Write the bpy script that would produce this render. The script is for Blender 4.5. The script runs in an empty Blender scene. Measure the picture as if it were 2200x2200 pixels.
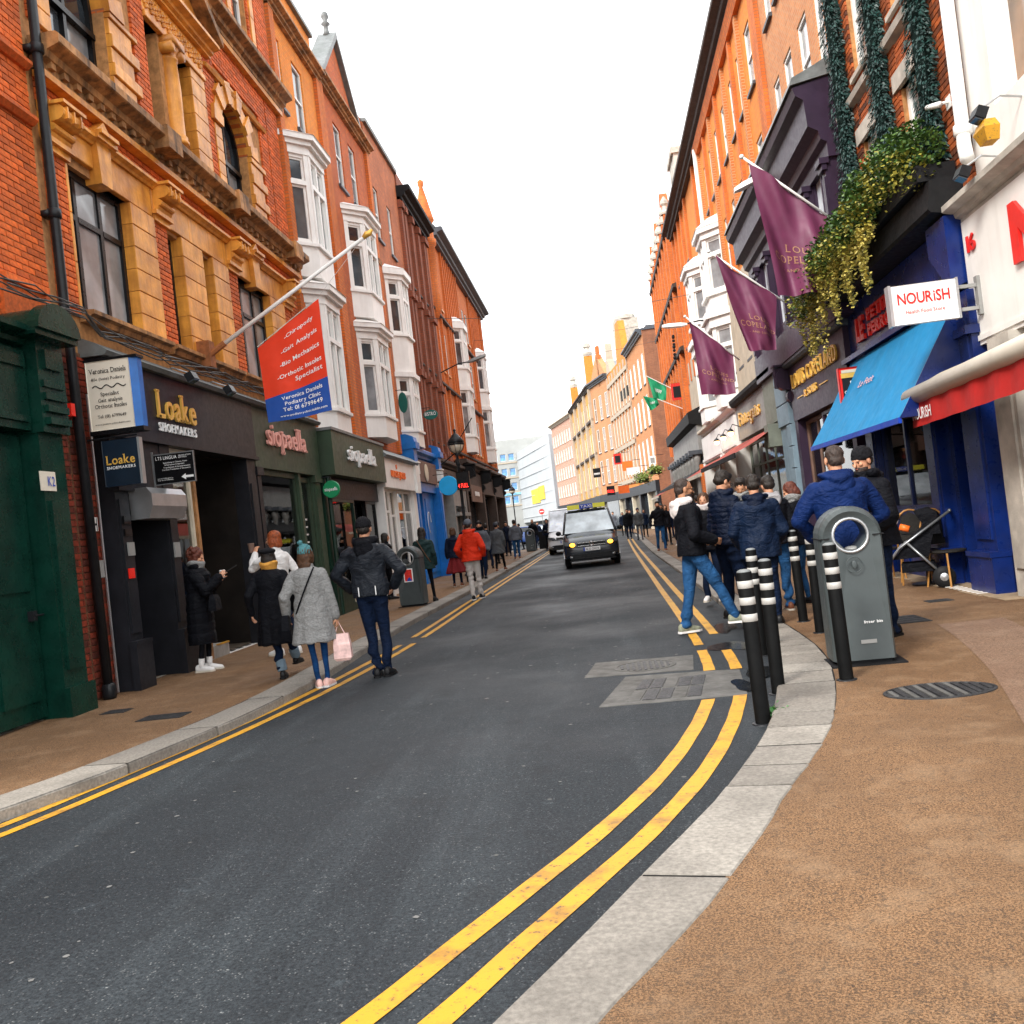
import bpy, bmesh, math, random
import numpy as np
from mathutils import Vector, Matrix
random.seed(7); rnd = random.Random(11)
S = bpy.context.scene
C = S.collection
# ---------------------------------------------------------------- camera
ROLL = math.radians(6.6); YAW = math.radians(5.4585); PIT = math.radians(1.0122); EYE = 1.47
fw = Vector((-math.sin(YAW)*math.cos(PIT), math.cos(YAW)*math.cos(PIT), math.sin(PIT)))
rt = Vector((math.cos(YAW), math.sin(YAW), 0)); up = rt.cross(fw)
cx = rt*math.cos(ROLL) - up*math.sin(ROLL); cy = rt*math.sin(ROLL) + up*math.cos(ROLL)
cam_d = bpy.data.cameras.new('camera'); cam = bpy.data.objects.new('camera', cam_d); C.objects.link(cam)
cam.matrix_world = Matrix(((cx.x, cy.x, -fw.x, 0), (cx.y, cy.y, -fw.y, 0), (cx.z, cy.z, -fw.z, EYE), (0, 0, 0, 1)))
cam_d.sensor_width = 36; cam_d.lens = 32.4; cam_d.clip_end = 3000; cam_d.clip_start = .05
S.camera = cam
# ---------------------------------------------------------------- sky: thin bright overcast over a Nishita sky
W = bpy.data.worlds.new('World'); S.world = W; W.use_nodes = True
nt = W.node_tree; nt.nodes.clear()
def wn(t, **k):
    n = nt.nodes.new(t)
    for a, b in k.items(): setattr(n, a, b)
    return n
sky = wn('ShaderNodeTexSky', sky_type='NISHITA', sun_disc=False, sun_elevation=math.radians(40), sun_rotation=math.radians(215))
tc = wn('ShaderNodeTexCoord'); nz = wn('ShaderNodeTexNoise'); nz.inputs['Scale'].default_value = 1.6; nz.inputs['Detail'].default_value = 5
cr = wn('ShaderNodeValToRGB'); cr.color_ramp.elements[0].position = .3; cr.color_ramp.elements[0].color = (.80,.80,.80,1)
cr.color_ramp.elements[1].position = .62; cr.color_ramp.elements[1].color = (1,1,1,1)
mx = wn('ShaderNodeMix', data_type='RGBA'); mx.inputs[7].default_value = (11.6, 11.8, 12.0, 1)
bg = wn('ShaderNodeBackground'); bg.inputs['Strength'].default_value = .12
ow = wn('ShaderNodeOutputWorld')
L = nt.links.new
L(tc.outputs['Generated'], nz.inputs['Vector']); L(nz.outputs[0], cr.inputs[0]); L(cr.outputs[0], mx.inputs[0])
L(sky.outputs[0], mx.inputs[6]); L(mx.outputs[2], bg.inputs['Color']); L(bg.outputs[0], ow.inputs['Surface'])
sd = bpy.data.lights.new('sun', 'SUN'); sd.energy = 2.3; sd.angle = math.radians(16); sd.color = (1, .95, .88)
so = bpy.data.objects.new('sun', sd); C.objects.link(so)
so.rotation_euler = Vector((math.cos(math.radians(40))*math.sin(math.radians(215)), math.cos(math.radians(40))*math.cos(math.radians(215)), math.sin(math.radians(40)))).to_track_quat('Z', 'Y').to_euler()
S.view_settings.view_transform = 'Standard'; S.view_settings.look = 'None'; S.view_settings.exposure = .9; S.view_settings.gamma = 1
S.view_settings.use_curve_mapping = False
S.render.engine = 'CYCLES'
S.cycles.max_bounces = 6; S.cycles.transparent_max_bounces = 12
# ---------------------------------------------------------------- materials
MT = {}
def newmat(name):
    m = bpy.data.materials.new(name); m.use_nodes = True; n = m.node_tree.nodes; n.clear()
    out = n.new('ShaderNodeOutputMaterial'); b = n.new('ShaderNodeBsdfPrincipled')
    m.node_tree.links.new(b.outputs[0], out.inputs[0]); MT[name] = m
    return m, m.node_tree, b
def mixc(t, fac, a, b, mode='MIX'):
    x = t.nodes.new('ShaderNodeMix'); x.data_type = 'RGBA'; x.blend_type = mode
    for i, v in ((0, fac), (6, a), (7, b)):
        if isinstance(v, (tuple, list)): x.inputs[i].default_value = (*v[:3], 1)
        elif isinstance(v, (int, float)): x.inputs[i].default_value = v
        else: t.links.new(v, x.inputs[i])
    return x.outputs[2]
def noise(t, scale, detail=4, vec=None, rough=.55, dist=0):
    n = t.nodes.new('ShaderNodeTexNoise'); n.inputs['Scale'].default_value = scale; n.inputs['Detail'].default_value = detail
    n.inputs['Roughness'].default_value = rough; n.inputs['Distortion'].default_value = dist
    if vec is not None: t.links.new(vec, n.inputs['Vector'])
    return n.outputs[0]
def ramp(t, v, a, b, ca=(0,0,0), cb=(1,1,1)):
    r = t.nodes.new('ShaderNodeValToRGB'); e = r.color_ramp.elements
    e[0].position = a; e[1].position = b; e[0].color = (*ca, 1); e[1].color = (*cb, 1)
    t.links.new(v, r.inputs[0]); return r.outputs[0]
def coords(t, out='Object', sc=None):
    c = t.nodes.new('ShaderNodeTexCoord').outputs[out]
    if sc:
        m = t.nodes.new('ShaderNodeMapping'); m.inputs['Scale'].default_value = sc; t.links.new(c, m.inputs[0]); c = m.outputs[0]
    return c
def bumpn(t, b, h, st, dist=.02, prev=None):
    n = t.nodes.new('ShaderNodeBump'); n.inputs['Strength'].default_value = st; n.inputs['Distance'].default_value = dist
    t.links.new(h, n.inputs['Height'])
    if prev is not None: t.links.new(prev, n.inputs['Normal'])
    t.links.new(n.outputs[0], b.inputs['Normal']); return n.outputs[0]
def M(name, col, rough=.6, var=.18, scale=6, bump=.15, bscale=60, metal=0, dirt=0, dcol=(.03,.027,.022), isl=0, streak=0, bd=.01, sheen=0, spec=None, emit=None):
    if name in MT: return MT[name]
    m, t, b = newmat(name); v = coords(t)
    n1 = noise(t, scale, 6, v)
    lo = tuple(c*(1-var) for c in col); hi = tuple(min(1, c*(1+var)) for c in col)
    c = mixc(t, ramp(t, n1, .3, .7), lo, hi)
    if isl:
        g = t.nodes.new('ShaderNodeNewGeometry'); oi = t.nodes.new('ShaderNodeObjectInfo')
        ad = t.nodes.new('ShaderNodeMath'); ad.operation = 'ADD'; t.links.new(g.outputs['Random Per Island'], ad.inputs[0]); t.links.new(oi.outputs['Random'], ad.inputs[1])
        fr = t.nodes.new('ShaderNodeMath'); fr.operation = 'FRACT'; t.links.new(ad.outputs[0], fr.inputs[0])
        c = mixc(t, ramp(t, fr.outputs[0], .1, .95), mixc(t, isl, c, (0.02,.012,.01)), c)
    if streak:
        vs = coords(t, 'Object', (3, 3, .25)); c = mixc(t, mixc(t, 1, ramp(t, noise(t, 3, 5, vs), .48, .72), (streak,)*3, 'MULTIPLY'), c, dcol)
    if dirt:
        c = mixc(t, mixc(t, 1, ramp(t, noise(t, 1.3, 8, v, .65), .45, .75), (dirt,)*3, 'MULTIPLY'), c, dcol)
    t.links.new(c, b.inputs['Base Color'])
    t.links.new(ramp(t, noise(t, scale*3, 3, v), .2, .8, (rough*.8,)*3, (min(1, rough*1.2),)*3), b.inputs['Roughness'])
    b.inputs['Metallic'].default_value = metal
    b.inputs['Specular IOR Level'].default_value = spec if spec is not None else (.22 if max(col) < .05 else .4)
    if sheen: b.inputs['Sheen Weight'].default_value = sheen; b.inputs['Sheen Roughness'].default_value = .6
    if bump: bumpn(t, b, noise(t, bscale, 5, v), bump, bd)
    if emit: b.inputs['Emission Color'].default_value = (*emit[0], 1); b.inputs['Emission Strength'].default_value = emit[1]
    return m
def brickmat(name, c1, c2, mortar, rough=.85, dirt=.35, blotch=.3, bw=.225, bh=.075, ms=.011, dcol=(.03,.02,.015)):
    m, t, b = newmat(name); N = t.nodes
    co = N.new('ShaderNodeTexCoord'); sp = N.new('ShaderNodeSeparateXYZ'); t.links.new(co.outputs['Object'], sp.inputs[0])
    ge = N.new('ShaderNodeNewGeometry'); sn = N.new('ShaderNodeSeparateXYZ'); t.links.new(ge.outputs['Normal'], sn.inputs[0])
    ab = N.new('ShaderNodeMath'); ab.operation = 'ABSOLUTE'; t.links.new(sn.outputs[0], ab.inputs[0])
    gt = N.new('ShaderNodeMath'); gt.operation = 'GREATER_THAN'; gt.inputs[1].default_value = .6; t.links.new(ab.outputs[0], gt.inputs[0])
    mu = N.new('ShaderNodeMix'); mu.data_type = 'FLOAT'; t.links.new(gt.outputs[0], mu.inputs[0]); t.links.new(sp.outputs[0], mu.inputs[2]); t.links.new(sp.outputs[1], mu.inputs[3])
    cb = N.new('ShaderNodeCombineXYZ'); t.links.new(mu.outputs[0], cb.inputs[0]); t.links.new(sp.outputs[2], cb.inputs[1])
    br = N.new('ShaderNodeTexBrick'); t.links.new(cb.outputs[0], br.inputs['Vector'])
    br.inputs['Color1'].default_value = (*c1, 1); br.inputs['Color2'].default_value = (*c2, 1); br.inputs['Mortar'].default_value = (*mortar, 1)
    br.inputs['Scale'].default_value = 1; br.inputs['Brick Width'].default_value = bw; br.inputs['Row Height'].default_value = bh
    br.inputs['Mortar Size'].default_value = ms; br.inputs['Mortar Smooth'].default_value = .25; br.inputs['Bias'].default_value = -.1
    v = co.outputs['Object']
    c = mixc(t, mixc(t, 1, ramp(t, noise(t, .9, 7, v, .65), .42, .68), (blotch,)*3, 'MULTIPLY'), br.outputs[0], tuple(x*.35 for x in c1))
    c = mixc(t, .35, c, mixc(t, ramp(t, noise(t, 30, 4, v), .3, .7), (.6,.6,.6), (1.25,1.25,1.25)), 'MULTIPLY')
    if dirt:
        vs = coords(t, 'Object', (2.5, 2.5, .2)); c = mixc(t, mixc(t, 1, ramp(t, noise(t, 2.2, 7, vs, .65), .5, .75), (dirt,)*3, 'MULTIPLY'), c, dcol)
    t.links.new(c, b.inputs['Base Color']); b.inputs['Roughness'].default_value = rough
    p = bumpn(t, b, br.outputs['Fac'], -.7, .012)
    bumpn(t, b, noise(t, 90, 4, v), .25, .006, p)
    return m
def glassmat(name, base=(.012,.016,.02), rough=.06, blind=None):
    m, t, b = newmat(name); v = coords(t)
    c = mixc(t, ramp(t, noise(t, 1.2, 4, v), .35, .7), base, tuple(x*3+.01 for x in base))
    t.links.new(c, b.inputs['Base Color']); b.inputs['Roughness'].default_value = rough; b.inputs['Specular IOR Level'].default_value = .8
    bumpn(t, b, noise(t, 1.7, 2, v), .12, .03); return m
def shopglass(name, tint=(1,1,1)):
    m = bpy.data.materials.new(name); m.use_nodes = True; t = m.node_tree; t.nodes.clear()
    o = t.nodes.new('ShaderNodeOutputMaterial'); mi = t.nodes.new('ShaderNodeMixShader'); tr = t.nodes.new('ShaderNodeBsdfTransparent'); gl = t.nodes.new('ShaderNodeBsdfGlossy')
    tr.inputs[0].default_value = (*(x*.85 for x in tint), 1); gl.inputs['Roughness'].default_value = .02
    f = t.nodes.new('ShaderNodeFresnel'); f.inputs[0].default_value = 1.6
    mp = t.nodes.new('ShaderNodeMapRange'); mp.inputs[3].default_value = .06; mp.inputs[4].default_value = 1; t.links.new(f.outputs[0], mp.inputs[0])
    t.links.new(mp.outputs[0], mi.inputs[0]); t.links.new(tr.outputs[0], mi.inputs[1]); t.links.new(gl.outputs[0], mi.inputs[2]); t.links.new(mi.outputs[0], o.inputs[0])
    MT[name] = m; return m
# ---------------------------------------------------------------- mesh builder
class Fr:
    def __init__(s, O, t, n):
        s.O = Vector(O); s.t = Vector(t).normalized(); s.n = Vector(n).normalized(); s.z = Vector((0,0,1))
        s.flip = s.t.cross(s.n).z < 0
    def pt(s, u, d, z): return s.O + s.t*u + s.n*d + s.z*z
ID = Fr((0,0,0), (1,0,0), (0,1,0))
LF = Fr((-5.85,0,0), (0,1,0), (1,0,0)); RF = Fr((4.7,0,0), (0,1,0), (-1,0,0))
class MB:
    def __init__(s, fr=ID): s.v = []; s.f = []; s.fr = fr; s.n = 0
    def add(s, vs, fs, flip=None):
        k = s.n; P = s.fr.pt; s.v += [tuple(P(*p)) for p in vs]; s.n += len(vs)
        if s.fr.flip: s.f += [tuple(k+i for i in reversed(f)) for f in fs]
        else: s.f += [tuple(k+i for i in f) for f in fs]
        return s
    def box(s, u0, u1, d0, d1, z0, z1, taper=0):
        a = taper
        return s.add([(u0,d0,z0),(u1,d0,z0),(u1,d1,z0),(u0,d1,z0),(u0+a,d0+a,z1),(u1-a,d0+a,z1),(u1-a,d1-a,z1),(u0+a,d1-a,z1)],
              [(0,3,2,1),(4,5,6,7),(0,1,5,4),(1,2,6,5),(2,3,7,6),(3,0,4,7)])
    def bbox(s, u0, u1, d0, d1, z0, z1, b=.01):   # box with chamfered front (d1) face
        s.add([(u0,d0,z0),(u1,d0,z0),(u1,d0,z1),(u0,d0,z1),(u0,d1-b,z0),(u1,d1-b,z0),(u1,d1-b,z1),(u0,d1-b,z1),(u0+b,d1,z0+b),(u1-b,d1,z0+b),(u1-b,d1,z1-b),(u0+b,d1,z1-b)],
              [(0,1,2,3),(4,5,1,0),(5,6,2,1),(6,7,3,2),(7,4,0,3),(4,8,9,5),(5,9,10,6),(6,10,11,7),(7,11,8,4),(8,11,10,9)])
        return s
    def prism(s, poly, d0, d1, ax='d'):           # closed polygon extruded; ax d: poly (u,z); ax u: poly (d,z); ax z: poly (u,d)
        n = len(poly)
        if ax == 'd': A = [(p[0], d0, p[1]) for p in poly]; B = [(p[0], d1, p[1]) for p in poly]
        elif ax == 'u': A = [(d0, p[0], p[1]) for p in poly]; B = [(d1, p[0], p[1]) for p in poly]
        else: A = [(p[0], p[1], d0) for p in poly]; B = [(p[0], p[1], d1) for p in poly]
        area = sum(poly[i][0]*poly[(i+1)%n][1]-poly[(i+1)%n][0]*poly[i][1] for i in range(n))
        rev = (area > 0) == (ax == 'd')
        fs = [tuple(range(n)), tuple(range(2*n-1, n-1, -1))] + [(i, n+i, n+(i+1)%n, (i+1)%n) for i in range(n)]
        if d1 < d0: rev = not rev
        if not rev: fs = [tuple(reversed(f)) for f in fs]
        return s.add(A+B, fs)
    def tube(s, pts, r, seg=8, cap=True):
        rs = r if isinstance(r, (list, tuple)) else [r]*len(pts); P = [Vector(p) for p in pts]; vs = []; fs = []
        up0 = None
        for i, p in enumerate(P):
            d = (P[min(i+1, len(P)-1)]-P[max(i-1, 0)])
            d = d.normalized() if d.length > 1e-9 else Vector((0,0,1))
            if up0 is None: up0 = Vector((0,0,1)) if abs(d.z) < .9 else Vector((1,0,0))
            a = d.cross(up0); a = a.normalized() if a.length > 1e-6 else d.orthogonal().normalized(); b = a.cross(d); up0 = b
            for k in range(seg):
                an = 2*math.pi*k/seg; vs.append(tuple(p+(a*math.cos(an)+b*math.sin(an))*rs[i]))
        for i in range(len(P)-1):
            for k in range(seg): q = (k+1) % seg; fs.append((i*seg+k, (i+1)*seg+k, (i+1)*seg+q, i*seg+q))
        if cap: fs += [tuple(range(seg)), tuple(reversed(range((len(P)-1)*seg, len(P)*seg)))]
        return s.add(vs, fs)
    def lathe(s, c, prof, seg=16, ax='z'):        # prof [(r, h)]
        vs = []; fs = []
        for r, h in prof:
            for k in range(seg):
                a = 2*math.pi*k/seg; x, y = r*math.cos(a), r*math.sin(a)
                vs.append((c[0]+x, c[1]+y, c[2]+h) if ax == 'z' else ((c[0]+x, c[1]+h, c[2]+y) if ax == 'y' else (c[0]+h, c[1]+x, c[2]+y)))
        for i in range(len(prof)-1):
            for k in range(seg): q = (k+1) % seg; fs.append((i*seg+k, i*seg+q, (i+1)*seg+q, (i+1)*seg+k))
        fs += [tuple(reversed(range(seg))), tuple(range((len(prof)-1)*seg, len(prof)*seg))]
        if ax == 'y': fs = [tuple(reversed(f)) for f in fs]
        return s.add(vs, fs)
    def ball(s, c, r, seg=12, rings=8):
        rx, ry, rz = r if isinstance(r, (tuple, list)) else (r, r, r); vs = []; fs = []
        for i in range(rings+1):
            t = math.pi*i/rings; sr = max(math.sin(t), .001)
            for k in range(seg): a = 2*math.pi*k/seg; vs.append((c[0]+rx*sr*math.cos(a), c[1]+ry*sr*math.sin(a), c[2]-rz*math.cos(t)))
        for i in range(rings):
            for k in range(seg): q = (k+1) % seg; fs.append((i*seg+k, i*seg+q, (i+1)*seg+q, (i+1)*seg+k))
        return s.add(vs, fs)
    def loft(s, rings, cap=True):                 # rings: equal length lists of points
        n = len(rings[0]); vs = [p for r in rings for p in r]; fs = []
        for i in range(len(rings)-1):
            for k in range(n): q = (k+1) % n; fs.append((i*n+k, i*n+q, (i+1)*n+q, (i+1)*n+k))
        if cap: fs += [tuple(reversed(range(n))), tuple(range((len(rings)-1)*n, len(rings)*n))]
        return s.add(vs, fs)
    def raw(s, vs, fs):
        k = s.n; s.v += [tuple(p) for p in vs]; s.n += len(vs); s.f += [tuple(k+i for i in f) for f in fs]; return s
    def mesh(s, name, off=(0,0,0), smooth=False, mat=None):
        me = bpy.data.meshes.new(name); ox, oy, oz = off
        me.from_pydata([(a-ox, b-oy, c-oz) for a, b, c in s.v], [], s.f)
        if smooth: me.polygons.foreach_set('use_smooth', [True]*len(me.polygons))
        if mat: me.materials.append(mat if not isinstance(mat, str) else MT[mat])
        me.update(); return me
LOC = {}
def link(name, data, parent=None, loc=(0,0,0)):
    o = bpy.data.objects.new(name, data); C.objects.link(o); o.location = loc
    if parent: o.parent = parent
    return o
def tag(o, label=None, cat=None, group=None, kind=None):
    if label: o['label'] = label
    if cat: o['category'] = cat
    if group: o['group'] = group
    if kind: o['kind'] = kind
    return o
def thing(name, label, cat, loc=(0,0,0), rotz=0, group=None):
    o = link(name, None, None, loc); o.rotation_euler = (0,0,rotz); LOC[o.name] = Vector(loc); o.empty_display_size = .1
    return tag(o, label, cat, group)
def off_of(p):
    while p.parent: p = p.parent
    return LOC.get(p.name, Vector((0,0,0)))
def part(name, mb, mat, parent, smooth=False, label=None, kind=None, local=False):
    off = (0,0,0) if local else off_of(parent)
    # a part given a parent whose own location is non-zero is only used with local meshes
    o = link(name, mb.mesh(name, off, smooth, mat), parent); tag(o, label, None, None, kind); return o
def solo(name, mb, mat, label=None, cat=None, group=None, kind=None, smooth=False, loc=None):
    l = loc if loc is not None else (mb.v[0] if mb.v else (0,0,0))
    o = link(name, mb.mesh(name, l, smooth, mat), None, l); LOC[o.name] = Vector(l); return tag(o, label, cat, group, kind)
_cache = {}
def shared(name, key, fn, mat, parent, loc, smooth=False):   # fn(mb) in world orientation around the origin
    key = (key, mat)
    if key not in _cache:
        mb = MB(); fn(mb); _cache[key] = mb.mesh(name, (0,0,0), smooth, mat)
    return link(name, _cache[key], parent, loc)
def copy_tree(o, parent=None):
    c = o.copy(); C.objects.link(c); c.parent = parent
    for ch in list(o.children): copy_tree(ch, c)
    return c
# ---------------------------------------------------------------- text
_tc = {}
SER = {'L':[(.13,0),(.13,2)],'l':[(.5,0),(.3,2)],'i':[(.5,0)],'p':[(.12,1),(.12,-1)],'k':[(.1,0),(.08,2),(.9,0)],'a':[(.92,0)],'H':[(.1,0),(.1,2),(.9,0),(.9,2)],
       'I':[(.5,0),(.5,2)],'M':[(.1,0),(.1,2),(.9,0),(.9,2)],'A':[(.05,0),(.95,0)],'K':[(.1,0),(.1,2),(.9,0),(.9,2)],'E':[(.12,0),(.12,2)],'R':[(.1,0),(.1,2),(.92,0)],
       'N':[(.1,0),(.1,2),(.9,2)],'P':[(.12,0),(.12,2)],'D':[(.1,0),(.1,2)],'U':[(.1,2),(.9,2)],'n':[(.1,0),(.1,1),(.9,0)],'F':[(.12,0),(.12,2)],'u':[(.1,1),(.9,1),(.95,0)],'V':[(.05,2),(.95,2)],'r':[(.2,0),(.1,1)],'d':[(.9,0),(.85,2)],'T':[(.5,0)]}
def glyph(ch, off=0, ex=0, shear=0):
    k = (ch, off, ex, shear)
    if k not in _tc:
        cu = bpy.data.curves.new('t', 'FONT'); cu.body = ch; cu.size = 1; cu.offset = off; cu.extrude = ex; cu.shear = shear; cu.resolution_u = 3
        ob = bpy.data.objects.new('t', cu); me = bpy.data.meshes.new_from_object(ob)
        v = [tuple(x.co) for x in me.vertices]; f = [tuple(p.vertices) for p in me.polygons]
        bpy.data.objects.remove(ob); bpy.data.meshes.remove(me); bpy.data.curves.remove(cu); _tc[k] = (v, f)
    return _tc[k]
def textgeo(s, gap=.08, off=0, serif=False, shear=0, thin=.0):
    """flat 2D text, height ~ cap .7; returns verts(x,y), faces, width"""
    V = []; F = []; x = 0
    for ch in s:
        if ch == ' ': x += .32; continue
        v, f = glyph(ch, off, 0, shear)
        if not v: x += .3; continue
        mn = min(p[0] for p in v); mxx = max(p[0] for p in v); w = mxx-mn; k = len(V)
        V += [(p[0]-mn+x, p[1]) for p in v]; F += [tuple(k+i for i in q) for q in f]
        if serif:
            for fx, lv in SER.get(ch, []):
                y = {0:0, 1:.515, 2:.73 if ch in 'lkdhb' else .70, -1:-.2}[lv]; y0 = y if lv in (0,-1) else y-.05
                if ch.isupper() and lv == 2: y0 = .66-.0
                c = x+fx*w; hw = .10; k = len(V); V += [(c-hw,y0),(c+hw,y0),(c+hw,y0+.055),(c-hw,y0+.055)]; F.append((k,k+1,k+2,k+3))
        x += w+gap
    return V, F, x-gap
def text(mb, s, o, r, u, width=None, height=None, gap=.08, off=0, serif=False, depth=.02, shear=0, align='l', fn=None):
    """put text on plane: o origin (baseline left), r right dir, u up dir (world), height = cap height in m"""
    V, F, w = textgeo(s, gap, off, serif, shear)
    sy = (height or .1)/.7; sx = (width/w) if width else sy
    o = Vector(o); r = Vector(r).normalized(); u = Vector(u).normalized(); n = r.cross(u)
    x0 = {'l':0, 'c':-w*sx/2, 'r':-w*sx}[align]
    if fn:
        mb.raw([fn(x0+p[0]*sx, p[1]*sy) for p in V], F); return
    top = [o+r*(x0+p[0]*sx)+u*(p[1]*sy)+n*depth for p in V]
    k = len(V)
    if depth > .004:
        bot = [p-n*depth for p in top]
        ed = {}
        for f in F:
            for i in range(len(f)):
                a, b = f[i], f[(i+1) % len(f)]; ed[(a, b)] = ed.get((a, b), 0)+1
        sides = [(a, a+k, b+k, b) for (a, b) in ed if (b, a) not in ed]
        mb.raw(top+bot, F+sides)
    else: mb.raw(top, F)
# ---------------------------------------------------------------- palette
M('concrete', (.33,.31,.28), .85, .25, 5, .3, 40, dirt=.5)
M('stone_slab', (.30,.22,.14), .8, .25, 12, .4, 60, dirt=.5); M('stone_pale', (.5,.46,.40), .8, .2, 4, .3, 50, dirt=.5)
M('kerb_granite', (.30,.275,.24), .85, .28, 48, .8, 130, isl=.32, dirt=.75, dcol=(.09,.08,.07), bd=.004, spec=.25)
M('white_paint', (.84,.83,.80), .45, .05, 3, .08, 30, dirt=.15, dcol=(.4,.37,.33), streak=.12)
M('white_render', (.80,.78,.74), .6, .06, 2, .15, 60, dirt=.12, dcol=(.4,.37,.33), streak=.15)
M('cream_paint', (.62,.55,.42), .5, .1, 3, .1, 30, dirt=.35)
M('green_dark', (.003,.030,.020), .28, .3, 4, .1, 30, dirt=.5, dcol=(.003,.012,.01))
M('green_sage', (.032,.058,.032), .5, .15, 3, .1, 40, dirt=.3)
M('green_bottle', (.006,.030,.018), .35, .2, 3, .1, 30, dirt=.3)
M('charcoal', (.014,.015,.019), .45, .25, 5, .12, 50, dirt=.5, dcol=(.012,.01,.012))
M('black_paint', (.006,.006,.007), .3, .3, 5, .05, 40)
M('black_matt', (.008,.008,.009), .7, .3, 5, .1, 60)
M('black_metal', (.012,.013,.015), .35, .3, 8, .1, 60)
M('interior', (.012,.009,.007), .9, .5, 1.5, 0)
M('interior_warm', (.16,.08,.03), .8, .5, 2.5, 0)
M('floor_shop', (.09,.07,.05), .5, .4, 3, 0)
M('purple_paint', (.034,.020,.040), .4, .15, 4, .08, 40, dirt=.35, dcol=(.02,.014,.025))
M('blue_pub', (.003,.017,.12), .3, .25, 4, .1, 40, dirt=.3)
M('blue_bright', (.005,.16,.52), .4, .15, 4, .08, 40, dirt=.25, dcol=(.01,.06,.2))
M('blue_deep', (.003,.05,.42), .4, .25, 3, .1, 30)
M('bluegrey_stone', (.19,.27,.33), .6, .1, 5, .15, 60, dirt=.25)
M('grey_paint', (.27,.27,.26), .55, .12, 4, .1, 40, dirt=.35)
M('greygreen', (.17,.19,.155), .6, .12, 4, .1, 40, dirt=.4)
M('beige_render', (.55,.47,.36), .7, .12, 3, .2, 50, dirt=.3)
M('brown_stone', (.055,.036,.028), .7, .25, 5, .3, 50, dirt=.5)
M('brown_panel', (.17,.10,.075), .6, .15, 5, .2, 50, dirt=.3)
M('slate', (.06,.07,.085), .5, .3, 8, .4, 30)
M('lead', (.16,.17,.17), .5, .25, 6, .3, 30, dirt=.5, dcol=(.03,.05,.03))
M('steel', (.45,.46,.47), .35, .1, 6, .05, 60, metal=.8)
M('bin_grey', (.052,.064,.066), .42, .1, 6, .35, 500, dirt=.15, bd=.002)
M('gold', (.85,.50,.10), .35, .1, 6, .05, 40, metal=.35)
M('white_letter', (.85,.85,.84), .4, .03, 5, 0)
M('pink_letter', (.85,.42,.36), .4, .05, 5, 0)
M('red_letter', (.70,.02,.015), .35, .1, 5, 0)
M('orange_letter', (.85,.16,.02), .4, .1, 5, 0)
M('black_letter', (.012,.012,.014), .5, .1, 5, 0)
M('blue_letter', (.02,.06,.4), .5, .1, 5, 0)
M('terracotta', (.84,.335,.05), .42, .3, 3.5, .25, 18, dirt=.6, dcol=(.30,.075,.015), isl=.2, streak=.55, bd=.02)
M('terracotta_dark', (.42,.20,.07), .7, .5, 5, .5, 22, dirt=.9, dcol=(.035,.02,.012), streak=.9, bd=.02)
M('brick_red', (.80,.15,.022), .75, .3, 22, .5, 90, isl=.4, dirt=.4, bd=.006)
M('brick_orange', (.66,.15,.02), .75, .3, 22, .5, 90, isl=.35, dirt=.3, bd=.006)
M('brick_mix', (.50,.115,.025), .8, .3, 22, .5, 90, isl=.85, dirt=.5, bd=.006)
M('mortar', (.46,.22,.08), .95, .3, 12, .4, 80, dirt=.5)
M('mortar_dark', (.16,.07,.035), .95, .3, 12, .4, 80, dirt=.6)
brickmat('wall_red', (.62,.13,.018), (.48,.08,.014), (.30,.12,.06), blotch=.45)
brickmat('wall_orange', (.85,.27,.02), (.76,.20,.016), (.55,.23,.07), blotch=.25, dirt=.3)
brickmat('wall_brown', (.34,.085,.036), (.25,.06,.028), (.17,.08,.05), blotch=.5)
brickmat('wall_deep', (.74,.19,.028), (.62,.13,.02), (.42,.15,.06), blotch=.35)
brickmat('wall_peach', (.56,.19,.05), (.50,.15,.035), (.62,.36,.18), blotch=.15, dirt=.2)
brickmat('wall_tan', (.62,.25,.09), (.52,.19,.07), (.52,.32,.18), blotch=.15, dirt=.15)
brickmat('wall_sidebrown', (.30,.10,.04), (.22,.07,.03), (.2,.12,.08), blotch=.5)
brickmat('wall_yellow', (.62,.25,.018), (.56,.20,.014), (.7,.5,.2), blotch=.08, dirt=.12)
brickmat('wall_pink', (.48,.21,.125), (.42,.17,.095), (.72,.55,.45), blotch=.05, dirt=.08)
M('leather_coat', (.20,.07,.02), .4, .2, 5, .1, 40)
M('leather_brown', (.12,.05,.02), .35, .2, 5, .1, 40)
M('green_logo', (.01,.26,.10), .4, .1, 4, 0)
M('green_oval', (.004,.12,.10), .35, .1, 4, 0)
M('blue_sky', (.01,.42,.85), .4, .08, 4, 0)
brickmat('wall_brown_mix', (.56,.15,.045), (.40,.105,.04), (.3,.14,.07), blotch=.55)
M('red_canvas', (.42,.012,.010), .75, .15, 4, .1, 60, dirt=.2)
M('red_awning', (.38,.06,.04), .8, .2, 4, .1, 60, dirt=.4)
M('blue_awning', (.002,.20,.43), .75, .12, 3, .08, 80, streak=.25, dcol=(.003,.12,.32))
M('cream_roll', (.60,.55,.46), .5, .08, 3, .05, 60, dirt=.15)
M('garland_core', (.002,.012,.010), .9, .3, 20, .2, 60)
M('sheet_white', (.46,.48,.49), .6, .06, .4, .3, 3, streak=.3, dcol=(.5,.5,.5))
M('yellow_sign', (.85,.62,.05), .6, .1, 1, 0)
M('concrete_pale', (.34,.35,.34), .8, .1, .6, .1, 10, streak=.3, dcol=(.4,.38,.34))
M('slate_pale', (.28,.32,.36), .6, .2, 3, .1, 30)
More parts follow.
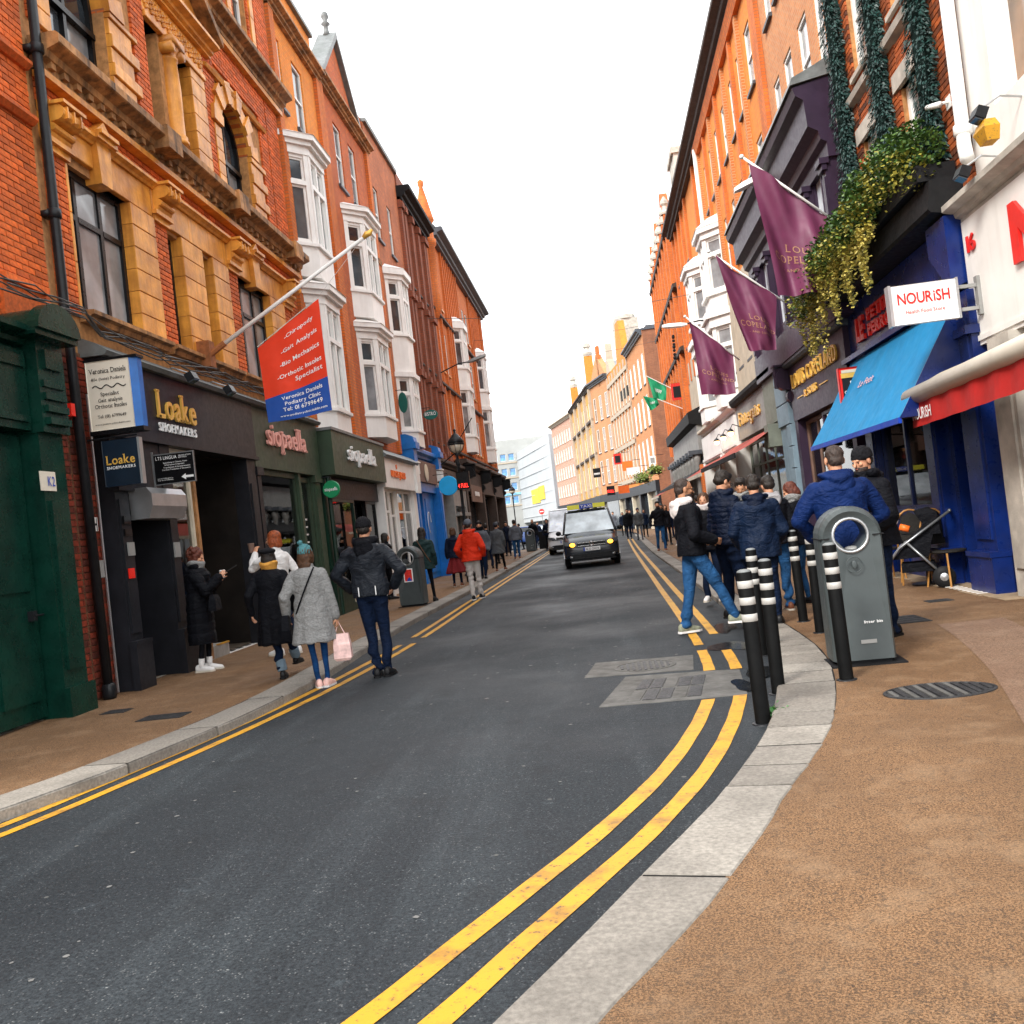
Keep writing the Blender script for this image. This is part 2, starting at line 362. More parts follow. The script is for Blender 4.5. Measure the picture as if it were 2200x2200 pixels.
glassmat('glass_sky', (.42,.46,.50), .12); glassmat('glass_yellow', (.34,.17,.02), .3); glassmat('glass_pink', (.40,.26,.22), .3); glassmat('blue_glass_band', (.10,.24,.36), .2)
M('flag_red', (.78,.045,.010), .7, .08, 3, .05, 200); M('flag_blue', (.012,.075,.36), .7, .1, 3, .05, 200); M('flag_purple', (.150,.030,.078), .55, .15, 3, .1, 200); M('flag_green', (.01,.27,.12), .7, .1, 3, 0)
M('gold_faded', (.42,.22,.12), .6, .1, 3, 0); M('rust', (.30,.10,.03), .8, .4, 9, .4, 40, dirt=.4); M('sign_cream', (.72,.66,.55), .5, .08, 3, .05, 30, dirt=.3, dcol=(.45,.36,.22)); M('blue_edge', (.01,.12,.42), .4, .15, 5, 0); M('navy_board', (.006,.014,.026), .4, .2, 4, 0)
M('alarm_red', (.80,.02,.01), .4, .1, 4, 0); M('cable', (.09,.085,.08), .7, .4, 20, .2); M('gum', (.15,.15,.145), .8, .2, 20, 0); M('bag_stripe', (.80,.52,.48), .5, .3, 14, .3, 30); M('steel_dark', (.22,.23,.24), .35, .1, 6, 0, metal=.7)
M('brick_dark', (.30,.04,.015), .8, .35, 22, .5, 90, isl=.7, dirt=.6, bd=.006); M('pipe_ochre', (.40,.20,.03), .6, .3, 12, .1)
M('joint_dark', (.012,.011,.010), .95, .3, 20, 0)
M('stone_white', (.44,.36,.27), .7, .1, 4, .2, 50, dirt=.25, dcol=(.3,.25,.2))
glassmat('glass_dark'); glassmat('glass_mid', (.03,.036,.042), .1); glassmat('glass_blue', (.05,.14,.28), .08); glassmat('glass_blind', (.35,.36,.36), .25); glassmat('glass_grey', (.12,.125,.13), .12)
glassmat('glass_warm', (.10,.05,.02), .08)
shopglass('shop_glass'); shopglass('shop_glass_tint', (.8,.9,.85))
def emis(name, col, st):
    m, t, b = newmat(name); b.inputs['Base Color'].default_value = (*col, 1); b.inputs['Emission Color'].default_value = (*col, 1); b.inputs['Emission Strength'].default_value = st; return m
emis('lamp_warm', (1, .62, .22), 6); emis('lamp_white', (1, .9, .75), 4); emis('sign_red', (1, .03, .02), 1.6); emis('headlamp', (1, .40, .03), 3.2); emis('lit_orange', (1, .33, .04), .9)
# ---------------------------------------------------------------- ground materials
def asphalt():
    m, t, b = newmat('asphalt'); v = coords(t)
    big = noise(t, .35, 6, v, .6); fine = noise(t, 52, 5, v, .95); mid = noise(t, 2.2, 7, v, .65)
    c = mixc(t, ramp(t, fine, .40, .66), (.003,.005,.0075), (.033,.040,.047))
    vc = t.nodes.new('ShaderNodeTexVoronoi'); vc.inputs['Scale'].default_value = 62; t.links.new(v, vc.inputs['Vector'])
    chip = ramp(t, vc.outputs['Distance'], .12, .30, (1,1,1), (0,0,0)); c = mixc(t, mixc(t, 1, chip, ramp(t, noise(t, 19, 3, v), .45, .62), 'MULTIPLY'), c, (.105,.112,.118))
    c = mixc(t, ramp(t, big, .35, .7), c, mixc(t, 1, c, (1.45,1.42,1.36), 'MULTIPLY'))
    vs = coords(t, 'Object', (1, .12, 1)); c = mixc(t, ramp(t, noise(t, 1.1, 6, vs, .7), .50, .72), c, mixc(t, 1, c, (2.1,2.05,1.95), 'MULTIPLY')); c = mixc(t, ramp(t, noise(t, 5, 7, v, .75), .60, .66), c, mixc(t, 1, c, (1.7,1.7,1.65), 'MULTIPLY'))
    vo = t.nodes.new('ShaderNodeTexVoronoi'); vo.inputs['Scale'].default_value = 3.0; vo.inputs['Randomness'].default_value = 1; t.links.new(v, vo.inputs['Vector'])
    nd = t.nodes.new('ShaderNodeMath'); nd.operation = 'ADD'; t.links.new(vo.outputs['Distance'], nd.inputs[0]); 
    nn = t.nodes.new('ShaderNodeMath'); nn.operation = 'MULTIPLY'; nn.inputs[1].default_value = .10; t.links.new(noise(t, 9, 3, v), nn.inputs[0]); t.links.new(nn.outputs[0], nd.inputs[1])
    c = mixc(t, ramp(t, nd.outputs[0], .082, .092, (1,1,1), (0,0,0)), c, (.10,.10,.095))
    c = mixc(t, mixc(t, 1, ramp(t, mid, .55, .8), (.6,)*3, 'MULTIPLY'), c, (.007,.008,.009))
    t.links.new(c, b.inputs['Base Color']); b.inputs['Specular IOR Level'].default_value = .3
    t.links.new(ramp(t, big, .35, .65, (.55,)*3, (.85,)*3), b.inputs['Roughness'])
    p = bumpn(t, b, fine, .6, .008); bumpn(t, b, noise(t, 12, 4, v), .25, .01, p)
asphalt()
def paving(name, c1, c2, c3):
    m, t, b = newmat(name); v = coords(t)
    fine = noise(t, 115, 4, v, .95); big = noise(t, .6, 6, v, .6); mid = noise(t, 4, 7, v, .65)
    c = mixc(t, ramp(t, fine, .44, .56), tuple(x*.30 for x in c1), c2); b.inputs['Specular IOR Level'].default_value = .3; vo = t.nodes.new('ShaderNodeTexVoronoi'); vo.inputs['Scale'].default_value = 85; t.links.new(v, vo.inputs['Vector'])
    c = mixc(t, ramp(t, vo.outputs['Distance'], .08, .25, (.55,.55,.55), (0,0,0)), c, c3); c = mixc(t, ramp(t, noise(t, 38, 5, v, .9), .53, .60, (0,0,0), (.7,.7,.7)), c, (.035,.026,.020))
    c = mixc(t, mixc(t, 1, ramp(t, big, .42, .68), (.55,)*3, 'MULTIPLY'), c, tuple(x*.6 for x in c1))
    c = mixc(t, mixc(t, 1, ramp(t, mid, .5, .8), (.4,)*3, 'MULTIPLY'), c, tuple(x*.9 for x in c3))
    t.links.new(c, b.inputs['Base Color']); t.links.new(ramp(t, big, .4, .6, (.9,)*3, (.62,)*3), b.inputs['Roughness'])
    p = bumpn(t, b, fine, .7, .006); bumpn(t, b, noise(t, 14, 4, v), .2, .01, p)
paving('pavement_tan', (.15,.080,.036), (.345,.190,.092), (.43,.29,.175))
paving('pavement_pink', (.26,.15,.095), (.36,.22,.14), (.42,.30,.21))
def yellowline():
    m, t, b = newmat('yellow_line'); v = coords(t); n = noise(t, 3.5, 8, v, .7); f = noise(t, 60, 4, v, .7)
    c = mixc(t, ramp(t, noise(t, 1.2, 3, v), .3, .7), (.60,.31,.010), (.53,.255,.016))
    c = mixc(t, mixc(t, 1, ramp(t, n, .50, .66), (.8,)*3, 'MULTIPLY'), c, (.22,.11,.03))
    c = mixc(t, ramp(t, noise(t, 28, 6, v, .8), .57, .64), c, (.05,.045,.04)); t.links.new(c, b.inputs['Base Color']); b.inputs['Roughness'].default_value = .6; bumpn(t, b, f, .4, .004)
yellowline()
# ---------------------------------------------------------------- ground
def interp(tab, y):
    ys = [p[1] for p in tab]; xs = [p[0] for p in tab]
    if y <= ys[0]: s = (xs[1]-xs[0])/(ys[1]-ys[0]); return xs[0]+s*(y-ys[0])
    if y >= ys[-1]: s = (xs[-1]-xs[-2])/(ys[-1]-ys[-2]); return xs[-1]+s*(y-ys[-1])
    for i in range(len(ys)-1):
        if y <= ys[i+1]:
            def tg(j):
                if j <= 0: return (xs[1]-xs[0])/(ys[1]-ys[0])
                if j >= len(ys)-1: return (xs[-1]-xs[-2])/(ys[-1]-ys[-2])
                a = (xs[j]-xs[j-1])/(ys[j]-ys[j-1]); b_ = (xs[j+1]-xs[j])/(ys[j+1]-ys[j]); return (a+b_)/2
            h = ys[i+1]-ys[i]; t = (y-ys[i])/h
            return (2*t**3-3*t*t+1)*xs[i]+(t**3-2*t*t+t)*h*tg(i)+(-2*t**3+3*t*t)*xs[i+1]+(t**3-t*t)*h*tg(i+1)
KL = [(-5.3,2),(-3.96,5.47),(-3.71,6.2),(-3.55,6.95),(-3.37,8.1),(-3.30,9.4),(-3.41,12.6),(-3.46,15),(-3.4,22),(-3.38,45),(-3.38,58)]
KR = [(-.80,2.0),(-.41,2.77),(-.03,3.59),(.39,4.52),(.87,5.86),(1.14,7),(1.36,8.2),(1.48,9.5),(1.53,11),(1.6,16),(1.68,34),(2.1,60),(2.0,75),(.5,100)]
KRi = [(-.48,2.0),(-.20,2.6),(.27,3.5),(.70,4.5),(1.2,5.7),(1.63,7.36),(1.80,8.5),(1.86,9.7),(1.88,12),(1.93,16),(2.0,34),(2.42,60),(2.35,75),(.9,100)]
PL, PR_ = .08, .07
g = MB(); g.add([(-900,-300,-.06),(900,-300,-.06),(900,2500,-.06),(-900,2500,-.06)], [(0,1,2,3)])
solo('ground', g, 'asphalt', kind='structure', loc=(0,0,-.06))
def strip(fl, fr_, y0, y1, z, st=.5):
    m = MB(); ys = []; y = y0
    while y < y1: ys.append(y); y += st*(1+max(0, y-12)*.12)
    ys.append(y1); vs = []
    for y in ys: vs += [(fl(y), y, z), (fr_(y), y, z)]
    m.add(vs, [(2*i, 2*i+1, 2*i+3, 2*i+2) for i in range(len(ys)-1)]); return m
solo('road', strip(lambda y: min(interp(KL, max(y, 2)), -3.2)-.2 if y < 58 else -60, lambda y: interp(KR, max(y, 0))+.2, -8, 57.9, 0), 'asphalt', kind='structure', loc=(0,0,0))
m = MB(); m.add([(-80,57.9,0),(3,57.9,0),(3,62,0),(3,110,0),(-4,170,0),(-80,170,0)], [(0,1,2,3,4,5)]); solo('road', m, 'asphalt', kind='structure', loc=(0,0,0))
solo('pavement_left', strip(lambda y: -7.5, lambda y: interp(KL, max(y, 2))-.36, -6, 56, PL), 'pavement_tan', kind='structure', loc=(0,0,0))
solo('pavement_right', strip(lambda y: interp(KRi, max(y, 0)), lambda y: 7.5, -6, 100, PR_), 'pavement_tan', kind='structure', loc=(0,0,0))
# pale strip of stone at the foot of the left wall and mortar-pink strip on the right pavement
solo('paving_edge', strip(lambda y: -5.95, lambda y: -5.86+.02*math.sin(y), 5.5, 15.4, PL+.004), 'stone_pale', kind='structure', loc=(0,0,0))
PS = [(.75,2.0),(.98,2.5),(1.5,3.6),(2.05,4.97),(2.36,5.97),(2.62,6.9),(2.95,8.4),(3.1,9.3)]
solo('pavement_patch', strip(lambda y: interp(PS, y), lambda y: interp(PS, y)+.62, 0, 9.3, PR_+.004, .3), 'pavement_pink', kind='structure', loc=(0,0,0))
def kerb(name, fo, fi, y0, y1, h, nearlen, side):
    root = link(name, None, None, (0,0,0)); tag(root, kind='structure'); LOC[root.name] = Vector((0,0,0))
    y = y0; rr = random.Random(side)
    while y < y1:
        ln = (nearlen(y) if callable(nearlen) else nearlen)*rr.uniform(.8, 1.25); y2 = min(y+ln, y1); k = max(2, int(ln/.25)+1)
        gp = .014; dz = rr.uniform(-.0015, .004); vs = []; fs = []
        A = []; B = []
        for i in range(k+1):
            t = y+gp+(y2-y-2*gp)*i/k; jo = rr.uniform(-.003, .003); ji = rr.uniform(-.005, .005)
            # joints run square to the kerb
            sl = (fo(t+.05)-fo(t-.05))/.1
            xo, xi = fo(t)+jo*1, fi(t)+ji
            A.append((xo, t)); B.append((xi, t-(xi-xo)*sl*.5))
        sg = 1 if fi(y) > fo(y) else -1; c = .014
        for (ax, ay), (bx, by) in zip(A, B):
            vs += [(ax, ay, -.02), (ax, ay, h-c+dz), (ax+sg*c, ay, h+dz), (bx-sg*.006, by, h+dz), (bx, by, h-.01+dz), (bx, by, -.02)]
        for i in range(k):
            for j in range(5):
                q = (i*6+j, i*6+j+1, i*6+6+j+1, i*6+6+j); fs.append(q if sg > 0 else tuple(reversed(q)))
        fs += [tuple(range(6)), tuple(reversed(range(k*6, k*6+6)))]
        mb = MB(); mb.add(vs, fs); part('kerb_stone', mb, 'kerb_granite', root); y = y2
    part('kerb_bed', strip(lambda q: min(fo(q), fi(q))+(.012 if fi(q) > fo(q) else -.014), lambda q: max(fo(q), fi(q))+(.014 if fi(q) > fo(q) else -.004), y0, y1, h-.0045, .3), 'joint_dark', root)
kerb('kerb_left', lambda y: interp(KL, y), lambda y: interp(KL, y)-.37, 3.0, 57.5, PL+.006, 1.15, 5)
kerb('kerb_right', lambda y: interp(KR, y), lambda y: interp(KRi, y), 1.6, 64, PR_+.006, lambda y: .95 if y < 4.4 else (.42 if y < 11 else 1.1), 9)
# painted double yellow lines
YR = [(-1.42,2.0),(-.98,2.81),(-.65,3.5),(-.18,4.49),(.19,5.48),(.60,7.18),(.74,8.3),(.81,9.56),(.84,10.8),(.91,18),(1.15,40),(1.5,62)]
YL = [(-4.9,3.0),(-4.0,5.2),(-3.72,6.4),(-3.51,7.56),(-3.28,9.4),(-3.12,11.74),(-3.08,12.98),(-3.08,20),(-3.05,57)]
lines = [(YR, 0, .10, [(.5,7.15),(7.3,8.22),(8.4,9.62),(10.0,60)]), (YR, .235, .10, [(.5,7.2),(8.35,9.75),(10.75,60)]),
         (YL, 0, .085, [(3,12.9),(13.75,56)]), (YL, .19, .085, [(3,12.95),(13.6,56)])]
for tab, off, w, segs in lines:
    for a, b_ in segs:
        def E(y, o, tab=tab): s = (interp(tab, y+.05)-interp(tab, y-.05))/.1; return interp(tab, y)+o*math.sqrt(1+s*s)
        solo('yellow_line', strip(lambda y: E(y, off)+.002*math.sin(y*11), lambda y: E(y, off+w)+.002*math.sin(y*9+1), a, b_, .004, .12), 'yellow_line', kind='structure', loc=(0,0,0))
# ---------------------------------------------------------------- facade library
def wall_cells(mb, u0, u1, z0, z1, d0, d1, holes):
    us = sorted({u0, u1, *[h[0] for h in holes], *[h[1] for h in holes]}); zs = sorted({z0, z1, *[h[2] for h in holes], *[h[3] for h in holes]})
    us = [u for u in us if u0 <= u <= u1]; zs = [z for z in zs if z0 <= z <= z1]
    for i in range(len(us)-1):
        um = (us[i]+us[i+1])/2; run = None
        for j in range(len(zs)-1):
            zm = (zs[j]+zs[j+1])/2; hole = any(h[0] < um < h[1] and h[2] < zm < h[3] for h in holes)
            if not hole: run = [zs[j], zs[j+1]] if run is None else [run[0], zs[j+1]]
            if hole or j == len(zs)-2:
                if run: mb.box(us[i], us[i+1], d0, d1, run[0], run[1]); run = None
class Dir(Fr):
    pass
def local(fr): f = Fr((0,0,0), fr.t, fr.n); return f
def window(root, fr, u0, u1, z0, z1, frame='white_paint', glass='glass_dark', cols=1, rows=2, rec=.14, bar=.05, split=None, sill=None, lintel=None, fw_=.06, head=None, rowz=None, pane_mats=None, name='window', blind=False):
    L0 = off_of(root); c = fr.pt((u0+u1)/2, 0, (z0+z1)/2)-L0; w, h = (u1-u0)/2, (z1-z0)/2; lf = local(fr)
    cs = split or [i/cols for i in range(cols+1)]; rz = rowz or [i/rows for i in range(rows+1)]
    key = ('w', round(w,3), round(h,3), tuple(cs), tuple(rz), rec, bar, fw_, tuple(fr.t), tuple(fr.n))
    def fm(mb):
        mb.fr = lf
        for a, b2, c2, d2 in ((-w, -w+fw_, -h, h), (w-fw_, w, -h, h), (-w+fw_, w-fw_, -h, -h+fw_), (-w+fw_, w-fw_, h-fw_, h)): mb.box(a, b2, -rec-.05, -rec+.03, c2, d2)
        for x in cs[1:-1]: X = -w+2*w*x; mb.box(X-bar/2, X+bar/2, -rec-.04, -rec+.02, -h+fw_, h-fw_)
        for i, y in enumerate(rz[1:-1]):
            Z = -h+2*h*y; ed = [-w+fw_]+[-w+2*w*x for x in cs[1:-1]]+[w-fw_]
            for k in range(len(ed)-1):
                a = ed[k]+(bar/2 if k else 0); b2 = ed[k+1]-(bar/2 if k < len(ed)-2 else 0); mb.box(a, b2, -rec-.04, -rec+.025, Z-bar/2, Z+bar/2)
    wo = shared(name, key, fm, frame, root, c)
    for i in range(len(cs)-1):
        for j in range(len(rz)-1):
            a = -w+2*w*cs[i]+(fw_ if i == 0 else bar/2); b2 = -w+2*w*cs[i+1]-(fw_ if i == len(cs)-2 else bar/2)
            e = -h+2*h*rz[j]+(fw_ if j == 0 else bar/2); f = -h+2*h*rz[j+1]-(fw_ if j == len(rz)-2 else bar/2)
            pw, ph = (b2-a)/2, (f-e)/2; gm = pane_mats[j] if pane_mats else glass
            tilt = 0
            def pm(mb, pw=pw, ph=ph): mb.fr = lf; mb.box(-pw, pw, -.006, .006, -ph, ph)
            shared('pane', ('p', round(pw,3), round(ph,3), tuple(fr.t), tuple(fr.n)), pm, gm, wo, fr.t*((a+b2)/2)+fr.n*(-rec-.015)+Vector((0,0,(e+f)/2)))
    if sill:
        def sm(mb): mb.fr = lf; mb.prism([(-rec, -.10), (.07, -.10), (.07, -.03), (-rec, 0)], -w-.06, w+.06, 'u')
        shared('sill', ('s', round(w,3), rec, tuple(fr.t), tuple(fr.n)), sm, sill, wo, Vector((0,0,-h)))
    if lintel:
        def lm(mb): mb.fr = lf; mb.box(-w-.12, w+.12, .0, .02, .0, .22)
        shared('lintel', ('l', round(w,3), tuple(fr.t), tuple(fr.n)), lm, lintel, wo, Vector((0,0,h)))
    return wo
def building(name, fr, u0, label, cat='building', group=None, z=0): p = fr.pt(u0, 0, z); return thing(name, label, cat, tuple(p), 0, group)
def extr(fr, prof, u0, u1): mb = MB(fr); mb.prism(prof, u0, u1, 'u'); return mb
def bricks(root, fr, rects, mat, first=260, d=.012, bw=.225, bh=.075, gap=.009, near=True):
    """individual bricks on rects (u0,u1,z0,z1); nearest as parts, rest joined"""
    P = []; lf = local(fr); L0 = off_of(root)
    for (u0, u1, z0, z1) in rects:
        r = 0; z = z0
        while z < z1-.02:
            zt = min(z+bh, z1); u = u0; k = 0
            if r % 2: P.append((u0, min(u0+bw/2, u1), z, zt)); u = u0+bw/2
            while u < u1-.01:
                e = min(u+bw, u1)
                if u1-e < .03: e = u1
                P.append((u, e, z, zt)); u = e
            z = zt; r += 1
    P.sort(key=lambda p: p[0]*p[0]+(p[2]-2)**2)
    def geo(mb, w, h): mb.fr = lf; mb.add([(-w,-.02,-h),(w,-.02,-h),(w,-.02,h),(-w,-.02,h),(-w+.003,d,-h+.003),(w-.003,d,-h+.003),(w-.003,d,h-.003),(-w+.003,d,h-.003)], [(4,5,6,7),(0,1,5,4),(1,2,6,5),(2,3,7,6),(3,0,4,7)][:5])
    rest = MB(fr)
    for i, (a, b2, c, e) in enumerate(P):
        w, h = (b2-a-gap)/2, (e-c-gap)/2
        if w < .01 or h < .008: continue
        if i < first: shared('brick', ('b', round(w,3), round(h,3), tuple(fr.t), tuple(fr.n), d), lambda mb: geo(mb, round(w,3), round(h,3)), mat, root, fr.pt((a+b2)/2, rnd.uniform(-.003,.003), (c+e)/2)-L0)
        else:
            j = rnd.uniform(-.003, .003); a2, b3, c2, e2 = a+gap/2, b2-gap/2, c+gap/2, e-gap/2
            rest.add([(a2,-.02,c2),(b3,-.02,c2),(b3,-.02,e2),(a2,-.02,e2),(a2+.003,d+j,c2+.003),(b3-.003,d+j,c2+.003),(b3-.003,d+j,e2-.003),(a2+.003,d+j,e2-.003)], [(4,5,6,7),(0,1,5,4),(1,2,6,5),(2,3,7,6),(3,0,4,7)])
    if rest.n: part('brickwork', rest, mat, root, kind='stuff')
CORN = lambda z, h, p: [(0,z),(p*.35,z),(p*.35,z+h*.22),(p*.55,z+h*.3),(p*.6,z+h*.5),(p*.95,z+h*.62),(p,z+h*.66),(p,z+h*.92),(p*.9,z+h),(0,z+h)]
def bay(root, fr, u0, u1, p, c, levels, mat='white_paint', glass='glass_mid', roof='lead', label=None):
    """canted bay: levels (z0,z1,kind,offset)"""
    st = MB(fr)
    def plan(o): return [(u0-o,0),(u0+c-o*.5,p+o),(u1-c+o*.5,p+o),(u1+o,0)]
    faces = [((u0,0),(u0+c,p)),((u0+c,p),(u1-c,p)),((u1-c,p),(u1,0))]
    gl = []
    for (z0, z1, kind, o) in levels:
        if kind == 'solid': st.prism(plan(o), z0, z1, 'z')
        elif kind == 'roof':
            a, b2 = plan(o), plan(-.25); st.loft([[(q[0],q[1],z0) for q in a], [(q[0],q[1],z1) for q in b2]])
        else:
            for fi, (A, B) in enumerate(faces):
                L_ = math.hypot(B[0]-A[0], B[1]-A[1]); O = fr.pt(A[0], A[1], 0); Tt = (fr.pt(B[0], B[1], 0)-O); N = Tt.cross(Vector((0,0,1)))
                if N.dot(fr.n) < 0: N = -N
                f2 = Fr(O, Tt, N); n = 2 if fi == 1 else 1; pw = .13; zt = z0+(z1-z0)*.68
                mb = MB(f2)
                mb.box(-.02, pw, -.13, 0, z0, z1); mb.box(L_-pw, L_+.02, -.13, 0, z0, z1)
                for k in range(1, n): x = pw+(L_-2*pw)*k/n; mb.box(x-.05, x+.05, -.12, -.01, z0, z1)
                mb.box(pw, L_-pw, -.11, -.03, z0, z0+.07); mb.box(pw, L_-pw, -.11, .0, zt-.05, zt+.05); mb.box(pw, L_-pw, -.11, -.03, z1-.07, z1)
                st.raw(mb.v, mb.f)
                for k in range(n):
                    x0 = pw+(L_-2*pw)*k/n+(.05 if k else 0); x1 = pw+(L_-2*pw)*(k+1)/n-(.05 if k < n-1 else 0)
                    for (a, b2) in ((z0+.07, zt-.05), (zt+.05, z1-.07)):
                        q = MB(f2); q.box(x0+.045, x1-.045, -.095, -.085, a+.045, b2-.045); gl.append(q)
                        fr4 = MB(f2); w_ = .045
                        for bx in ((x0,x0+w_,a,b2),(x1-w_,x1,a,b2),(x0+w_,x1-w_,a,a+w_),(x0+w_,x1-w_,b2-w_,b2)): fr4.box(bx[0], bx[1], -.11, -.06, bx[2], bx[3])
                        st.raw(fr4.v, fr4.f)
    bo = part('bay_window', st, mat, root, label=label)
    for i, q in enumerate(gl): part('pane', q, glass if (i*7) % 5 else 'glass_grey', bo)
    return bo
def simple_front(name, fr, u0, u1, ztop, wallmat, label, rows, cols_u, wz, shop='black_paint', depth=6, frame='white_paint', glass='glass_dark', sill='stone_pale', cornice=None, corn_mat='brown_stone', ww=.95, side=False, group=None, cols=1, lintel=None, z0w=4.2, split=None, rowsn=2):
    """plain terrace front: rows of sash windows at centres cols_u; wz list of (z0,z1)"""
    r = building(name, fr, u0, label, group=group); holes = [(c-ww/2, c+ww/2, a, b2) for (a, b2) in wz for c in cols_u]
    mb = MB(fr); wall_cells(mb, u0, u1, z0w, ztop, -.35, 0, holes); mb.box(u0+.02, u1-.02, -depth, -.36, 0, ztop-.05); part('wall', mb, wallmat, r)
    for (a, b2) in wz:
        for c in cols_u: window(r, fr, c-ww/2, c+ww/2, a, b2, frame, glass, cols, rowsn, sill=sill, lintel=lintel)
    if cornice: part('cornice', extr(fr, CORN(ztop-cornice[0], cornice[0], cornice[1]), u0+.003, u1-.003), corn_mat, r)
    return r
def blocks(root, fr, u0, u1, z0, z1, h, d, mat='terracotta', name='terracotta_block', alt=0, d0=-.3):
    z = z0; i = 0
    while z < z1-.03:
        zt = min(z+h*(1 if not alt else (1, .8)[i%2]), z1); e = alt if i % 2 else 0
        mb = MB(fr); mb.bbox(u0, u1+(e if e > 0 else 0), d0, d+(.03 if (alt and i%2) else 0)+rnd.uniform(-.002,.002), z+.004, zt-.004, .008); part(name, mb, mat, root); z = zt; i += 1
def console(root, fr, u0, u1, z0, z1, d, mat, name='console'):
    h = z1-z0; mb = MB(fr); P = [(0,z0),(d*.35,z0),(d*.45,z0+h*.12)]
    for k in range(7): a = -math.pi/2+math.pi*k/6; P.append((d*.4+d*.2*math.cos(a), z0+h*.28+h*.13*math.sin(a)))
    for k in range(9): a = -math.pi*.55+math.pi*1.15*k/8; P.append((d*.62+d*.38*math.cos(a), z0+h*.68+h*.25*math.sin(a)))
    P += [(0, z1-.02)]; mb.prism(P, u0, u1, 'u'); mb.box(u0-.03, u1+.03, 0, d*1.08, z1-.04, z1)
    for k in range(3): u = u0+(u1-u0)*(k+.5)/3; mb.box(u-.012, u+.012, d*.3, d+.012, z0+h*.5, z1-.06)
    return part(name, mb, mat, root)
def room(root, fr, u0, u1, z0, z1, dep=1.6, mat='interior', d=-.05):
    mb = MB(fr); mb.box(u0, u1, d-dep-.05, d-dep, z0, z1); mb.box(u0-.05, u0, d-dep, d, z0, z1); mb.box(u1, u1+.05, d-dep, d, z0, z1); mb.box(u0, u1, d-dep, d, z1, z1+.04)
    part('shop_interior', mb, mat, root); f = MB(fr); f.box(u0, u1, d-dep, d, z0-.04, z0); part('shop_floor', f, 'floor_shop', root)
def arch_infill(mb, u0, u1, zs, zt, d0, d1, n=12):
    r = (u1-u0)/2; c = (u0+u1)/2
    for k in range(n):
        a0 = math.pi*k/n; a1 = math.pi*(k+1)/n; x0, x1 = c-r*math.cos(a0), c-r*math.cos(a1)
        mb.prism([(x0, zs+r*math.sin(a0)), (x1, zs+r*math.sin(a1)), (x1, zt), (x0, zt)], d0, d1)
def voussoirs(root, fr, c, r, zs, w, d, mat, n=11, name='voussoir'):
    for k in range(n):
        a0 = math.pi*k/n+.006; a1 = math.pi*(k+1)/n-.006; e = (.09 if k % 2 == 0 else 0)+( .07 if k == n//2 else 0)
        P = [(c-r*math.cos(a0), zs+r*math.sin(a0)), (c-r*math.cos(a1), zs+r*math.sin(a1)), (c-(r+w+e)*math.cos(a1), zs+(r+w+e)*math.sin(a1)), (c-(r+w+e)*math.cos(a0), zs+(r+w+e)*math.sin(a0))]
        mb = MB(fr); mb.prism(P, -.25, d+(.035 if k % 2 == 0 else 0)); part(name, mb, mat, root)
# ================================================================ LEFT 0 : red brick over the green front
r0 = building('brick_building', LF, 5.0, 'red brick building over the dark green shopfront at the far left edge')
m = MB(LF); wall_cells(m, 4.0, 9.86, 3.9, 13, -.35, 0, []); m.box(4.0, 9.84, -5, -.36, 0, 12.9); part('wall', m, 'mortar', r0)
bricks(r0, LF, [(8.55, 9.80, 4.0, 11.5)], 'brick_red', 300)
for z in (6.58, 7.22): part('string_course', extr(LF, [(0,z),(.05,z),(.11,z+.05),(.11,z+.09),(.04,z+.13),(0,z+.13)], 4.0, 9.78), 'brick_red', r0)
m = MB(LF); m.box(8.9, 9.62, 0, .05, 4.05, 4.62); part('brick_panel', m, 'brick_red', r0)
m = MB(LF); m.box(8.9, 9.66, 0, .10, 4.62, 4.70); part('ledge', m, 'brick_red', r0)
# green shopfront
m = MB(LF); m.box(4.0, 8.86, -.2, .22, 3.02, 3.84); m.box(4.0, 8.82, .22, .25, 3.10, 3.16); m.box(4.0, 8.82, .22, .25, 3.66, 3.78); part('fascia', m, 'green_dark', r0)
part('cornice', extr(LF, CORN(3.84, .22, .42), 4.0, 8.87), 'green_dark', r0)
m = MB(LF); m.box(8.88, 9.35, -.2, .34, 3.0, 3.95); part('console', m, 'green_dark', r0)
for k in range(4): m = MB(LF); m.box(8.93, 9.30, .34, .40-.012*k, 3.08+k*.13, 3.15+k*.13); part('console_rib', m, 'green_dark', r0)
m = MB(LF); m.box(8.97, 9.26, .34, .38, 3.66, 3.86); part('console_panel', m, 'green_dark', r0)
P = [(8.66, 3.95)]+[(9.03-.38*math.cos(math.pi*k/14), 3.98+.30*math.sin(math.pi*k/14)) for k in range(15)]+[(9.40, 3.95)]
m = MB(LF); m.prism(P, -.05, .50); m.prism([(a, b+.03) for a, b in P[1:-1]], .42, .54); part('arched_cap', m, 'green_dark', r0)
m = MB(LF); m.box(8.90, 9.32, -.2, .26, .08, 3.0); m.box(8.97, 9.25, .26, .29, .55, 2.3); m.box(8.87, 9.34, .26, .33, .08, .38); part('pilaster', m, 'green_dark', r0)
for k in range(3):
    u0 = 6.49+k*.8; m = MB(LF); m.box(u0+.01, u0+.79, -.1, .06, .12, 2.98); m.box(u0+.1, u0+.7, .06, .085, .3, 1.25); m.box(u0+.1, u0+.7, .06, .085, 1.4, 2.85)
    dd = part('door_leaf', m, 'green_dark', r0)
m = MB(LF); m.box(8.68, 8.74, .085, .15, 1.1, 1.2); m.tube([(8.7,.15,1.15),(8.84,.15,1.15)], .012, 6); part('door_handle', m, 'black_metal', r0)
m = MB(LF); m.box(4.0, 8.9, -.1, .02, 2.98, 3.02); part('head_rail', m, 'green_dark', r0)
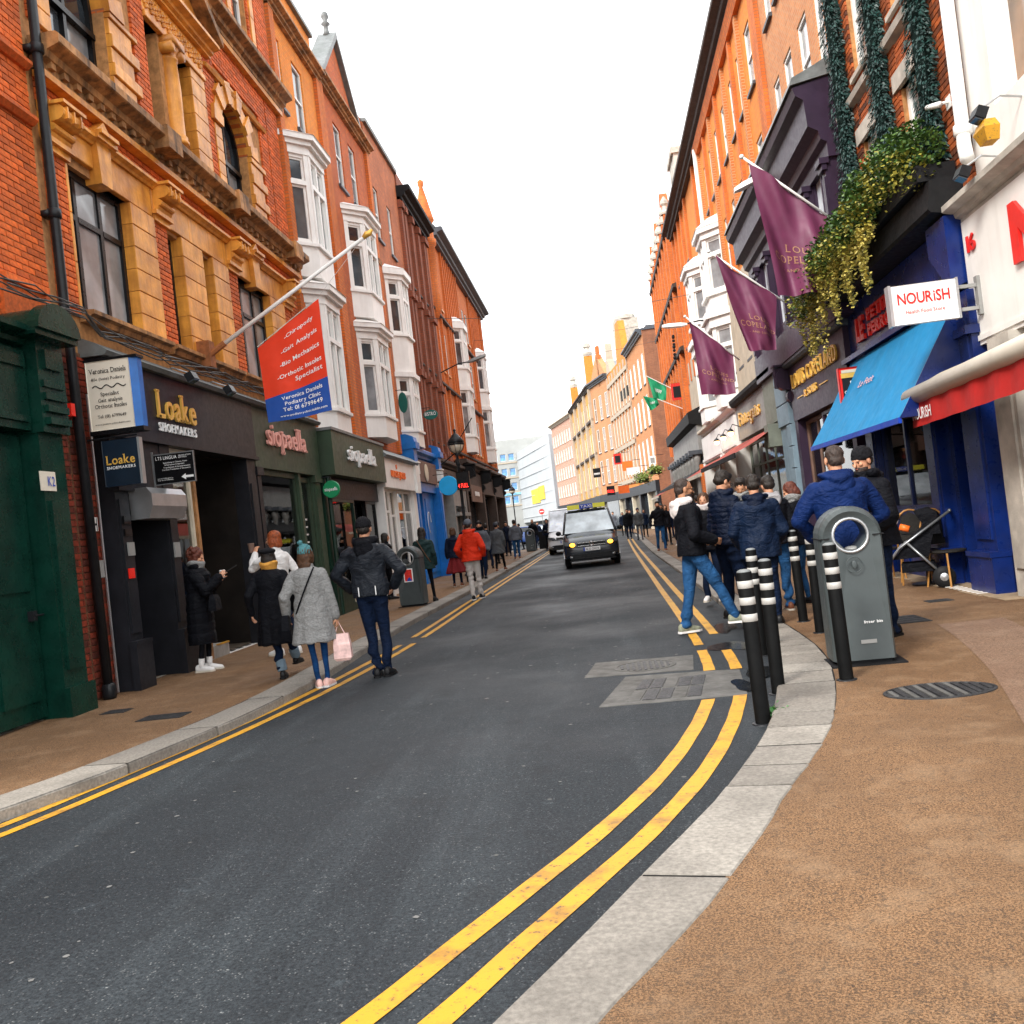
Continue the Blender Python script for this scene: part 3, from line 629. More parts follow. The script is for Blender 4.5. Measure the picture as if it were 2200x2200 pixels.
m = MB(LF); m.box(9.30, 9.86, -.3, .0, 0, 4.0); part('pier', m, 'mortar_dark', r0); bricks(r0, LF, [(9.35,9.84,.1,4.0)], 'brick_dark', 0, d=.015)
m = MB(LF); m.box(8.84, 9.10, .262, .274, 2.40, 2.60); solo('wall_sign', m, 'sign_cream', 'small white and blue number plate on the dark green shopfront', 'sign')
t_ = MB(LF)
text(t_, 'K2', LF.pt(8.95, .278, 2.45), (0,1,0), (0,0,1), .12, .10, off=.01, depth=.004); sp = C.objects[-1]
part('lettering', t_, 'blue_letter', sp)
# drainpipe
dp = thing('drainpipe', 'black iron drainpipe running down between the red brick and yellow terracotta buildings', 'drainpipe', tuple(LF.pt(9.86, .1, .08)))
m = MB(LF); m.tube([(9.86,.13,14),(9.86,.13,4.4),(9.88,.13,4.2),(9.92,.13,.15)], .055, 10); part('pipe', m, 'black_metal', dp, True)
for z in (5.6, 7.5, 9.4): m = MB(LF); m.lathe((9.86,.13,z), [(.056,-.06),(.075,-.05),(.075,.05),(.056,.06)], 12); m.box(9.78, 9.94, 0, .1, z-.03, z+.03); part('collar', m, 'black_metal', dp, True)
m = MB(LF); m.lathe((9.93,.13,.12), [(.07,-.04),(.08,0),(.08,.1),(.06,.14)], 12); part('shoe', m, 'black_metal', dp, True)
# ================================================================ LEFT 1 : terracotta and brick building
r1 = building('terracotta_building', LF, 14.5, 'ornate yellow terracotta and red brick building over the Loake and first siopaella shops')
A1, B1 = (10.42,11.86), (15.68,17.12)
holes = [(*A1,4.62,6.45),(13.02,13.40,4.62,6.40),(14.12,14.50,4.62,6.40),(*B1,4.62,6.45),(10.40,11.82,8.0,9.75),(12.98,13.45,8.0,9.62),(14.02,14.52,8.0,9.62),(15.62,16.92,8.0,9.72),
         (10.5,12.1,11.5,13.2),(13.1,13.6,11.5,13.2),(14.0,14.5,11.5,13.2),(15.7,16.4,11.7,13.3),(17.0,17.7,11.7,13.3)]
m = MB(LF); wall_cells(m, 9.88, 18.93, 4.1, 14.2, -.45, -.02, holes); m.box(9.9, 18.9, -6, -1.9, 0, 14); m.box(9.9,18.9,-1.9,-.46,4.15,14)
part('wall', m, 'mortar', r1)
BR = [(9.98,10.42,4.55,6.45),(12.55,12.98,4.55,6.45),(15.16,15.62,4.55,6.45),(17.95,18.4,4.55,6.45),(18.45,18.9,4.4,7.3),
      (9.95,18.9,6.98,7.30),(12.56,12.97,7.95,10.2),(15.08,15.55,7.95,10.3),(17.72,18.15,7.95,10.8),(9.95,10.3,7.95,10.8),(18.2,18.9,7.8,14.0),(15.1,17.9,10.2,10.85),(9.95,12.95,10.2,10.85),(12.7,15.1,11.35,14),(9.95,10.5,11.3,14),(12.15,12.6,11.3,14),(16.45,16.95,11.3,14),(15.2,15.65,11.3,14),(17.75,18.15,11.3,14)]
bricks(r1, LF, BR, 'brick_red', 290, d=.02)
for u0, u1 in ((9.96,10.44),(12.53,13.0),(15.14,15.64),(17.93,18.42)):
    m = MB(LF); m.box(u0, u1, .02, .07, 6.42, 6.50); m.box(u0-.03, u1+.03, .02, .12, 6.50, 6.56); part('pier_cap', m, 'terracotta', r1)
    console(r1, LF, u0+.03, u1-.03, 6.56, 6.95, .30, 'terracotta')
# terracotta jambs
for u0, u1, dd in ((11.85,12.52,.06),(13.39,14.13,.05),(14.49,15.13,.06),(17.11,17.92,.06)): blocks(r1, LF, u0, u1, 4.62, 6.44, .305, dd)
blocks(r1, LF, 10.38, 10.43, 4.62, 6.44, .6, .03)
for k, (a, b) in enumerate([(9.97,11.0),(11.3,12.5),(12.52,13.7),(13.7,15.12),(15.15,16.2),(16.5,17.4),(17.4,18.4)]):
    m = MB(LF); m.bbox(a+.004, b-.004, -.3, .05, 6.56 if a < 10 else 6.45, 6.86, .008); part('lintel_block', m, 'terracotta', r1)
part('moulding', extr(LF, [(0,6.86),(.08,6.86),(.10,6.89),(.16,6.92),(.16,6.96),(0,6.98)], 9.95, 18.4), 'terracotta', r1)
for c in (11.15, 16.35):
    m = MB(LF); m.prism([(c-.13,6.38),(c+.13,6.38),(c+.17,6.92),(c-.17,6.92)], -.1, .13); m.box(c-.24, c+.24, 0, .2, 6.92, 6.98); m.box(c-.21, c+.21, 0, .24, 6.98, 7.03); m.prism([(c-.2,7.03),(c+.2,7.03),(c,7.2)], 0, .16); part('keystone', m, 'terracotta', r1)
# windows, first floor
for (a, b) in (A1, B1): window(r1, LF, a, b, 4.62, 6.45, 'black_paint', 'glass_grey', rec=.12, split=[0,.22,.62,1], rowz=[0,.68,1], fw_=.08, bar=.07, pane_mats=['glass_grey','glass_grey'])
for (a, b) in ((13.02,13.40),(14.12,14.50)): window(r1, LF, a, b, 4.62, 6.40, 'black_paint', 'glass_dark', rec=.16, rows=2, rowz=[0,.66,1], bar=.06)
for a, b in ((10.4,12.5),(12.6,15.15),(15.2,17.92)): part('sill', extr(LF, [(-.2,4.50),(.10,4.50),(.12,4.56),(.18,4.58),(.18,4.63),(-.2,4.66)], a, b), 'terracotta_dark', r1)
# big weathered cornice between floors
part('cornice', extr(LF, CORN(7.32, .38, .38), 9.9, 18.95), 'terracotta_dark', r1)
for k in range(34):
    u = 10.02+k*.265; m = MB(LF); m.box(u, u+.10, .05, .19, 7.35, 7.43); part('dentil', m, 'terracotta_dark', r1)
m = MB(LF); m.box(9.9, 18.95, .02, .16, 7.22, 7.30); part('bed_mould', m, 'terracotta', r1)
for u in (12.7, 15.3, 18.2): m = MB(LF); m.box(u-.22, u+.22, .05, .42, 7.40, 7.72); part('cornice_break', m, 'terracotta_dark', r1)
# second floor: arched windows
for (a, b, zc) in ((10.40,11.82,9.04),(15.62,16.92,9.07)):
    c, rr_ = (a+b)/2, (b-a)/2; m = MB(LF); arch_infill(m, a, b, zc, 9.76, -.4, 0); part('arch_spandrel', m, 'wall_red', r1)
    voussoirs(r1, LF, c, rr_, zc, .30, .05, 'terracotta')
    blocks(r1, LF, b+.01, b+.62, 7.95, zc, .22, .04, alt=.14); blocks(r1, LF, a-.30, a-.01, 7.95, zc, .22, .04)
    m = MB(LF); m.box(c-.035,c+.035,-.3,-.18,8.02,zc+rr_-.02); m.box(a,b,-.3,-.16,8.66,8.74); m.box(a,a+.07,-.3,-.18,8.0,zc); m.box(b-.07,b,-.3,-.18,8.0,zc); m.box(a,b,-.3,-.18,8.0,8.06)
    for k in range(12):
        a0, a1 = math.pi*k/12, math.pi*(k+1)/12; R1, R2 = rr_, rr_-.07
        m.prism([(c-R1*math.cos(a0),zc+R1*math.sin(a0)),(c-R1*math.cos(a1),zc+R1*math.sin(a1)),(c-R2*math.cos(a1),zc+R2*math.sin(a1)),(c-R2*math.cos(a0),zc+R2*math.sin(a0))], -.3, -.18)
    w_ = part('window', m, 'black_paint', r1)
    for x0, x1 in ((a+.07,c-.035),(c+.035,b-.07)):
        m = MB(LF); m.box(x0,x1,-.26,-.25,8.06,8.66); part('pane', m, 'glass_grey' if x0 > a+.1 else 'glass_mid', w_)
        n = 6; m = MB(LF); pts = [(x0,8.74),(x1,8.74)]+[(x1-(x1-x0)*k/n, zc+math.sqrt(max(0,(rr_-.07)**2-(x1-(x1-x0)*k/n-c)**2))) for k in range(n+1)]; m.prism(pts, -.26, -.25); part('pane', m, 'glass_dark', w_)
# second floor: pair with column
for (a, b) in ((12.98,13.45),(14.02,14.52)): window(r1, LF, a, b, 8.0, 9.62, 'black_paint', 'glass_dark', rec=.32, rowz=[0,.7,1], bar=.07)
blocks(r1, LF, 14.51, 15.06, 7.95, 9.62, .3, .03); blocks(r1, LF, 13.46, 14.01, 7.95, 9.62, .42, -.12)
m = MB(LF); m.lathe((13.73,.0,7.96), [(.19,0),(.19,.06),(.165,.08),(.175,.13),(.145,.17),(.145,.5),(.15,.9),(.13,1.32),(.15,1.34),(.15,1.38),(.13,1.4),(.14,1.46),(.18,1.52)], 18)
m.box(13.52,13.94,-.18,.2,9.50,9.62)
for sx in (-1,1): m.lathe((13.73+sx*.17,-.16,9.44), [(.02,0),(.085,.01),(.085,.34),(.02,.35)], 12, 'y')
part('column', m, 'terracotta', r1, True)
m = MB(LF); m.bbox(12.97,15.07,-.3,.06,9.62,9.72); m.bbox(12.97,15.07,-.3,.02,9.72,10.12)
for k in range(11):
    u = 13.08+k*.186
    for j in range(7): a = j*.9; m.ball((u+.055*math.cos(a), .03, 9.92+.1*math.sin(a)), (.035,.03,.04), 6, 4)
part('frieze', m, 'terracotta', r1)
part('entablature', extr(LF, CORN(10.12, .2, .28), 12.75, 15.3), 'terracotta', r1)
m = MB(LF); m.prism([(12.7,10.32),(15.35,10.32),(14.02,11.25)], 0, .08); part('tympanum', m, 'terracotta', r1)
for sg in (-1,1):
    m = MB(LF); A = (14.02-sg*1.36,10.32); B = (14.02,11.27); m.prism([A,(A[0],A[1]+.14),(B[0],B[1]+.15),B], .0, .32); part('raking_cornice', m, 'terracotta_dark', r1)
part('arch_string', extr(LF, [(0,9.93),(.06,9.93),(.09,9.98),(0,10.02)], 15.1, 17.95), 'terracotta', r1)
for a, b in ((15.15, 19.1), (9.9, 12.8)):
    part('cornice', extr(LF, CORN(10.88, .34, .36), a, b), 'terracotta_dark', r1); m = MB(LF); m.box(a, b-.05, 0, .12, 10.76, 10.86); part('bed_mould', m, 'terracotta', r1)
for (a, b) in ((15.7,16.4),(17.0,17.7)): window(r1, LF, a, b, 11.7, 13.3, 'white_paint', 'glass_dark', sill='terracotta')
for u in (15.4, 16.7, 17.95): blocks(r1, LF, u-.1, u+.1, 11.3, 14, .5, .05)
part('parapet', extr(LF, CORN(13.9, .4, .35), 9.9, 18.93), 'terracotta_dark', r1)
m = MB(LF); m.box(9.87,10.36,-.3,.0,0,4.1); part('pier', m, 'mortar_dark', r1); bricks(r1, LF, [(9.88,10.35,.1,4.05)], 'brick_dark', 200, d=.015)
for u, mt in ((9.99,'pipe_ochre'),(10.06,'black_metal'),(10.26,'steel')): m = MB(LF); m.tube([(u,.05,.1),(u,.05,1.2),(u+.01,.05,2.6),(u-.01,.06,3.6)], .016, 6); part('conduit', m, mt, r1)
# ---- Loake shop
m = MB(LF); m.box(10.36,15.02,-.3,.23,3.15,4.05); m.box(10.36,15.04,.0,.27,3.10,3.155); part('fascia', m, 'charcoal', r1)
part('fascia_hood', extr(LF, [(-.1,4.05),(.30,4.05),(.34,4.10),(.2,4.2),(-.1,4.34)], 10.3, 18.62), 'lead', r1)
def lett(root, s, u, z, h, wid, d, mat, off=0, serif=False, gap=.08, dep=.03, side=1, fr=LF, nm='lettering'):
    t = MB(); text(t, s, fr.pt(u, d, z), (0, side, 0), (0,0,1), wid, h, gap, off, serif, dep); return part(nm, t, mat, root)
lett(r1, 'Loake', 11.60, 3.46, .36, 1.14, .235, 'gold', .012, True, .10, .03)
lett(r1, 'SHOEMAKERS', 11.60, 3.28, .115, 1.12, .235, 'white_letter', .004, True, .26, .02)
m = MB(LF); m.box(10.38,10.68,-.3,.2,.08,3.1); m.box(10.42,10.64,.2,.225,.75,2.35); m.box(10.34,10.72,.2,.29,.08,.62); m.box(10.34,10.72,.2,.30,.62,.66); m.box(10.35,10.71,.2,.28,2.45,2.52); part('pilaster', m, 'charcoal', r1)
m = MB(LF); m.box(11.62,11.9,-.3,.2,.08,3.1); m.box(11.66,11.86,.2,.225,.75,2.35); m.box(11.58,11.94,.2,.29,.08,.62); m.box(11.58,11.94,.2,.30,.62,.66); part('pilaster', m, 'charcoal', r1)
m = MB(LF); m.box(14.62,14.98,-.3,.2,.08,3.1); m.box(14.68,14.92,.2,.225,.75,2.7); m.box(14.58,15.02,.2,.28,.5,.56); part('pilaster', m, 'charcoal', r1)
m = MB(LF); m.box(10.68,11.62,-.3,.19,2.42,3.1); part('door_head', m, 'charcoal', r1)
m = MB(LF); m.prism([(.19,2.10),(.42,2.10),(.48,2.25),(.48,2.40),(.42,2.48),(.19,2.48)], 10.72, 11.66, 'u'); part('shutter_box', m, 'steel', r1)
m = MB(LF); m.box(10.70,11.60,-.5,-.42,.1,2.10); m.box(10.8,11.5,-.42,-.40,1.2,2.0); m.box(10.8,11.5,-.42,-.40,.25,1.05); dr = part('door', m, 'black_paint', r1)
m = MB(LF); m.box(11.0,11.3,-.40,-.385,1.42,1.46); part('letterbox', m, 'steel', dr)
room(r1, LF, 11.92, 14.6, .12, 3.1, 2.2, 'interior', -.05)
m = MB(LF); m.box(11.92,12.62,-.3,.14,.08,.72); m.box(11.92,12.62,.05,.18,.72,.76); part('stall_riser', m, 'charcoal', r1)
m = MB(LF); m.box(11.92,11.97,.04,.12,.76,3.1); m.box(12.56,12.62,.04,.12,.76,3.1); m.box(11.97,12.56,.04,.12,.76,.81); m.box(11.97,12.56,.04,.12,2.98,3.1); sw = part('shop_window', m, 'cream_paint', r1)
m = MB(LF); m.box(11.97,12.56,.07,.08,.81,2.98); part('pane', m, 'shop_glass', sw)
for z in (1.2,1.62,2.04,2.46):
    m = MB(LF); m.box(11.98,12.55,-.45,-.02,z,z+.02); part('shelf', m, 'white_paint', r1)
    for k in range(3):
        u = 12.02+k*.18; m = MB(LF); m.loft([[(u,-.38,z+.02),(u+.09,-.38,z+.02),(u+.09,-.08,z+.02),(u,-.08,z+.02)],[(u,-.38,z+.09),(u+.09,-.38,z+.09),(u+.08,-.12,z+.05),(u+.01,-.12,z+.05)],[(u+.01,-.38,z+.12),(u+.08,-.38,z+.12),(u+.07,-.28,z+.12),(u+.02,-.28,z+.12)]])
        solo('shoe', m, ('leather_brown' if (k+int(z*10)) % 2 else 'black_paint') if 'leather_brown' in MT else 'brown_panel', f"{'brown' if (k+int(z*10)) % 2 else 'black'} shoe, {['nearest','middle','farthest'][k]} on the {['lowest','second','third','top'][int((z-1.1)/.42)]} shelf of the Loake window", 'shoe', 'shoes on the Loake window shelves')
m = MB(LF); m.box(12.75,12.83,-.3,.1,.1,3.05); part('post', m, 'terracotta_dark', r1)
m = MB(LF); m.box(12.95,13.75,-1.25,-1.2,.15,2.9); m.box(13.8,14.6,-1.25,-1.2,.15,2.9); m.box(13.74,13.81,-1.22,-1.14,.9,1.4); part('door', m, 'black_paint', r1)
m = MB(LF); m.box(14.2,14.35,-1.195,-1.19,1.9,2.5); m.box(13.9,14.0,-1.195,-1.19,1.35,1.45); part('poster', m, 'grey_paint', r1)
for k in range(4):
    m = MB(LF); m.box(13.0+k*.32,13.22+k*.32,-1.19,-1.18,1.5+.25*(k%2),1.8+.25*(k%2)); part('poster', m, ['grey_paint','cream_paint','brown_panel','grey_paint'][k], r1)
m = MB(LF); m.box(11.95,13.5,-.6,.05,.08,.26); part('step', m, 'concrete', r1)
m = MB(LF); m.box(13.1,13.52,.02,.055,.255,.275); part('step_nosing', m, 'yellow_line', r1)
m = MB(LF)
for i in range(8):
    for j in range(4):
        if (i+j) % 2: m.box(13.52+i*.15, 13.67+i*.15, .02-.15*j-.15, .02-.15*j, .084, .10)
part('doorstep_tiles', m, 'black_paint', r1)
m = MB(LF); m.box(13.5,14.9,-.6,.05,.07,.092); part('doorstep', m, 'white_paint', r1)
# ---- siopaella first shop
m = MB(LF); m.box(15.02,18.66,-.3,.20,3.0,4.05); part('fascia', m, 'green_sage', r1)
lett(r1, 'siopaella', 15.62, 3.42, .40, 2.1, .21, 'pink_letter', .004, True, .12, .05)
for a, b in ((15.04,15.3),(17.3,17.42),(18.2,18.62)):
    m = MB(LF); m.box(a,b,-.3,.16,.08,3.0); m.box(a-.02,b+.02,.16,.2,.08,.5); 
    if b-a > .2: m.box(a+.05,b-.05,.16,.185,.7,2.9); m.box(a-.02,b+.02,.0,.22,2.86,3.0)
    part('pilaster', m, 'green_sage' if a > 15.1 else 'charcoal', r1)
room(r1, LF, 15.3, 18.2, .5, 3.0, 1.3, 'interior', -.05)
m = MB(LF); m.box(15.3,17.3,-.3,.12,.08,.72); m.box(15.3,17.3,.06,.2,.72,.78); part('stall_riser', m, 'green_bottle', r1)
m = MB(LF); m.box(15.3,17.3,.02,.1,2.9,3.0); m.box(15.3,15.36,.02,.1,.78,2.9); m.box(17.24,17.3,.02,.1,.78,2.9); m.box(15.36,17.24,.02,.1,.78,.84); sw = part('shop_window', m, 'green_sage', r1)
m = MB(LF); m.box(15.36,17.24,.05,.06,.84,2.9); part('pane', m, 'shop_glass', sw)
m = MB(LF); m.box(17.42,17.5,-.02,.1,.1,2.95); m.box(18.1,18.2,-.02,.1,.1,2.95); m.box(17.5,18.1,-.02,.08,.1,.55); m.box(17.5,18.1,-.02,.08,2.85,2.95); dr = part('door', m, 'green_sage', r1)
m = MB(LF); m.box(17.5,18.1,.03,.04,.55,2.85); part('pane', m, 'shop_glass', dr)
for k in range(5):
    m = MB(LF); m.box(17.7,17.9,.042,.044,1.5+k*.15,1.53+k*.15); part('lettering', m, 'white_letter', dr)
for k, z in ((0,2.3),(1,1.5)): m = MB(LF); m.box(15.4,17.2,-.5,-.2,z,z+.03); part('shelf', m, 'black_paint', r1)
for k in range(6):
    u = 15.6+k*.28; m = MB(LF); c = ['white_paint','charcoal','blue_letter','cream_paint','white_paint','brown_panel'][k]
    m.lathe((u,-.33,1.53), [(.05,0),(.06,.1),(.035,.18),(.03,.22)], 10); m.ball((u,-.33,1.86), (.1,.1,.12), 10, 7); m.lathe((u,-.33,1.9), [(.14,0),(.15,.02),(.1,.05),(.09,.14),(.02,.16)], 12)
    solo('hat_stand', m, c, ['pale display head, nearest in the first siopaella window','dark display head, second in the siopaella window','blue display head in the siopaella window','cream display head in the siopaella window','white display head, fifth in the siopaella window','brown display head, farthest in the siopaella window'][k], 'display head', 'display heads with hats in the siopaella window', smooth=True)
for k in range(7):
    u = 15.5+k*.24; m = MB(LF); m.loft([[(u,-.45,.95),(u+.2,-.45,.95),(u+.2,-.25,.95),(u,-.25,.95)],[(u+.02,-.42,1.35),(u+.18,-.42,1.35),(u+.18,-.28,1.35),(u+.02,-.28,1.35)]]); m.tube([(u+.04,-.35,1.34),(u+.07,-.35,1.46),(u+.13,-.35,1.46),(u+.16,-.35,1.34)], .01, 5)
    solo('handbag', m, ['brown_panel','blue_letter','red_letter','charcoal','cream_paint','green_sage','charcoal'][k], ['brown handbag, nearest in the siopaella window','blue handbag in the siopaella window','red handbag in the siopaella window','charcoal handbag in the middle of the siopaella window','cream handbag in the siopaella window','green handbag in the siopaella window','dark handbag, farthest in the siopaella window'][k], 'handbag', 'handbags on show in the siopaella window')
m = MB(LF); m.tube([(15.9,-.2,2.62),(16.9,-.2,2.70)], .03, 8); part('strip_lamp', m, 'lit_orange', r1)
def glazing(root, fr, u0, u1, z0, z1, n, mat, d=.05, glass='shop_glass', name='shop_window', tr=None, bar=.06):
    m = MB(fr); m.box(u0,u0+bar,d-.07,d+.03,z0,z1); m.box(u1-bar,u1,d-.07,d+.03,z0,z1); m.box(u0+bar,u1-bar,d-.07,d+.03,z0,z0+bar); m.box(u0+bar,u1-bar,d-.07,d+.03,z1-bar,z1)
    for k in range(1,n): x = u0+(u1-u0)*k/n; m.box(x-bar/2,x+bar/2,d-.06,d+.02,z0+bar,z1-bar)
    if tr: m.box(u0+bar,u1-bar,d-.05,d+.015,tr-bar/2,tr+bar/2)
    o = part(name, m, mat, root)
    for k in range(n):
        a, b = u0+(u1-u0)*k/n+bar*.5, u0+(u1-u0)*(k+1)/n-bar*.5
        for (c, e) in (((z0+bar,z1-bar),) if not tr else ((z0+bar,tr-.03),(tr+.03,z1-bar))): m = MB(fr); m.box(a,b,d-.02,d-.01,c,e); part('pane', m, glass, o)
    return o
# ================================================================ LEFT 2
r2 = building('bay_fronted_building', LF, 20.8, 'bright orange brick building with the nearest white bay window, over the boxed siopaella sign')
holes = [(19.02,19.75,11.2,12.78),(20.55,21.3,11.2,12.78)]
m = MB(LF); wall_cells(m, 18.97, 22.6, 4.1, 13.3, -.35, 0, holes); m.box(19,22.55,-6,-2.2,0,13.2); m.box(19,22.55,-2.2,-.36,4.15,13.2); m.box(19.0,22.6,-.4,-.05,13.3,14.35); part('wall', m, 'wall_orange', r2)
for a, b, *_ in holes: window(r2, LF, a, b, 11.2, 12.78, 'white_paint', 'glass_mid', rec=.07, sill='slate')
for u in (18.97, 22.32): m = MB(LF); m.box(u, u+.3, 0, .09, 4.1, 13.25); part('pilaster', m, 'wall_deep', r2)
part('gutter', extr(LF, CORN(13.2,.22,.28), 18.97, 22.6), 'terracotta_dark', r2)
m = MB(LF); m.box(19.0,22.6,-.45,.05,14.35,14.45); part('coping', m, 'lead', r2)
LV = lambda a: [(a[0],a[1],'solid',.0),(a[1],a[1]+.07,'solid',.06),(a[1]+.07,a[2],'glaze',0),(a[2],a[2]+.18,'solid',.02),(a[2]+.18,a[2]+.28,'solid',.10),(a[2]+.28,a[2]+.40,'solid',.18),(a[2]+.40,a[2]+.58,'roof',.2)]
b1 = bay(r2, LF, 19.12, 21.2, .42, .48, LV((3.95,4.45,6.8))+LV((7.38,8.05,10.08)), glass='glass_mid')
def box_fascia():
    m = MB(LF); m.box(18.78,23.4,-.2,.47,3.02,3.96); part('fascia', m, 'green_sage', r2); m = MB(LF); m.box(18.76,23.42,-.2,.5,3.96,4.02); part('capping', m, 'lead', r2)
box_fascia()
lett(r2, 'siopaella', 19.85, 3.38, .36, 2.45, .475, 'white_letter', .004, True, .12, .05)
m = MB(LF); m.box(18.7,19.15,-.3,.2,.08,3.0); m.box(18.66,19.2,.2,.27,.08,.75); m.tube([(18.9,.26,.1),(18.9,.26,3.0)], .05, 8); m.box(18.68,19.18,.0,.3,1.05,1.12); part('pilaster', m, 'green_bottle', r2)
room(r2, LF, 19.2, 23.3, .1, 3.0, 2.2, 'interior', -.25)
m = MB(LF); m.box(19.15,21.1,-.3,.25,.08,.58); m.box(19.15,21.1,.2,.32,.58,.64); part('stall_riser', m, 'green_bottle', r2)
m = MB(LF); m.box(20.0,20.06,.25,.262,.25,.45); part('vent', m, 'cream_paint', r2)
glazing(r2, LF, 19.2, 21.05, .64, 2.55, 1, 'green_bottle', .15); glazing(r2, LF, 21.2, 22.2, .1, 2.55, 1, 'black_paint', -.1); glazing(r2, LF, 22.3, 23.3, .64, 2.55, 1, 'black_paint', .1)
m = MB(LF); m.box(19.15,23.4,-.3,.2,2.55,3.0); part('transom', m, 'charcoal', r2)
for k, c in enumerate(['leather_coat','terracotta','white_paint','blue_letter','brown_panel']):
    u = 19.45+k*.22; m = MB(LF); m.loft([[(u-.10,-.3,1.0),(u+.10,-.3,1.0),(u+.10,-.1,1.0),(u-.10,-.1,1.0)],[(u-.12,-.28,1.5),(u+.12,-.28,1.5),(u+.12,-.12,1.5),(u-.12,-.12,1.5)],[(u-.11,-.27,1.72),(u+.11,-.27,1.72),(u+.11,-.13,1.72),(u-.11,-.13,1.72)],[(u-.03,-.23,1.8),(u+.03,-.23,1.8),(u+.03,-.17,1.8),(u-.03,-.17,1.8)]])
    solo('garment', m, c if c in MT else 'brown_panel', ['brown leather jacket hung in the second siopaella window','tan suede coat hung in the second siopaella window','white top hung in the second siopaella window','blue dress hung in the second siopaella window','dark brown coat hung at the far end of the second siopaella window'][k], 'garment', 'garments in the siopaella window')
m = MB(LF); m.tube([(19.3,-.2,1.86),(20.6,-.2,1.86)], .012, 6); solo('clothes_rail', m, 'steel', 'thin steel clothes rail in the second siopaella window', 'rail')
for k in range(3):
    m = MB(LF); m.lathe((19.6+k*.4,-.1,2.28), [(.02,.2),(.1,.12),(.12,0),(.1,-.01)][::-1], 12); solo('window_lamp', m, 'white_paint', ['nearest white dome lamp in the boxed shop window','middle white dome lamp in the boxed shop window','farthest white dome lamp in the boxed shop window'][k], 'lamp', 'dome lamps in the siopaella window')
# hanging disc
def disc_sign(label, x, y, z, r, mat, tx=None, tmat='white_letter', arm=.4, rx=None):
    t = thing('hanging_sign', label, 'sign', (x, y, z)); m = MB(); m.lathe((x,y-.02,z), [(r*.96,-.035),(r,-.02),(r,.02),(r*.96,.035)], 28, 'y')
    if rx: m.v = [(x+(a-x)*rx, b, c) for a, b, c in m.v]
    part('disc', m, mat, t); m = MB(); m.tube([(x,y,z+r),(x,y,z+r+.08),(x-arm,y,z+r+.08)], .012, 6); part('bracket', m, 'black_metal', t)
    if tx: m = MB(); w = r*1.5*(rx or 1); text(m, tx, (x-w/2, y-.058, z-.03), (1,0,0), (0,0,1), w, .07 if not rx else .12, .1, .01, False, .006); part('lettering', m, tmat, t)
    return t
disc_sign('round green siopaella sign hanging below the boxed fascia', -5.44, 18.6, 2.70, .18, 'green_logo' if 'green_logo' in MT else 'green_sage', 'siopaella')
# ================================================================ LEFT 3
r3 = building('gabled_building', LF, 25.1, 'mottled red brick building with the second white bay and a gable, over the white shop')
holes = [(23.86,24.57,11.1,12.8),(25.34,26.04,11.1,12.8)]
m = MB(LF); wall_cells(m, 22.6, 27.6, 4.1, 13.4, -.35, 0, holes); m.box(22.65,27.55,-6,-2.2,0,13.3); m.box(22.65,27.55,-2.2,-.36,4.15,13.3)
m.prism([(22.9,13.4),(27.0,13.4),(24.95,15.5)], -.4, -.02); m.box(26.2,27.6,-.4,-.05,13.4,14.5); part('wall', m, 'wall_red', r3)
for a, b, *_ in holes: window(r3, LF, a, b, 11.1, 12.8, 'white_paint', 'glass_mid', rec=.07, sill='slate')
for u in (22.6, 27.3): m = MB(LF); m.box(u, u+.28, 0, .09, 4.1, 13.3); part('pilaster', m, 'wall_deep', r3)
part('gutter', extr(LF, CORN(13.3,.22,.28), 22.6, 27.6), 'terracotta_dark', r3)
for sg in (-1,1): m = MB(LF); m.prism([(24.95+sg*2.1,13.45),(24.95+sg*2.1,13.62),(24.95,15.75),(24.95,15.55)], -.4, .12); part('gable_coping', m, 'lead', r3)
m = MB(LF); m.lathe((24.95,-.15,15.65), [(.12,0),(.08,.15),(.06,.3),(.13,.36),(.05,.45),(.11,.55),(.09,.66),(.02,.72)], 12); part('finial', m, 'lead', r3, True)
b2 = bay(r3, LF, 23.85, 26.15, .42, .5, LV((4.3,4.85,6.95))+LV((7.53,8.2,10.1)), glass='glass_dark')
for (z, h) in ((9.8,.3),(7.3,.3)): part('string_course', extr(LF, [(0,z),(.12,z+.08),(.14,z+h-.08),(0,z+h)], 27.2, 27.58), 'terracotta_dark', r3)
# white shop
m = MB(LF); m.prism([(23.45,2.92),(27.75,2.92),(27.75,3.7),(23.45,3.7)], -.2, .42); m.prism([(27.3,2.86),(27.8,2.86),(27.85,3.3),(27.8,3.75),(27.3,3.75)], .42, .5); part('fascia', m, 'white_paint', r3)
part('capping', extr(LF, [(-.2,3.7),(.5,3.7),(.54,3.76),(.3,3.95),(-.2,4.1)], 23.42, 27.7), 'lead', r3)
lett(r3, 'UNCLE', 24.2, 3.22, .17, .9, .425, 'orange_letter', .03, False, .06, .03); lett(r3, 'JACKS', 25.2, 3.22, .17, .75, .425, 'orange_letter', .03, False, .06, .03)
m = MB(LF); m.lathe((24.95,.42,3.52), [(.07,0),(.07,.02)], 5, 'y'); part('logo', m, 'orange_letter', r3)
for a, b in ((23.45,23.62),(27.3,27.75)): m = MB(LF); m.box(a,b,-.3,.34,.08,2.92); part('pilaster', m, 'white_paint', r3)
room(r3, LF, 23.6, 27.3, .1, 2.9, 2.2, 'interior_warm', -.1)
glazing(r3, LF, 23.62, 24.5, .5, 2.9, 1, 'white_paint', .2, tr=2.3); glazing(r3, LF, 24.5, 25.5, .1, 2.9, 2, 'white_paint', .12, tr=2.2); glazing(r3, LF, 25.5, 27.3, .5, 2.9, 2, 'white_paint', .2, tr=2.3)
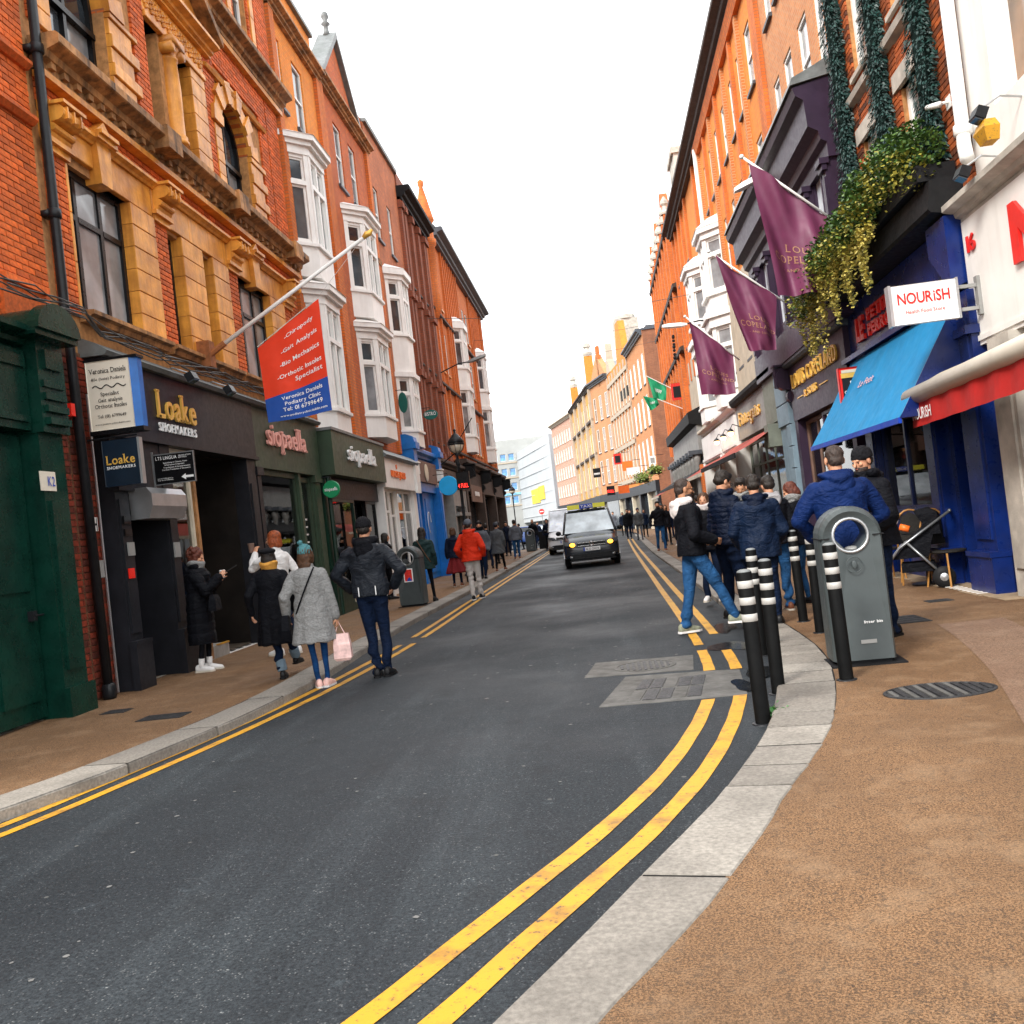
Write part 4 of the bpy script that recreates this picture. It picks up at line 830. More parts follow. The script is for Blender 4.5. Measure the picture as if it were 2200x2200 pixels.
m = MB(LF); m.box(23.62,27.3,-.2,.22,.08,.5); part('stall_riser', m, 'white_paint', r3)
for k in range(3): m = MB(LF); m.tube([(24.2+k*.9,-.7,2.9),(24.2+k*.9,-.7,2.3)], .01, 5); m.ball((24.2+k*.9,-.7,2.22), .09, 10, 7); solo('pendant_lamp', m, 'lamp_warm', ['glowing pendant lamp at the near end of the white shop','glowing pendant lamp in the middle of the white shop','glowing pendant lamp at the far end of the white shop'][k], 'lamp', 'pendant lamps in the white shop')
# ================================================================ LEFT 4
r4 = building('plain_gabled_building', LF, 29.8, 'tan mottled brick building with the third white bay, over the bright blue shop')
holes = [(28.1,28.7,10.95,12.6),(29.95,30.55,10.95,12.6)]
m = MB(LF); wall_cells(m, 27.6, 32.0, 4.1, 14.4, -.35, 0, holes); m.box(27.65,31.95,-6,-2.2,0,14.3); m.box(27.65,31.95,-2.2,-.36,4.15,14.3); part('wall', m, 'wall_brown_mix', r4)
for a, b, *_ in holes: window(r4, LF, a, b, 10.95, 12.6, 'white_paint', 'glass_mid', rec=.07, sill='slate')
part('coping', extr(LF, [(-.4,14.4),(.1,14.4),(.12,14.5),(-.4,14.55)], 27.6, 32), 'lead', r4)
b3 = bay(r4, LF, 28.3, 30.2, .42, .46, [(4.4,4.85,'solid',0),(4.85,4.92,'solid',.06),(4.92,6.6,'glaze',0),(6.6,6.75,'solid',.08),(6.75,7.9,'solid',-.02),(7.9,7.97,'solid',.06),(7.97,9.7,'glaze',0),(9.7,9.85,'solid',.05),(9.85,10.05,'solid',.14),(10.05,10.25,'roof',.15)], glass='glass_dark')
# blue shop
m = MB(LF); m.box(28.3,32.1,-.2,.28,3.3,4.0); part('fascia', m, 'brown_panel', r4)
m = MB(LF); m.ball((30.1,.3,3.62), (.3,.04,.3), 16, 10); part('round_emblem', m, 'cream_paint', r4)
part('cornice', extr(LF, CORN(4.0,.38,.34), 28.3, 32.1), 'blue_bright', r4)
for u in (27.8, 32.1):
    m = MB(LF); m.box(u,u+.48,-.2,.32,.08,3.2); m.box(u+.1,u+.38,.32,.35,.5,3.0); m.box(u-.04,u+.52,.0,.4,.08,.5); part('pilaster', m, 'blue_bright', r4)
    m = MB(LF); m.box(u-.02,u+.5,-.2,.4,3.85,4.25); m.box(u-.06,u+.54,-.2,.5,4.25,4.45); m.prism([(-.1,4.45),(.46,4.45),(.42,4.62),(.2,4.72),(-.1,4.72)], u-.03, u+.51, 'u'); part('pilaster_cap', m, 'blue_bright', r4)
    console(r4, LF, u+.06, u+.42, 3.1, 3.85, .45, 'white_paint')
m = MB(LF); m.box(28.3,32.1,-.2,.2,3.0,3.3); part('transom', m, 'blue_bright', r4)
m = MB(LF); m.box(28.3,30.2,-.2,-.05,.1,3.0); m.box(28.5,30.0,-.05,-.02,.3,1.2); m.box(28.5,30.0,-.05,-.02,1.35,2.85); part('door', m, 'blue_deep', r4)
m = MB(LF); m.box(30.2,32.1,-.2,.05,.1,3.0); m.box(30.5,31.8,.05,.08,.3,2.8); part('shutter', m, 'blue_bright', r4)
pts = [(29.9+.28*math.cos(a*.35), .09, 2.0+.35*math.sin(a*.35)) for a in range(14)]; m = MB(LF); m.tube([(p[0]+.9,p[1],p[2]) for p in pts], .012, 5); part('graffiti', m, 'white_letter', r4)
disc_sign('round sky blue sign hanging beside the blue shop', -4.95, 30.6, 3.14, .33, 'blue_sky' if 'blue_sky' in MT else 'blue_bright', None, arm=.5)
disc_sign('oval green sign with white lettering high on the brown brick wall', -5.40, 31.3, 5.68, .17, 'green_oval' if 'green_oval' in MT else 'green_bottle', 'BISTRO', arm=.45, rx=1.5)
disc_sign('narrow green oval sign beside the second bay window', -5.62, 27.9, 5.7, .32, 'green_oval' if 'green_oval' in MT else 'green_bottle', None, arm=.22, rx=.45)
# ================================================================ LEFT 5 dark brown
r5 = building('brown_brick_building', LF, 34.4, 'dark brown brick building with ribbed pilasters beyond the three bay windows')
cu = [33.2, 34.45, 35.7]; rows5 = [(5.1,6.7),(7.9,9.5),(10.7,12.4)]; holes = [(c-.33,c+.33,a,b) for c in cu for a, b in rows5]
m = MB(LF); wall_cells(m, 32.0, 36.9, 4.1, 13.9, -.35, 0, holes); m.box(32,36.9,-6,-.36,0,13.8); part('wall', m, 'wall_brown', r5)
for h_ in holes: window(r5, LF, *h_, 'white_paint', 'glass_mid', rec=.06, sill='brown_stone')
for u in (32.0, 32.55, 33.72, 34.97, 36.2, 36.6):
    m = MB(LF); m.box(u,u+.28,0,.12,4.2,13.6)
    for z in (4.4,7.2,10.0,13.2): m.box(u-.05,u+.33,0,.2,z,z+.22)
    part('pilaster', m, 'wall_brown', r5)
part('cornice', extr(LF, CORN(13.5,.5,.5), 32.0, 36.9), 'black_matt', r5); m = MB(LF); m.box(32,36.9,-.4,.05,14.0,14.5); part('parapet', m, 'wall_brown', r5)
m = MB(LF); m.box(32.6,38.6,-.2,.3,3.25,3.95); part('fascia', m, 'charcoal', r5); part('cornice', extr(LF, CORN(3.95,.35,.4), 32.6, 38.6), 'brown_stone', r5)
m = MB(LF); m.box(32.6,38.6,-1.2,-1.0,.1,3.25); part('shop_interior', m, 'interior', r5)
for u in (32.6,35.2,38.3): m = MB(LF); m.box(u,u+.3,-.3,.3,.08,3.25); part('pilaster', m, 'charcoal' if u < 35 else 'grey_paint', r5)
glazing(r5, LF, 32.95, 35.2, .1, 3.2, 2, 'black_paint', -.2, glass='glass_dark'); glazing(r5, LF, 35.5, 38.3, .5, 2.6, 3, 'grey_paint', .0, glass='glass_mid')
m = MB(LF); m.box(35.5,38.3,-.2,.28,2.6,3.25); m.box(35.4,38.4,.1,.45,2.2,2.34); part('panel', m, 'grey_paint', r5)
# ================================================================ LEFT 6 long red building with turret
r6 = building('turreted_red_building', LF, 46, 'long red brick corner building with two white oriels and a turret ending the left row')
cu = [38.3, 39.6, 45.6, 46.8, 48.0, 53.2]; rows6 = [(5.4,7.2),(8.4,10.2),(11.3,12.9)]; holes = [(c-.35,c+.35,a,b) for c in cu for a, b in rows6]
m = MB(LF); wall_cells(m, 36.9, 54.6, 4.6, 14.3, -.35, 0, holes); m.box(36.9,54.6,-12,-.36,0,14.2); part('wall', m, 'wall_deep', r6)
for h_ in holes: window(r6, LF, *h_, 'white_paint', 'glass_dark', rec=.05, sill='terracotta')
for k in range(30):
    u = 37.0+k*.6
    if any(abs(u-c) < .5 for c in cu): continue
    m = MB(LF); m.box(u,u+.16,0,.1,4.8,14.2); part('pilaster', m, 'wall_deep', r6)
for z in (7.6,10.7,4.9): part('string_course', extr(LF, [(0,z),(.14,z+.05),(.14,z+.14),(0,z+.2)], 36.9, 54.6), 'brown_stone', r6)
part('cornice', extr(LF, CORN(14.1,.45,.6), 38.5, 54.9), 'slate', r6); m = MB(LF); m.prism([(.3,14.5),(.3,14.6),(-1.5,16.6),(-1.5,14.5)], 38.5, 54.8, 'u'); part('roof', m, 'slate', r6)
m = MB(LF); m.lathe((37.5,.05,10.2), [(.05,0),(.3,.6),(.34,1.2),(.3,1.25),(.3,3.2),(.38,3.3),(.38,3.5),(.3,3.55),(.3,4.2),(.4,4.3),(.36,4.45),(.22,5.1),(.2,5.2),(.08,5.7),(.12,5.8),(.13,5.95),(.03,6.05)], 12); part('turret', m, 'wall_deep', r6, True)
for (a, b, o) in ((42.1,44.1,0),(50.0,51.8,.0)):
    bay(r6, LF, a, b, .45, .45, [(5.1,5.35,'roofd',0)][:0]+[(5.2,5.9,'solid',0),(5.9,5.98,'solid',.06),(5.98,8.1,'glaze',0),(8.1,8.3,'solid',.06),(8.3,9.1,'solid',-.02),(9.1,9.18,'solid',.06),(9.18,11.0,'glaze',0),(11.0,11.3,'solid',.08),(11.3,11.6,'roof',.1)], glass='glass_mid')
m = MB(LF); m.box(38.6,54.7,-.2,.3,3.3,4.2); part('fascia', m, 'brown_stone', r6); part('cornice', extr(LF, CORN(4.2,.45,.5), 38.6, 54.9), 'brown_stone', r6)
m = MB(LF); m.box(40.2,43.8,.3,.34,2.85,3.6); part('sign_board', m, 'brown_panel', r6); lett(r6, 'BRUNO', 41.2, 3.12, .2, 1.4, .345, 'white_letter', .01)
for u in (38.7, 44.3, 49.2, 54.0):
    m = MB(LF); m.box(u,u+.45,-.3,.34,.08,3.3); part('pilaster', m, 'brown_stone', r6); console(r6, LF, u, u+.45, 3.3, 4.4, .75, 'black_matt')
for a, b in ((39.15,44.3),(44.75,49.2),(49.65,54.0)): glazing(r6, LF, a, b, .3, 3.25, 3, 'black_paint', -.15, glass='glass_dark')
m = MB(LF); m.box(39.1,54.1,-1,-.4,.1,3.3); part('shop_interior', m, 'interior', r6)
def leaves(mb, pts, size, rr, flat=.6, n=1):
    """small pointed leaf quads at random tilts"""
    for (x, y, z) in pts:
        for _ in range(n):
            a = rr.uniform(0, 6.28); t = rr.uniform(-.9, .9); s = size*rr.uniform(.6, 1.3)
            d = Vector((math.cos(a)*math.cos(t), math.sin(a)*math.cos(t), math.sin(t))); w = d.cross(Vector((rr.uniform(-1,1), rr.uniform(-1,1), 1))).normalized()*s*.42; p = Vector((x, y, z))
            m_ = p+d*s*.5; mb.raw([p, m_+w, p+d*s, m_-w], [(0,1,2,3)])
def leafmat(name, c1, c2):
    m, t, b = newmat(name); g = t.nodes.new('ShaderNodeNewGeometry')
    c = mixc(t, g.outputs['Random Per Island'], c1, c2); t.links.new(c, b.inputs['Base Color']); b.inputs['Roughness'].default_value = .5
leafmat('leaf_green', (.012,.05,.012), (.10,.19,.03)); leafmat('leaf_yellow', (.22,.20,.03), (.62,.50,.12)); leafmat('leaf_olive', (.06,.10,.015), (.42,.36,.05)); leafmat('leaf_lime', (.12,.22,.03), (.35,.42,.08)); leafmat('garland_teal', (.002,.018,.016), (.012,.065,.055)); leafmat('leaf_weed', (.02,.12,.02), (.08,.3,.05))
# ================================================================ RIGHT 0 Nourish
q0 = building('white_building', RF, 9.5, 'white rendered building with the cream Nourish shopfront at the right edge')
hol = [(8.6,10.35,5.4,9.6)]
m = MB(RF); wall_cells(m, 5, 10.98, 4.6, 13, -.3, .0, hol); m.box(5,10.97,-5,-.31,2.9,13); part('wall', m, 'white_render', q0)
window(q0, RF, 8.6, 10.35, 5.4, 9.6, 'white_paint', 'glass_warm', cols=2, rows=2, rec=.2, fw_=.12, bar=.1)
m = MB(RF); m.box(5,11.25,-.1,.13,2.95,4.42); m.box(5,11.2,.13,.15,3.0,3.06); part('fascia', m, 'white_render', q0)
part('cornice', extr(RF, CORN(4.42,.26,.30), 5, 11.32), 'stone_pale', q0)
lett(q0, '16', 11.12, 4.03, .19, .22, .135, 'red_letter', .01, False, .06, .02, -1, RF)
lett(q0, 'Nourish', 9.98, 3.62, .56, 3.4, .135, 'red_letter', .05, False, .08, .04, -1, RF)
m = MB(RF); m.box(10.2,10.74,-.2,.22,.07,2.95); m.box(10.28,10.66,.22,.245,.4,2.7); part('pilaster', m, 'stone_pale', q0)
m = MB(RF); m.box(5,10.2,-.5,-.2,.07,2.95); part('shop_interior', m, 'interior', q0); glazing(q0, RF, 6, 10.2, .5, 2.9, 3, 'white_paint', 0, glass='glass_dark')
pp = thing('drainpipe', 'thick white drainpipe on the white rendered wall beside the brick', 'drainpipe', tuple(RF.pt(10.85,.12,4.9)))
m = MB(RF); m.tube([(10.86,.14,13),(10.86,.14,5.35),(10.83,.16,5.2),(10.72,.2,5.08),(10.6,.24,4.95)], .075, 12); part('pipe', m, 'white_paint', pp, True)
m = MB(RF); m.lathe((10.86,.14,5.3), [(.076,0),(.1,.02),(.1,.12),(.076,.14)], 12); part('collar', m, 'white_paint', pp, True)
# awning of the white shop
aw = thing('awning', 'half rolled cream and red Nourish awning at the right edge', 'awning', tuple(RF.pt(11.7,.3,2.6)))
m = MB(RF); m.prism([(.50,2.70),(.72,2.60),(.74,2.62),(.50,2.73)], 6, 11.72, 'u'); part('canvas', m, 'cream_paint', aw)
m = MB(RF); m.tube([(11.80,.76,2.50),(6,.76,2.62)], .11, 16); m.tube([(11.83,.76,2.50),(11.80,.76,2.50)], .10, 16); part('roller', m, 'cream_roll' if 'cream_roll' in MT else 'cream_paint', aw, True)
m = MB(RF); n = 60
for k in range(n):
    u0, u1 = 11.70-k*.1, 11.70-(k+1)*.1; a, b = .78+.012*math.sin(k*1.1), .78+.012*math.sin((k+1)*1.1); z0, z1 = 2.42+k*.002, 2.42+(k+1)*.002
    m.add([(u0,a,z0),(u1,b,z1),(u1,b+.015,z1-.30),(u0,a+.015,z0-.30)], [(0,1,2,3)])
part('valance', m, 'red_canvas' if 'red_canvas' in MT else 'red_letter', aw)
lett(aw, 'NOURiSH', 11.62, 2.21, .13, .62, .81, 'white_letter', .012, False, .05, .004, -1, RF)
# projecting Nourish sign
ns = thing('hanging_sign', 'white rectangular NOURISH Health Food Store sign on a grey bracket', 'sign', (4.0, 10.95, 3.3))
m = MB(); m.bbox(3.56,4.31,11.0,10.92,3.27,3.72,.006); part('board', m, 'white_letter', ns)
m = MB(); m.box(3.545,3.575,10.90,11.03,3.26,3.73); m.box(4.295,4.32,10.90,11.03,3.26,3.73); part('board_edge', m, 'steel', ns)
m = MB(); text(m, 'NOURiSH', (3.64,10.915,3.50), (1,0,0), (0,0,1), .58, .125, .06, .016, False, .003); part('lettering', m, 'red_letter', ns)
m = MB(); text(m, 'Health Food Store', (3.72,10.915,3.385), (1,0,0), (0,0,1), .43, .042, .08, .008, False, .003); part('lettering', m, 'red_letter', ns)
m = MB(); m.box(4.31,4.56,10.94,10.98,3.60,3.64); m.box(4.31,4.56,10.94,10.98,3.34,3.38); m.box(4.53,4.57,10.92,11.0,3.28,3.72); part('bracket', m, 'grey_paint', ns)
def floodlight(label, fr, u, z, d, tilt=.4, mat='black_metal'):
    t = thing('floodlight', label, 'floodlight', tuple(fr.pt(u,d,z))); m = MB(fr); m.tube([(u,0,z+.12),(u,d*.5,z+.16),(u,d,z+.05)], .012, 6); part('arm', m, 'steel', t)
    m = MB(fr); m.prism([(d-.06,z+.03),(d+.04,z+.07),(d+.09,z-.03),(d-.01,z-.08)], u-.09, u+.09, 'u'); part('housing', m, mat, t); m = MB(fr); m.prism([(d-.005,z-.078),(d+.085,z-.035),(d+.08,z-.05),(d-.003,z-.092)], u-.07, u+.07, 'u'); part('lens', m, 'glass_mid', t); return t
floodlight('black floodlight over the NOURISH sign cornice by the brick', RF, 10.35, 4.72, .40)
floodlight('black floodlight high on the white wall above the yellow bag', RF, 9.75, 5.10, .42)
m = MB(RF); m.loft([[(9.75+a*.9,.36+b,4.80) for a,b in ((-.1,-.06),(.1,-.06),(.1,.06),(-.1,.06))],[(9.75+a*.9,.38+b,4.93) for a,b in ((-.15,-.08),(.15,-.08),(.15,.08),(-.15,.08))],[(9.75+a*.9,.38+b,5.01) for a,b in ((-.12,-.05),(.12,-.05),(.12,.05),(-.12,.05))]]); solo('cover', m, 'yellow_line', 'yellow cloth cover hanging under the upper floodlight on the white wall', 'cover')
cc = thing('security_camera', 'white security camera pointing left on the garlanded brick', 'camera', tuple(RF.pt(11.4,.1,5.95))); m = MB(RF); m.box(11.36,11.5,0,.03,5.85,6.0); m.tube([(11.42,.02,5.93),(11.45,.12,5.93)], .02, 8); part('mount', m, 'white_paint', cc); m = MB(RF); m.tube([(11.38,.14,5.90),(11.62,.2,5.97)], .035, 10); part('body', m, 'white_paint', cc, True)
# ================================================================ RIGHT 1 garland brick + pub
q1 = building('garlanded_building', RF, 13.4, 'mottled brick building hung with dark green garlands above the blue pub front')
wins = [(12.05,12.95,5.15,6.80),(13.85,14.75,5.15,6.80),(12.05,12.95,7.85,9.5),(13.85,14.75,7.85,9.5),(12.05,12.95,10.5,12.1),(13.85,14.75,10.5,12.1)]
m = MB(RF); wall_cells(m, 10.99, 15.64, 4.5, 14, -.35, -.01, wins); m.box(11.0,15.6,-6,-2.3,0,13.9); m.box(11,15.6,-2.3,-.36,4.5,13.9); part('wall', m, 'mortar', q1)
rects = []
for (u0,u1) in ((10.99,12.04),(12.96,13.84),(14.76,15.63)): rects.append((u0,u1,4.85,12.3))
for (u0,u1) in ((12.05,12.95),(13.85,14.75)): rects += [(u0,u1,7.62,7.75),(u0,u1,9.75,10.4),(u0,u1,4.85,5.1),(u0,u1,7.05,7.4)]
bricks(q1, RF, rects, 'brick_mix', 290, d=.02)
for w_ in wins: window(q1, RF, *w_, 'white_paint', 'glass_grey', rec=.10, sill='stone_pale', fw_=.09)
for u in (12.5, 14.3):
    for z in (6.80, 9.5): m = MB(RF); m.box(u-.62,u+.62,-.2,.05,z,z+.24); part('lintel', m, 'stone_pale', q1)
for z in (7.42, 10.2): part('string_course', extr(RF, [(0,z),(.10,z+.05),(.12,z+.14),(0,z+.2)], 11.0, 15.6), 'stone_pale', q1)
rr = random.Random(3)
for k, (u, z0, z1) in enumerate(((11.72,4.85,7.9),(13.33,5.6,9.2),(15.1,5.4,10.8))):
    m = MB(RF)
    for i in range(int((z1-z0)*1100)):
        z = rr.uniform(z0, z1); a = rr.uniform(0, 6.28); bul = 1+.18*math.sin(z*5+k); r_ = .17*bul*rr.uniform(.75, 1.12); x = u+r_*math.cos(a); d = .16+r_*.8*math.sin(a); s = .05*rr.uniform(.6,1.4)
        b1_, b2_ = rr.uniform(-1,1), rr.uniform(-1,1)
        m.add([(x-s*.25,d,z),(x+s*b1_*.5,d+s*.4,z-s*.3),(x+s*.9*math.cos(a)+.01,d+s*.7*math.sin(a),z-s*1.1*abs(b2_)-.01)], [(0,1,2)])
    t = thing('garland', ['teal garland hanging beside the white drainpipe, nearest of the three','middle teal garland hanging between the two white windows','teal garland hanging beside the purple bay, farthest of the three'][k], 'garland', tuple(RF.pt(u,.1,z1)), 0, 'teal garlands on the brick front')
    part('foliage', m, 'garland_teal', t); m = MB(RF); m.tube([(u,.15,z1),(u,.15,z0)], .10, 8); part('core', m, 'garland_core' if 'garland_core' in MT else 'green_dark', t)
# pub front
m = MB(RF); m.box(11.3,16.35,-.2,.12,3.62,4.55); part('fascia', m, 'blue_pub', q1)
m = MB(RF); m.prism([(.12,3.62),(.3,3.60),(.3,3.68),(.12,3.74)], 11.3, 16.35, 'u'); part('moulding', m, 'blue_pub', q1)
part('canopy', extr(RF, [(.0,4.55),(.42,4.62),(.45,4.66),(.40,5.0),(.0,5.02)], 11.32, 16.3), 'black_matt', q1)
m = MB(RF); m.prism([(11.3,3.62),(11.9,4.2),(11.9,4.55),(11.3,4.55)], .12, .3); part('bracket', m, 'blue_pub', q1)
lett(q1, 'LE', 15.75, 3.88, .36, .42, .125, 'red_letter', .04, False, .05, .05, -1, RF)
lett(q1, 'PETIT', 15.1, 4.10, .18, 1.1, .125, 'red_letter', .03, False, .05, .05, -1, RF); lett(q1, 'PERROQUET', 15.1, 3.86, .18, 2.2, .125, 'red_letter', .03, False, .05, .05, -1, RF)
m = MB(RF); m.tube([(11.98,.13,4.05),(11.92,.15,4.3),(12.08,.15,4.22),(11.95,.15,4.15)], .02, 6); m.tube([(12.02,.13,4.08),(11.9,.14,4.0)], .02, 6); part('emblem', m, 'gold', q1)
for k in range(9):
    m = MB(RF); m.bbox(10.5+k*.62+.008,11.12+k*.62-.008,.0,.46+.03*math.sin(k*2.1),.0,.0+.01,.002); m.v = [(a_, b_, PR_+.002+(.008 if c_ > .004 else 0)) for a_, b_, c_ in m.v]; part('threshold_slab', m, 'stone_slab', q1)
for a, b in ((11.12,11.72),(12.62,13.05),(15.25,15.75)):
    m = MB(RF); m.box(a,b,-.3,.22,.07,3.62); m.box(a+.08,b-.08,.22,.245,.7,3.3); m.box(a-.05,b+.05,.1,.32,.07,.50); m.box(a-.06,b+.06,.1,.34,.50,.56); m.box(a-.04,b+.04,.1,.30,3.1,3.2); part('pilaster', m, 'blue_pub', q1)
room(q1, RF, 11.7, 15.3, .1, 3.6, 2.2, 'interior', -.05)
m = MB(RF); m.box(13.05,15.25,-.2,.12,.07,1.05); m.box(13.05,15.25,.1,.2,1.0,1.07)
for k in range(3): m.box(13.15+k*.7,13.75+k*.7,.12,.14,.2,.9)
part('stall_riser', m, 'blue_pub', q1)
glazing(q1, RF, 13.05, 15.25, 1.07, 3.5, 2, 'blue_pub', .1, 'shop_glass', tr=2.7)
m = MB(RF); m.box(11.72,11.85,-.3,.05,.07,3.62); m.box(12.5,12.62,-.3,.05,.07,3.62); part('door_frame', m, 'blue_pub', q1)
m = MB(RF); m.box(11.85,12.5,-.9,-.85,.1,2.4); m.box(11.95,12.4,-.85,-.83,.3,1.1); part('door', m, 'black_paint', q1)
m = MB(RF)
for k in range(10): m.box(11.3+k*.14,11.345+k*.14,.28,.44,.078,.0835)
part('doorstep_tiles', m, 'white_paint', q1)
# blue awning
ba = thing('awning', 'bright blue sloping awning over the pub window', 'awning', tuple(RF.pt(13.8,.3,3.6)))
def awn(fr, u0, u1, dt, zt, db, zb, sag=.03, n=14, m_=6, skew=0):
    mb = MB(fr); vs = []
    for i in range(n+1):
        for j in range(m_+1):
            s, t = i/n, j/m_; vs.append((u0+(u1-u0)*s+skew*t, dt+(db-dt)*t, zt+(zb-zt)*t-sag*math.sin(math.pi*t)*(1+.3*math.cos(s*14))))
    fs = [(i*(m_+1)+j, (i+1)*(m_+1)+j, (i+1)*(m_+1)+j+1, i*(m_+1)+j+1) for i in range(n) for j in range(m_)]
    return mb.add(vs, fs)
part('canvas', awn(RF, 11.45, 16.1, .22, 3.58, 1.02, 2.26, .04, 40), 'blue_awning' if 'blue_awning' in MT else 'blue_sky', ba, True)
m = MB(RF); m.box(11.45,16.1,1.0,1.04,2.19,2.26); part('front_bar', m, 'blue_deep', ba)
m = MB(RF)
for u in (11.5, 16.05): m.tube([(u,.15,2.35),(u,1.0,2.24)], .015, 6)
part('arm', m, 'black_metal', ba)
m = MB(RF); m.prism([(.22,3.57),(1.02,2.25),(.75,2.25),(.22,2.3)], 11.44, 11.455, 'u'); part('side_cheek', m, 'blue_pub', ba)
m = MB(); 
def aws(u, t): return RF.pt(u, .22+.8*t+.02, 3.58-1.32*t-.02)
text(m, 'Le Petit', (0,0,0), (1,0,0), (0,0,1), .75, .12, .06, 0, False, 0, fn=lambda x, y: aws(14.6-x, .42-y*.66)); part('lettering', m, 'pink_letter', ba)
# planting over the pub
def planting(name, label, gen, n, size, mats, cat='plants', stem=None):
    t = thing(name, label, cat, gen(random.Random(1))); r2_ = random.Random(5)
    for mt, frac, nm in mats:
        m = MB(); leaves(m, [gen(r2_, nm) for _ in range(int(n*frac))], size, r2_); part(nm, m, mt, t, kind='stuff')
    return t
tuft = [(11.6,.35,5.45,.36),(11.9,.3,5.65,.36),(12.2,.5,5.6,.42),(12.7,.5,5.6,.42),(13.2,.6,5.55,.40),(13.0,.62,5.35,.38),(13.5,.68,5.25,.38),(14.0,.72,5.3,.36),(14.5,.72,5.15,.38),(15.0,.75,5.2,.36),(15.5,.78,5.1,.42),(16.0,.78,5.05,.44),(16.5,.72,4.85,.42),(12.3,.25,5.5,.25),(15.9,.5,5.3,.34)]
def pl(r_, nm='foliage'):
    u, d, z, s = r_.choice(tuft)
    if nm == 'foliage': 
        a = Vector((r_.gauss(0,1), r_.gauss(0,1), r_.gauss(0,1))).normalized()*s*r_.uniform(.55, 1.0)
        return tuple(RF.pt(u+a.x*1.1, d+a.y*.75, z+a.z*.85))
    if nm == 'golden_foliage':
        a = Vector((r_.gauss(0,1), r_.gauss(0,1), r_.gauss(0,1))).normalized()*s*r_.uniform(.5, 1.0); return tuple(RF.pt(u+a.x, d+.1+a.y*.7, z-.22+a.z*.8))
    k = r_.randrange(34); uu = 12.6+k*.125; L_ = .25+.75*((k*37) % 10)/10+(.4 if 22 < k else 0); t = r_.random()
    return tuple(RF.pt(uu+.05*math.sin(t*9+k)+r_.gauss(0,.015), .75+.06*math.sin(k)+r_.gauss(0,.02), 4.95-L_*t))
planting('planter_plants', 'bushy green and golden trailing plants spilling over the blue pub canopy', pl, 20000, .055, [('leaf_green', .62, 'foliage'), ('leaf_olive', .20, 'golden_foliage'), ('leaf_yellow', .22, 'trailing_stems')])
m = MB(RF); m.box(11.4,16.3,.05,.5,5.02,5.22); solo('planter_box', m, 'black_matt', 'long black planter box on the canopy of the blue pub', 'planter')
# ================================================================ RIGHT 2 Copeland building
q2 = building('copeland_building', RF, 18.2, 'peach brick building behind the purple oriel over the Louis Copeland shop')
wins = [(17.05,17.75,8.7,10.2),(18.35,19.05,8.7,10.2),(17.05,17.75,11.5,13.0),(18.35,19.05,11.5,13.0),(19.5,20.1,8.7,10.2),(19.5,20.1,11.5,13.0),(16.0,16.5,8.7,10.2),(16.0,16.5,11.5,13)]
m = MB(RF); wall_cells(m, 15.65, 20.98, 4.5, 13.9, -.35, -.005, wins); m.box(15.7,20.95,-6,-2.3,0,13.8); m.box(15.7,20.95,-2.3,-.36,4.5,13.8); part('wall', m, 'wall_tan', q2)
for w_ in wins: window(q2, RF, *w_, 'white_paint', 'glass_grey', rec=.06, sill='slate')
m = MB(RF); m.box(20.6,20.95,0,.1,8,13.8); part('pilaster', m, 'wall_deep', q2)
part('cornice', extr(RF, CORN(13.6,.4,.45), 15.65, 21), 'brown_stone', q2)
# purple oriel, two storeys long
orl = part('oriel', MB(RF).box(15.9, 24.1, -.1, .02, 4.4, 8.3), 'purple_paint', q2)
m = MB(RF)
m.prism([(15.88,0),(15.88,.36),(24.1,.36),(24.1,0)], 4.4, 5.0, 'z')
m.prism([(0,7.05),(.24,7.05),(.24,7.3),(.33,7.36),(.36,7.5),(.52,7.6),(.54,8.05),(.66,8.14),(.70,8.28),(0,8.42)], 15.82, 24.1, 'u')
part('oriel_frame', m, 'purple_paint', q2)
for k in range(7):
    u = 15.88+k*1.36; m = MB(RF); m.box(u,u+.24,.0,.30,5.0,7.05); m.box(u+.04,u+.20,.30,.325,5.15,6.75); m.box(u-.03,u+.27,.28,.36,6.85,6.95); m.box(u-.05,u+.29,.24,.40,6.95,7.05); part('oriel_pilaster', m, 'purple_paint', q2)
for k in range(6): u = 16.12+k*1.36; m = MB(RF); m.box(u,u+1.12,.05,.22,5.0,5.3); part('oriel_panel', m, 'purple_paint', q2)
m = MB(RF); m.prism([(0,8.43),(.74,8.31),(.70,8.43),(.3,8.6),(0,8.75)], 15.78, 24.1, 'u'); part('oriel_roof', m, 'lead', q2)
for k in range(6):
    u = 16.12+k*1.36; m = MB(RF); m.box(u,u+.05,.10,.18,5.3,7.05); m.box(u+1.07,u+1.12,.10,.18,5.3,7.05); m.box(u+.53,u+.59,.10,.18,5.3,7.05); m.box(u+.05,u+.53,.10,.17,6.3,6.36); m.box(u+.59,u+1.07,.10,.17,6.3,6.36); wo = part('window', m, 'purple_paint', q2)
    for (a, b) in ((u+.05,u+.53),(u+.59,u+1.07)):
        for (c, e) in ((5.3,6.3),(6.36,7.05)): m = MB(RF); m.box(a,b,.12,.13,c,e); part('pane', m, 'glass_sky', wo)
m = MB(RF); m.box(16.35,20.95,-.2,.22,3.10,4.28); part('fascia', m, 'purple_paint', q2)
part('cornice', extr(RF, [(-.1,4.28),(.30,4.28),(.34,4.34),(.34,4.40),(.25,4.46),(-.1,4.5)], 16.3, 21.1), 'slate', q2)
lett(q2, 'LOUIS COPELAND', 20.6, 3.78, .30, 3.8, .225, 'gold', .0, True, .24, .04, -1, RF); lett(q2, '& SONS', 19.6, 3.48, .15, 1.1, .225, 'gold', .01, True, .06, .03, -1, RF)
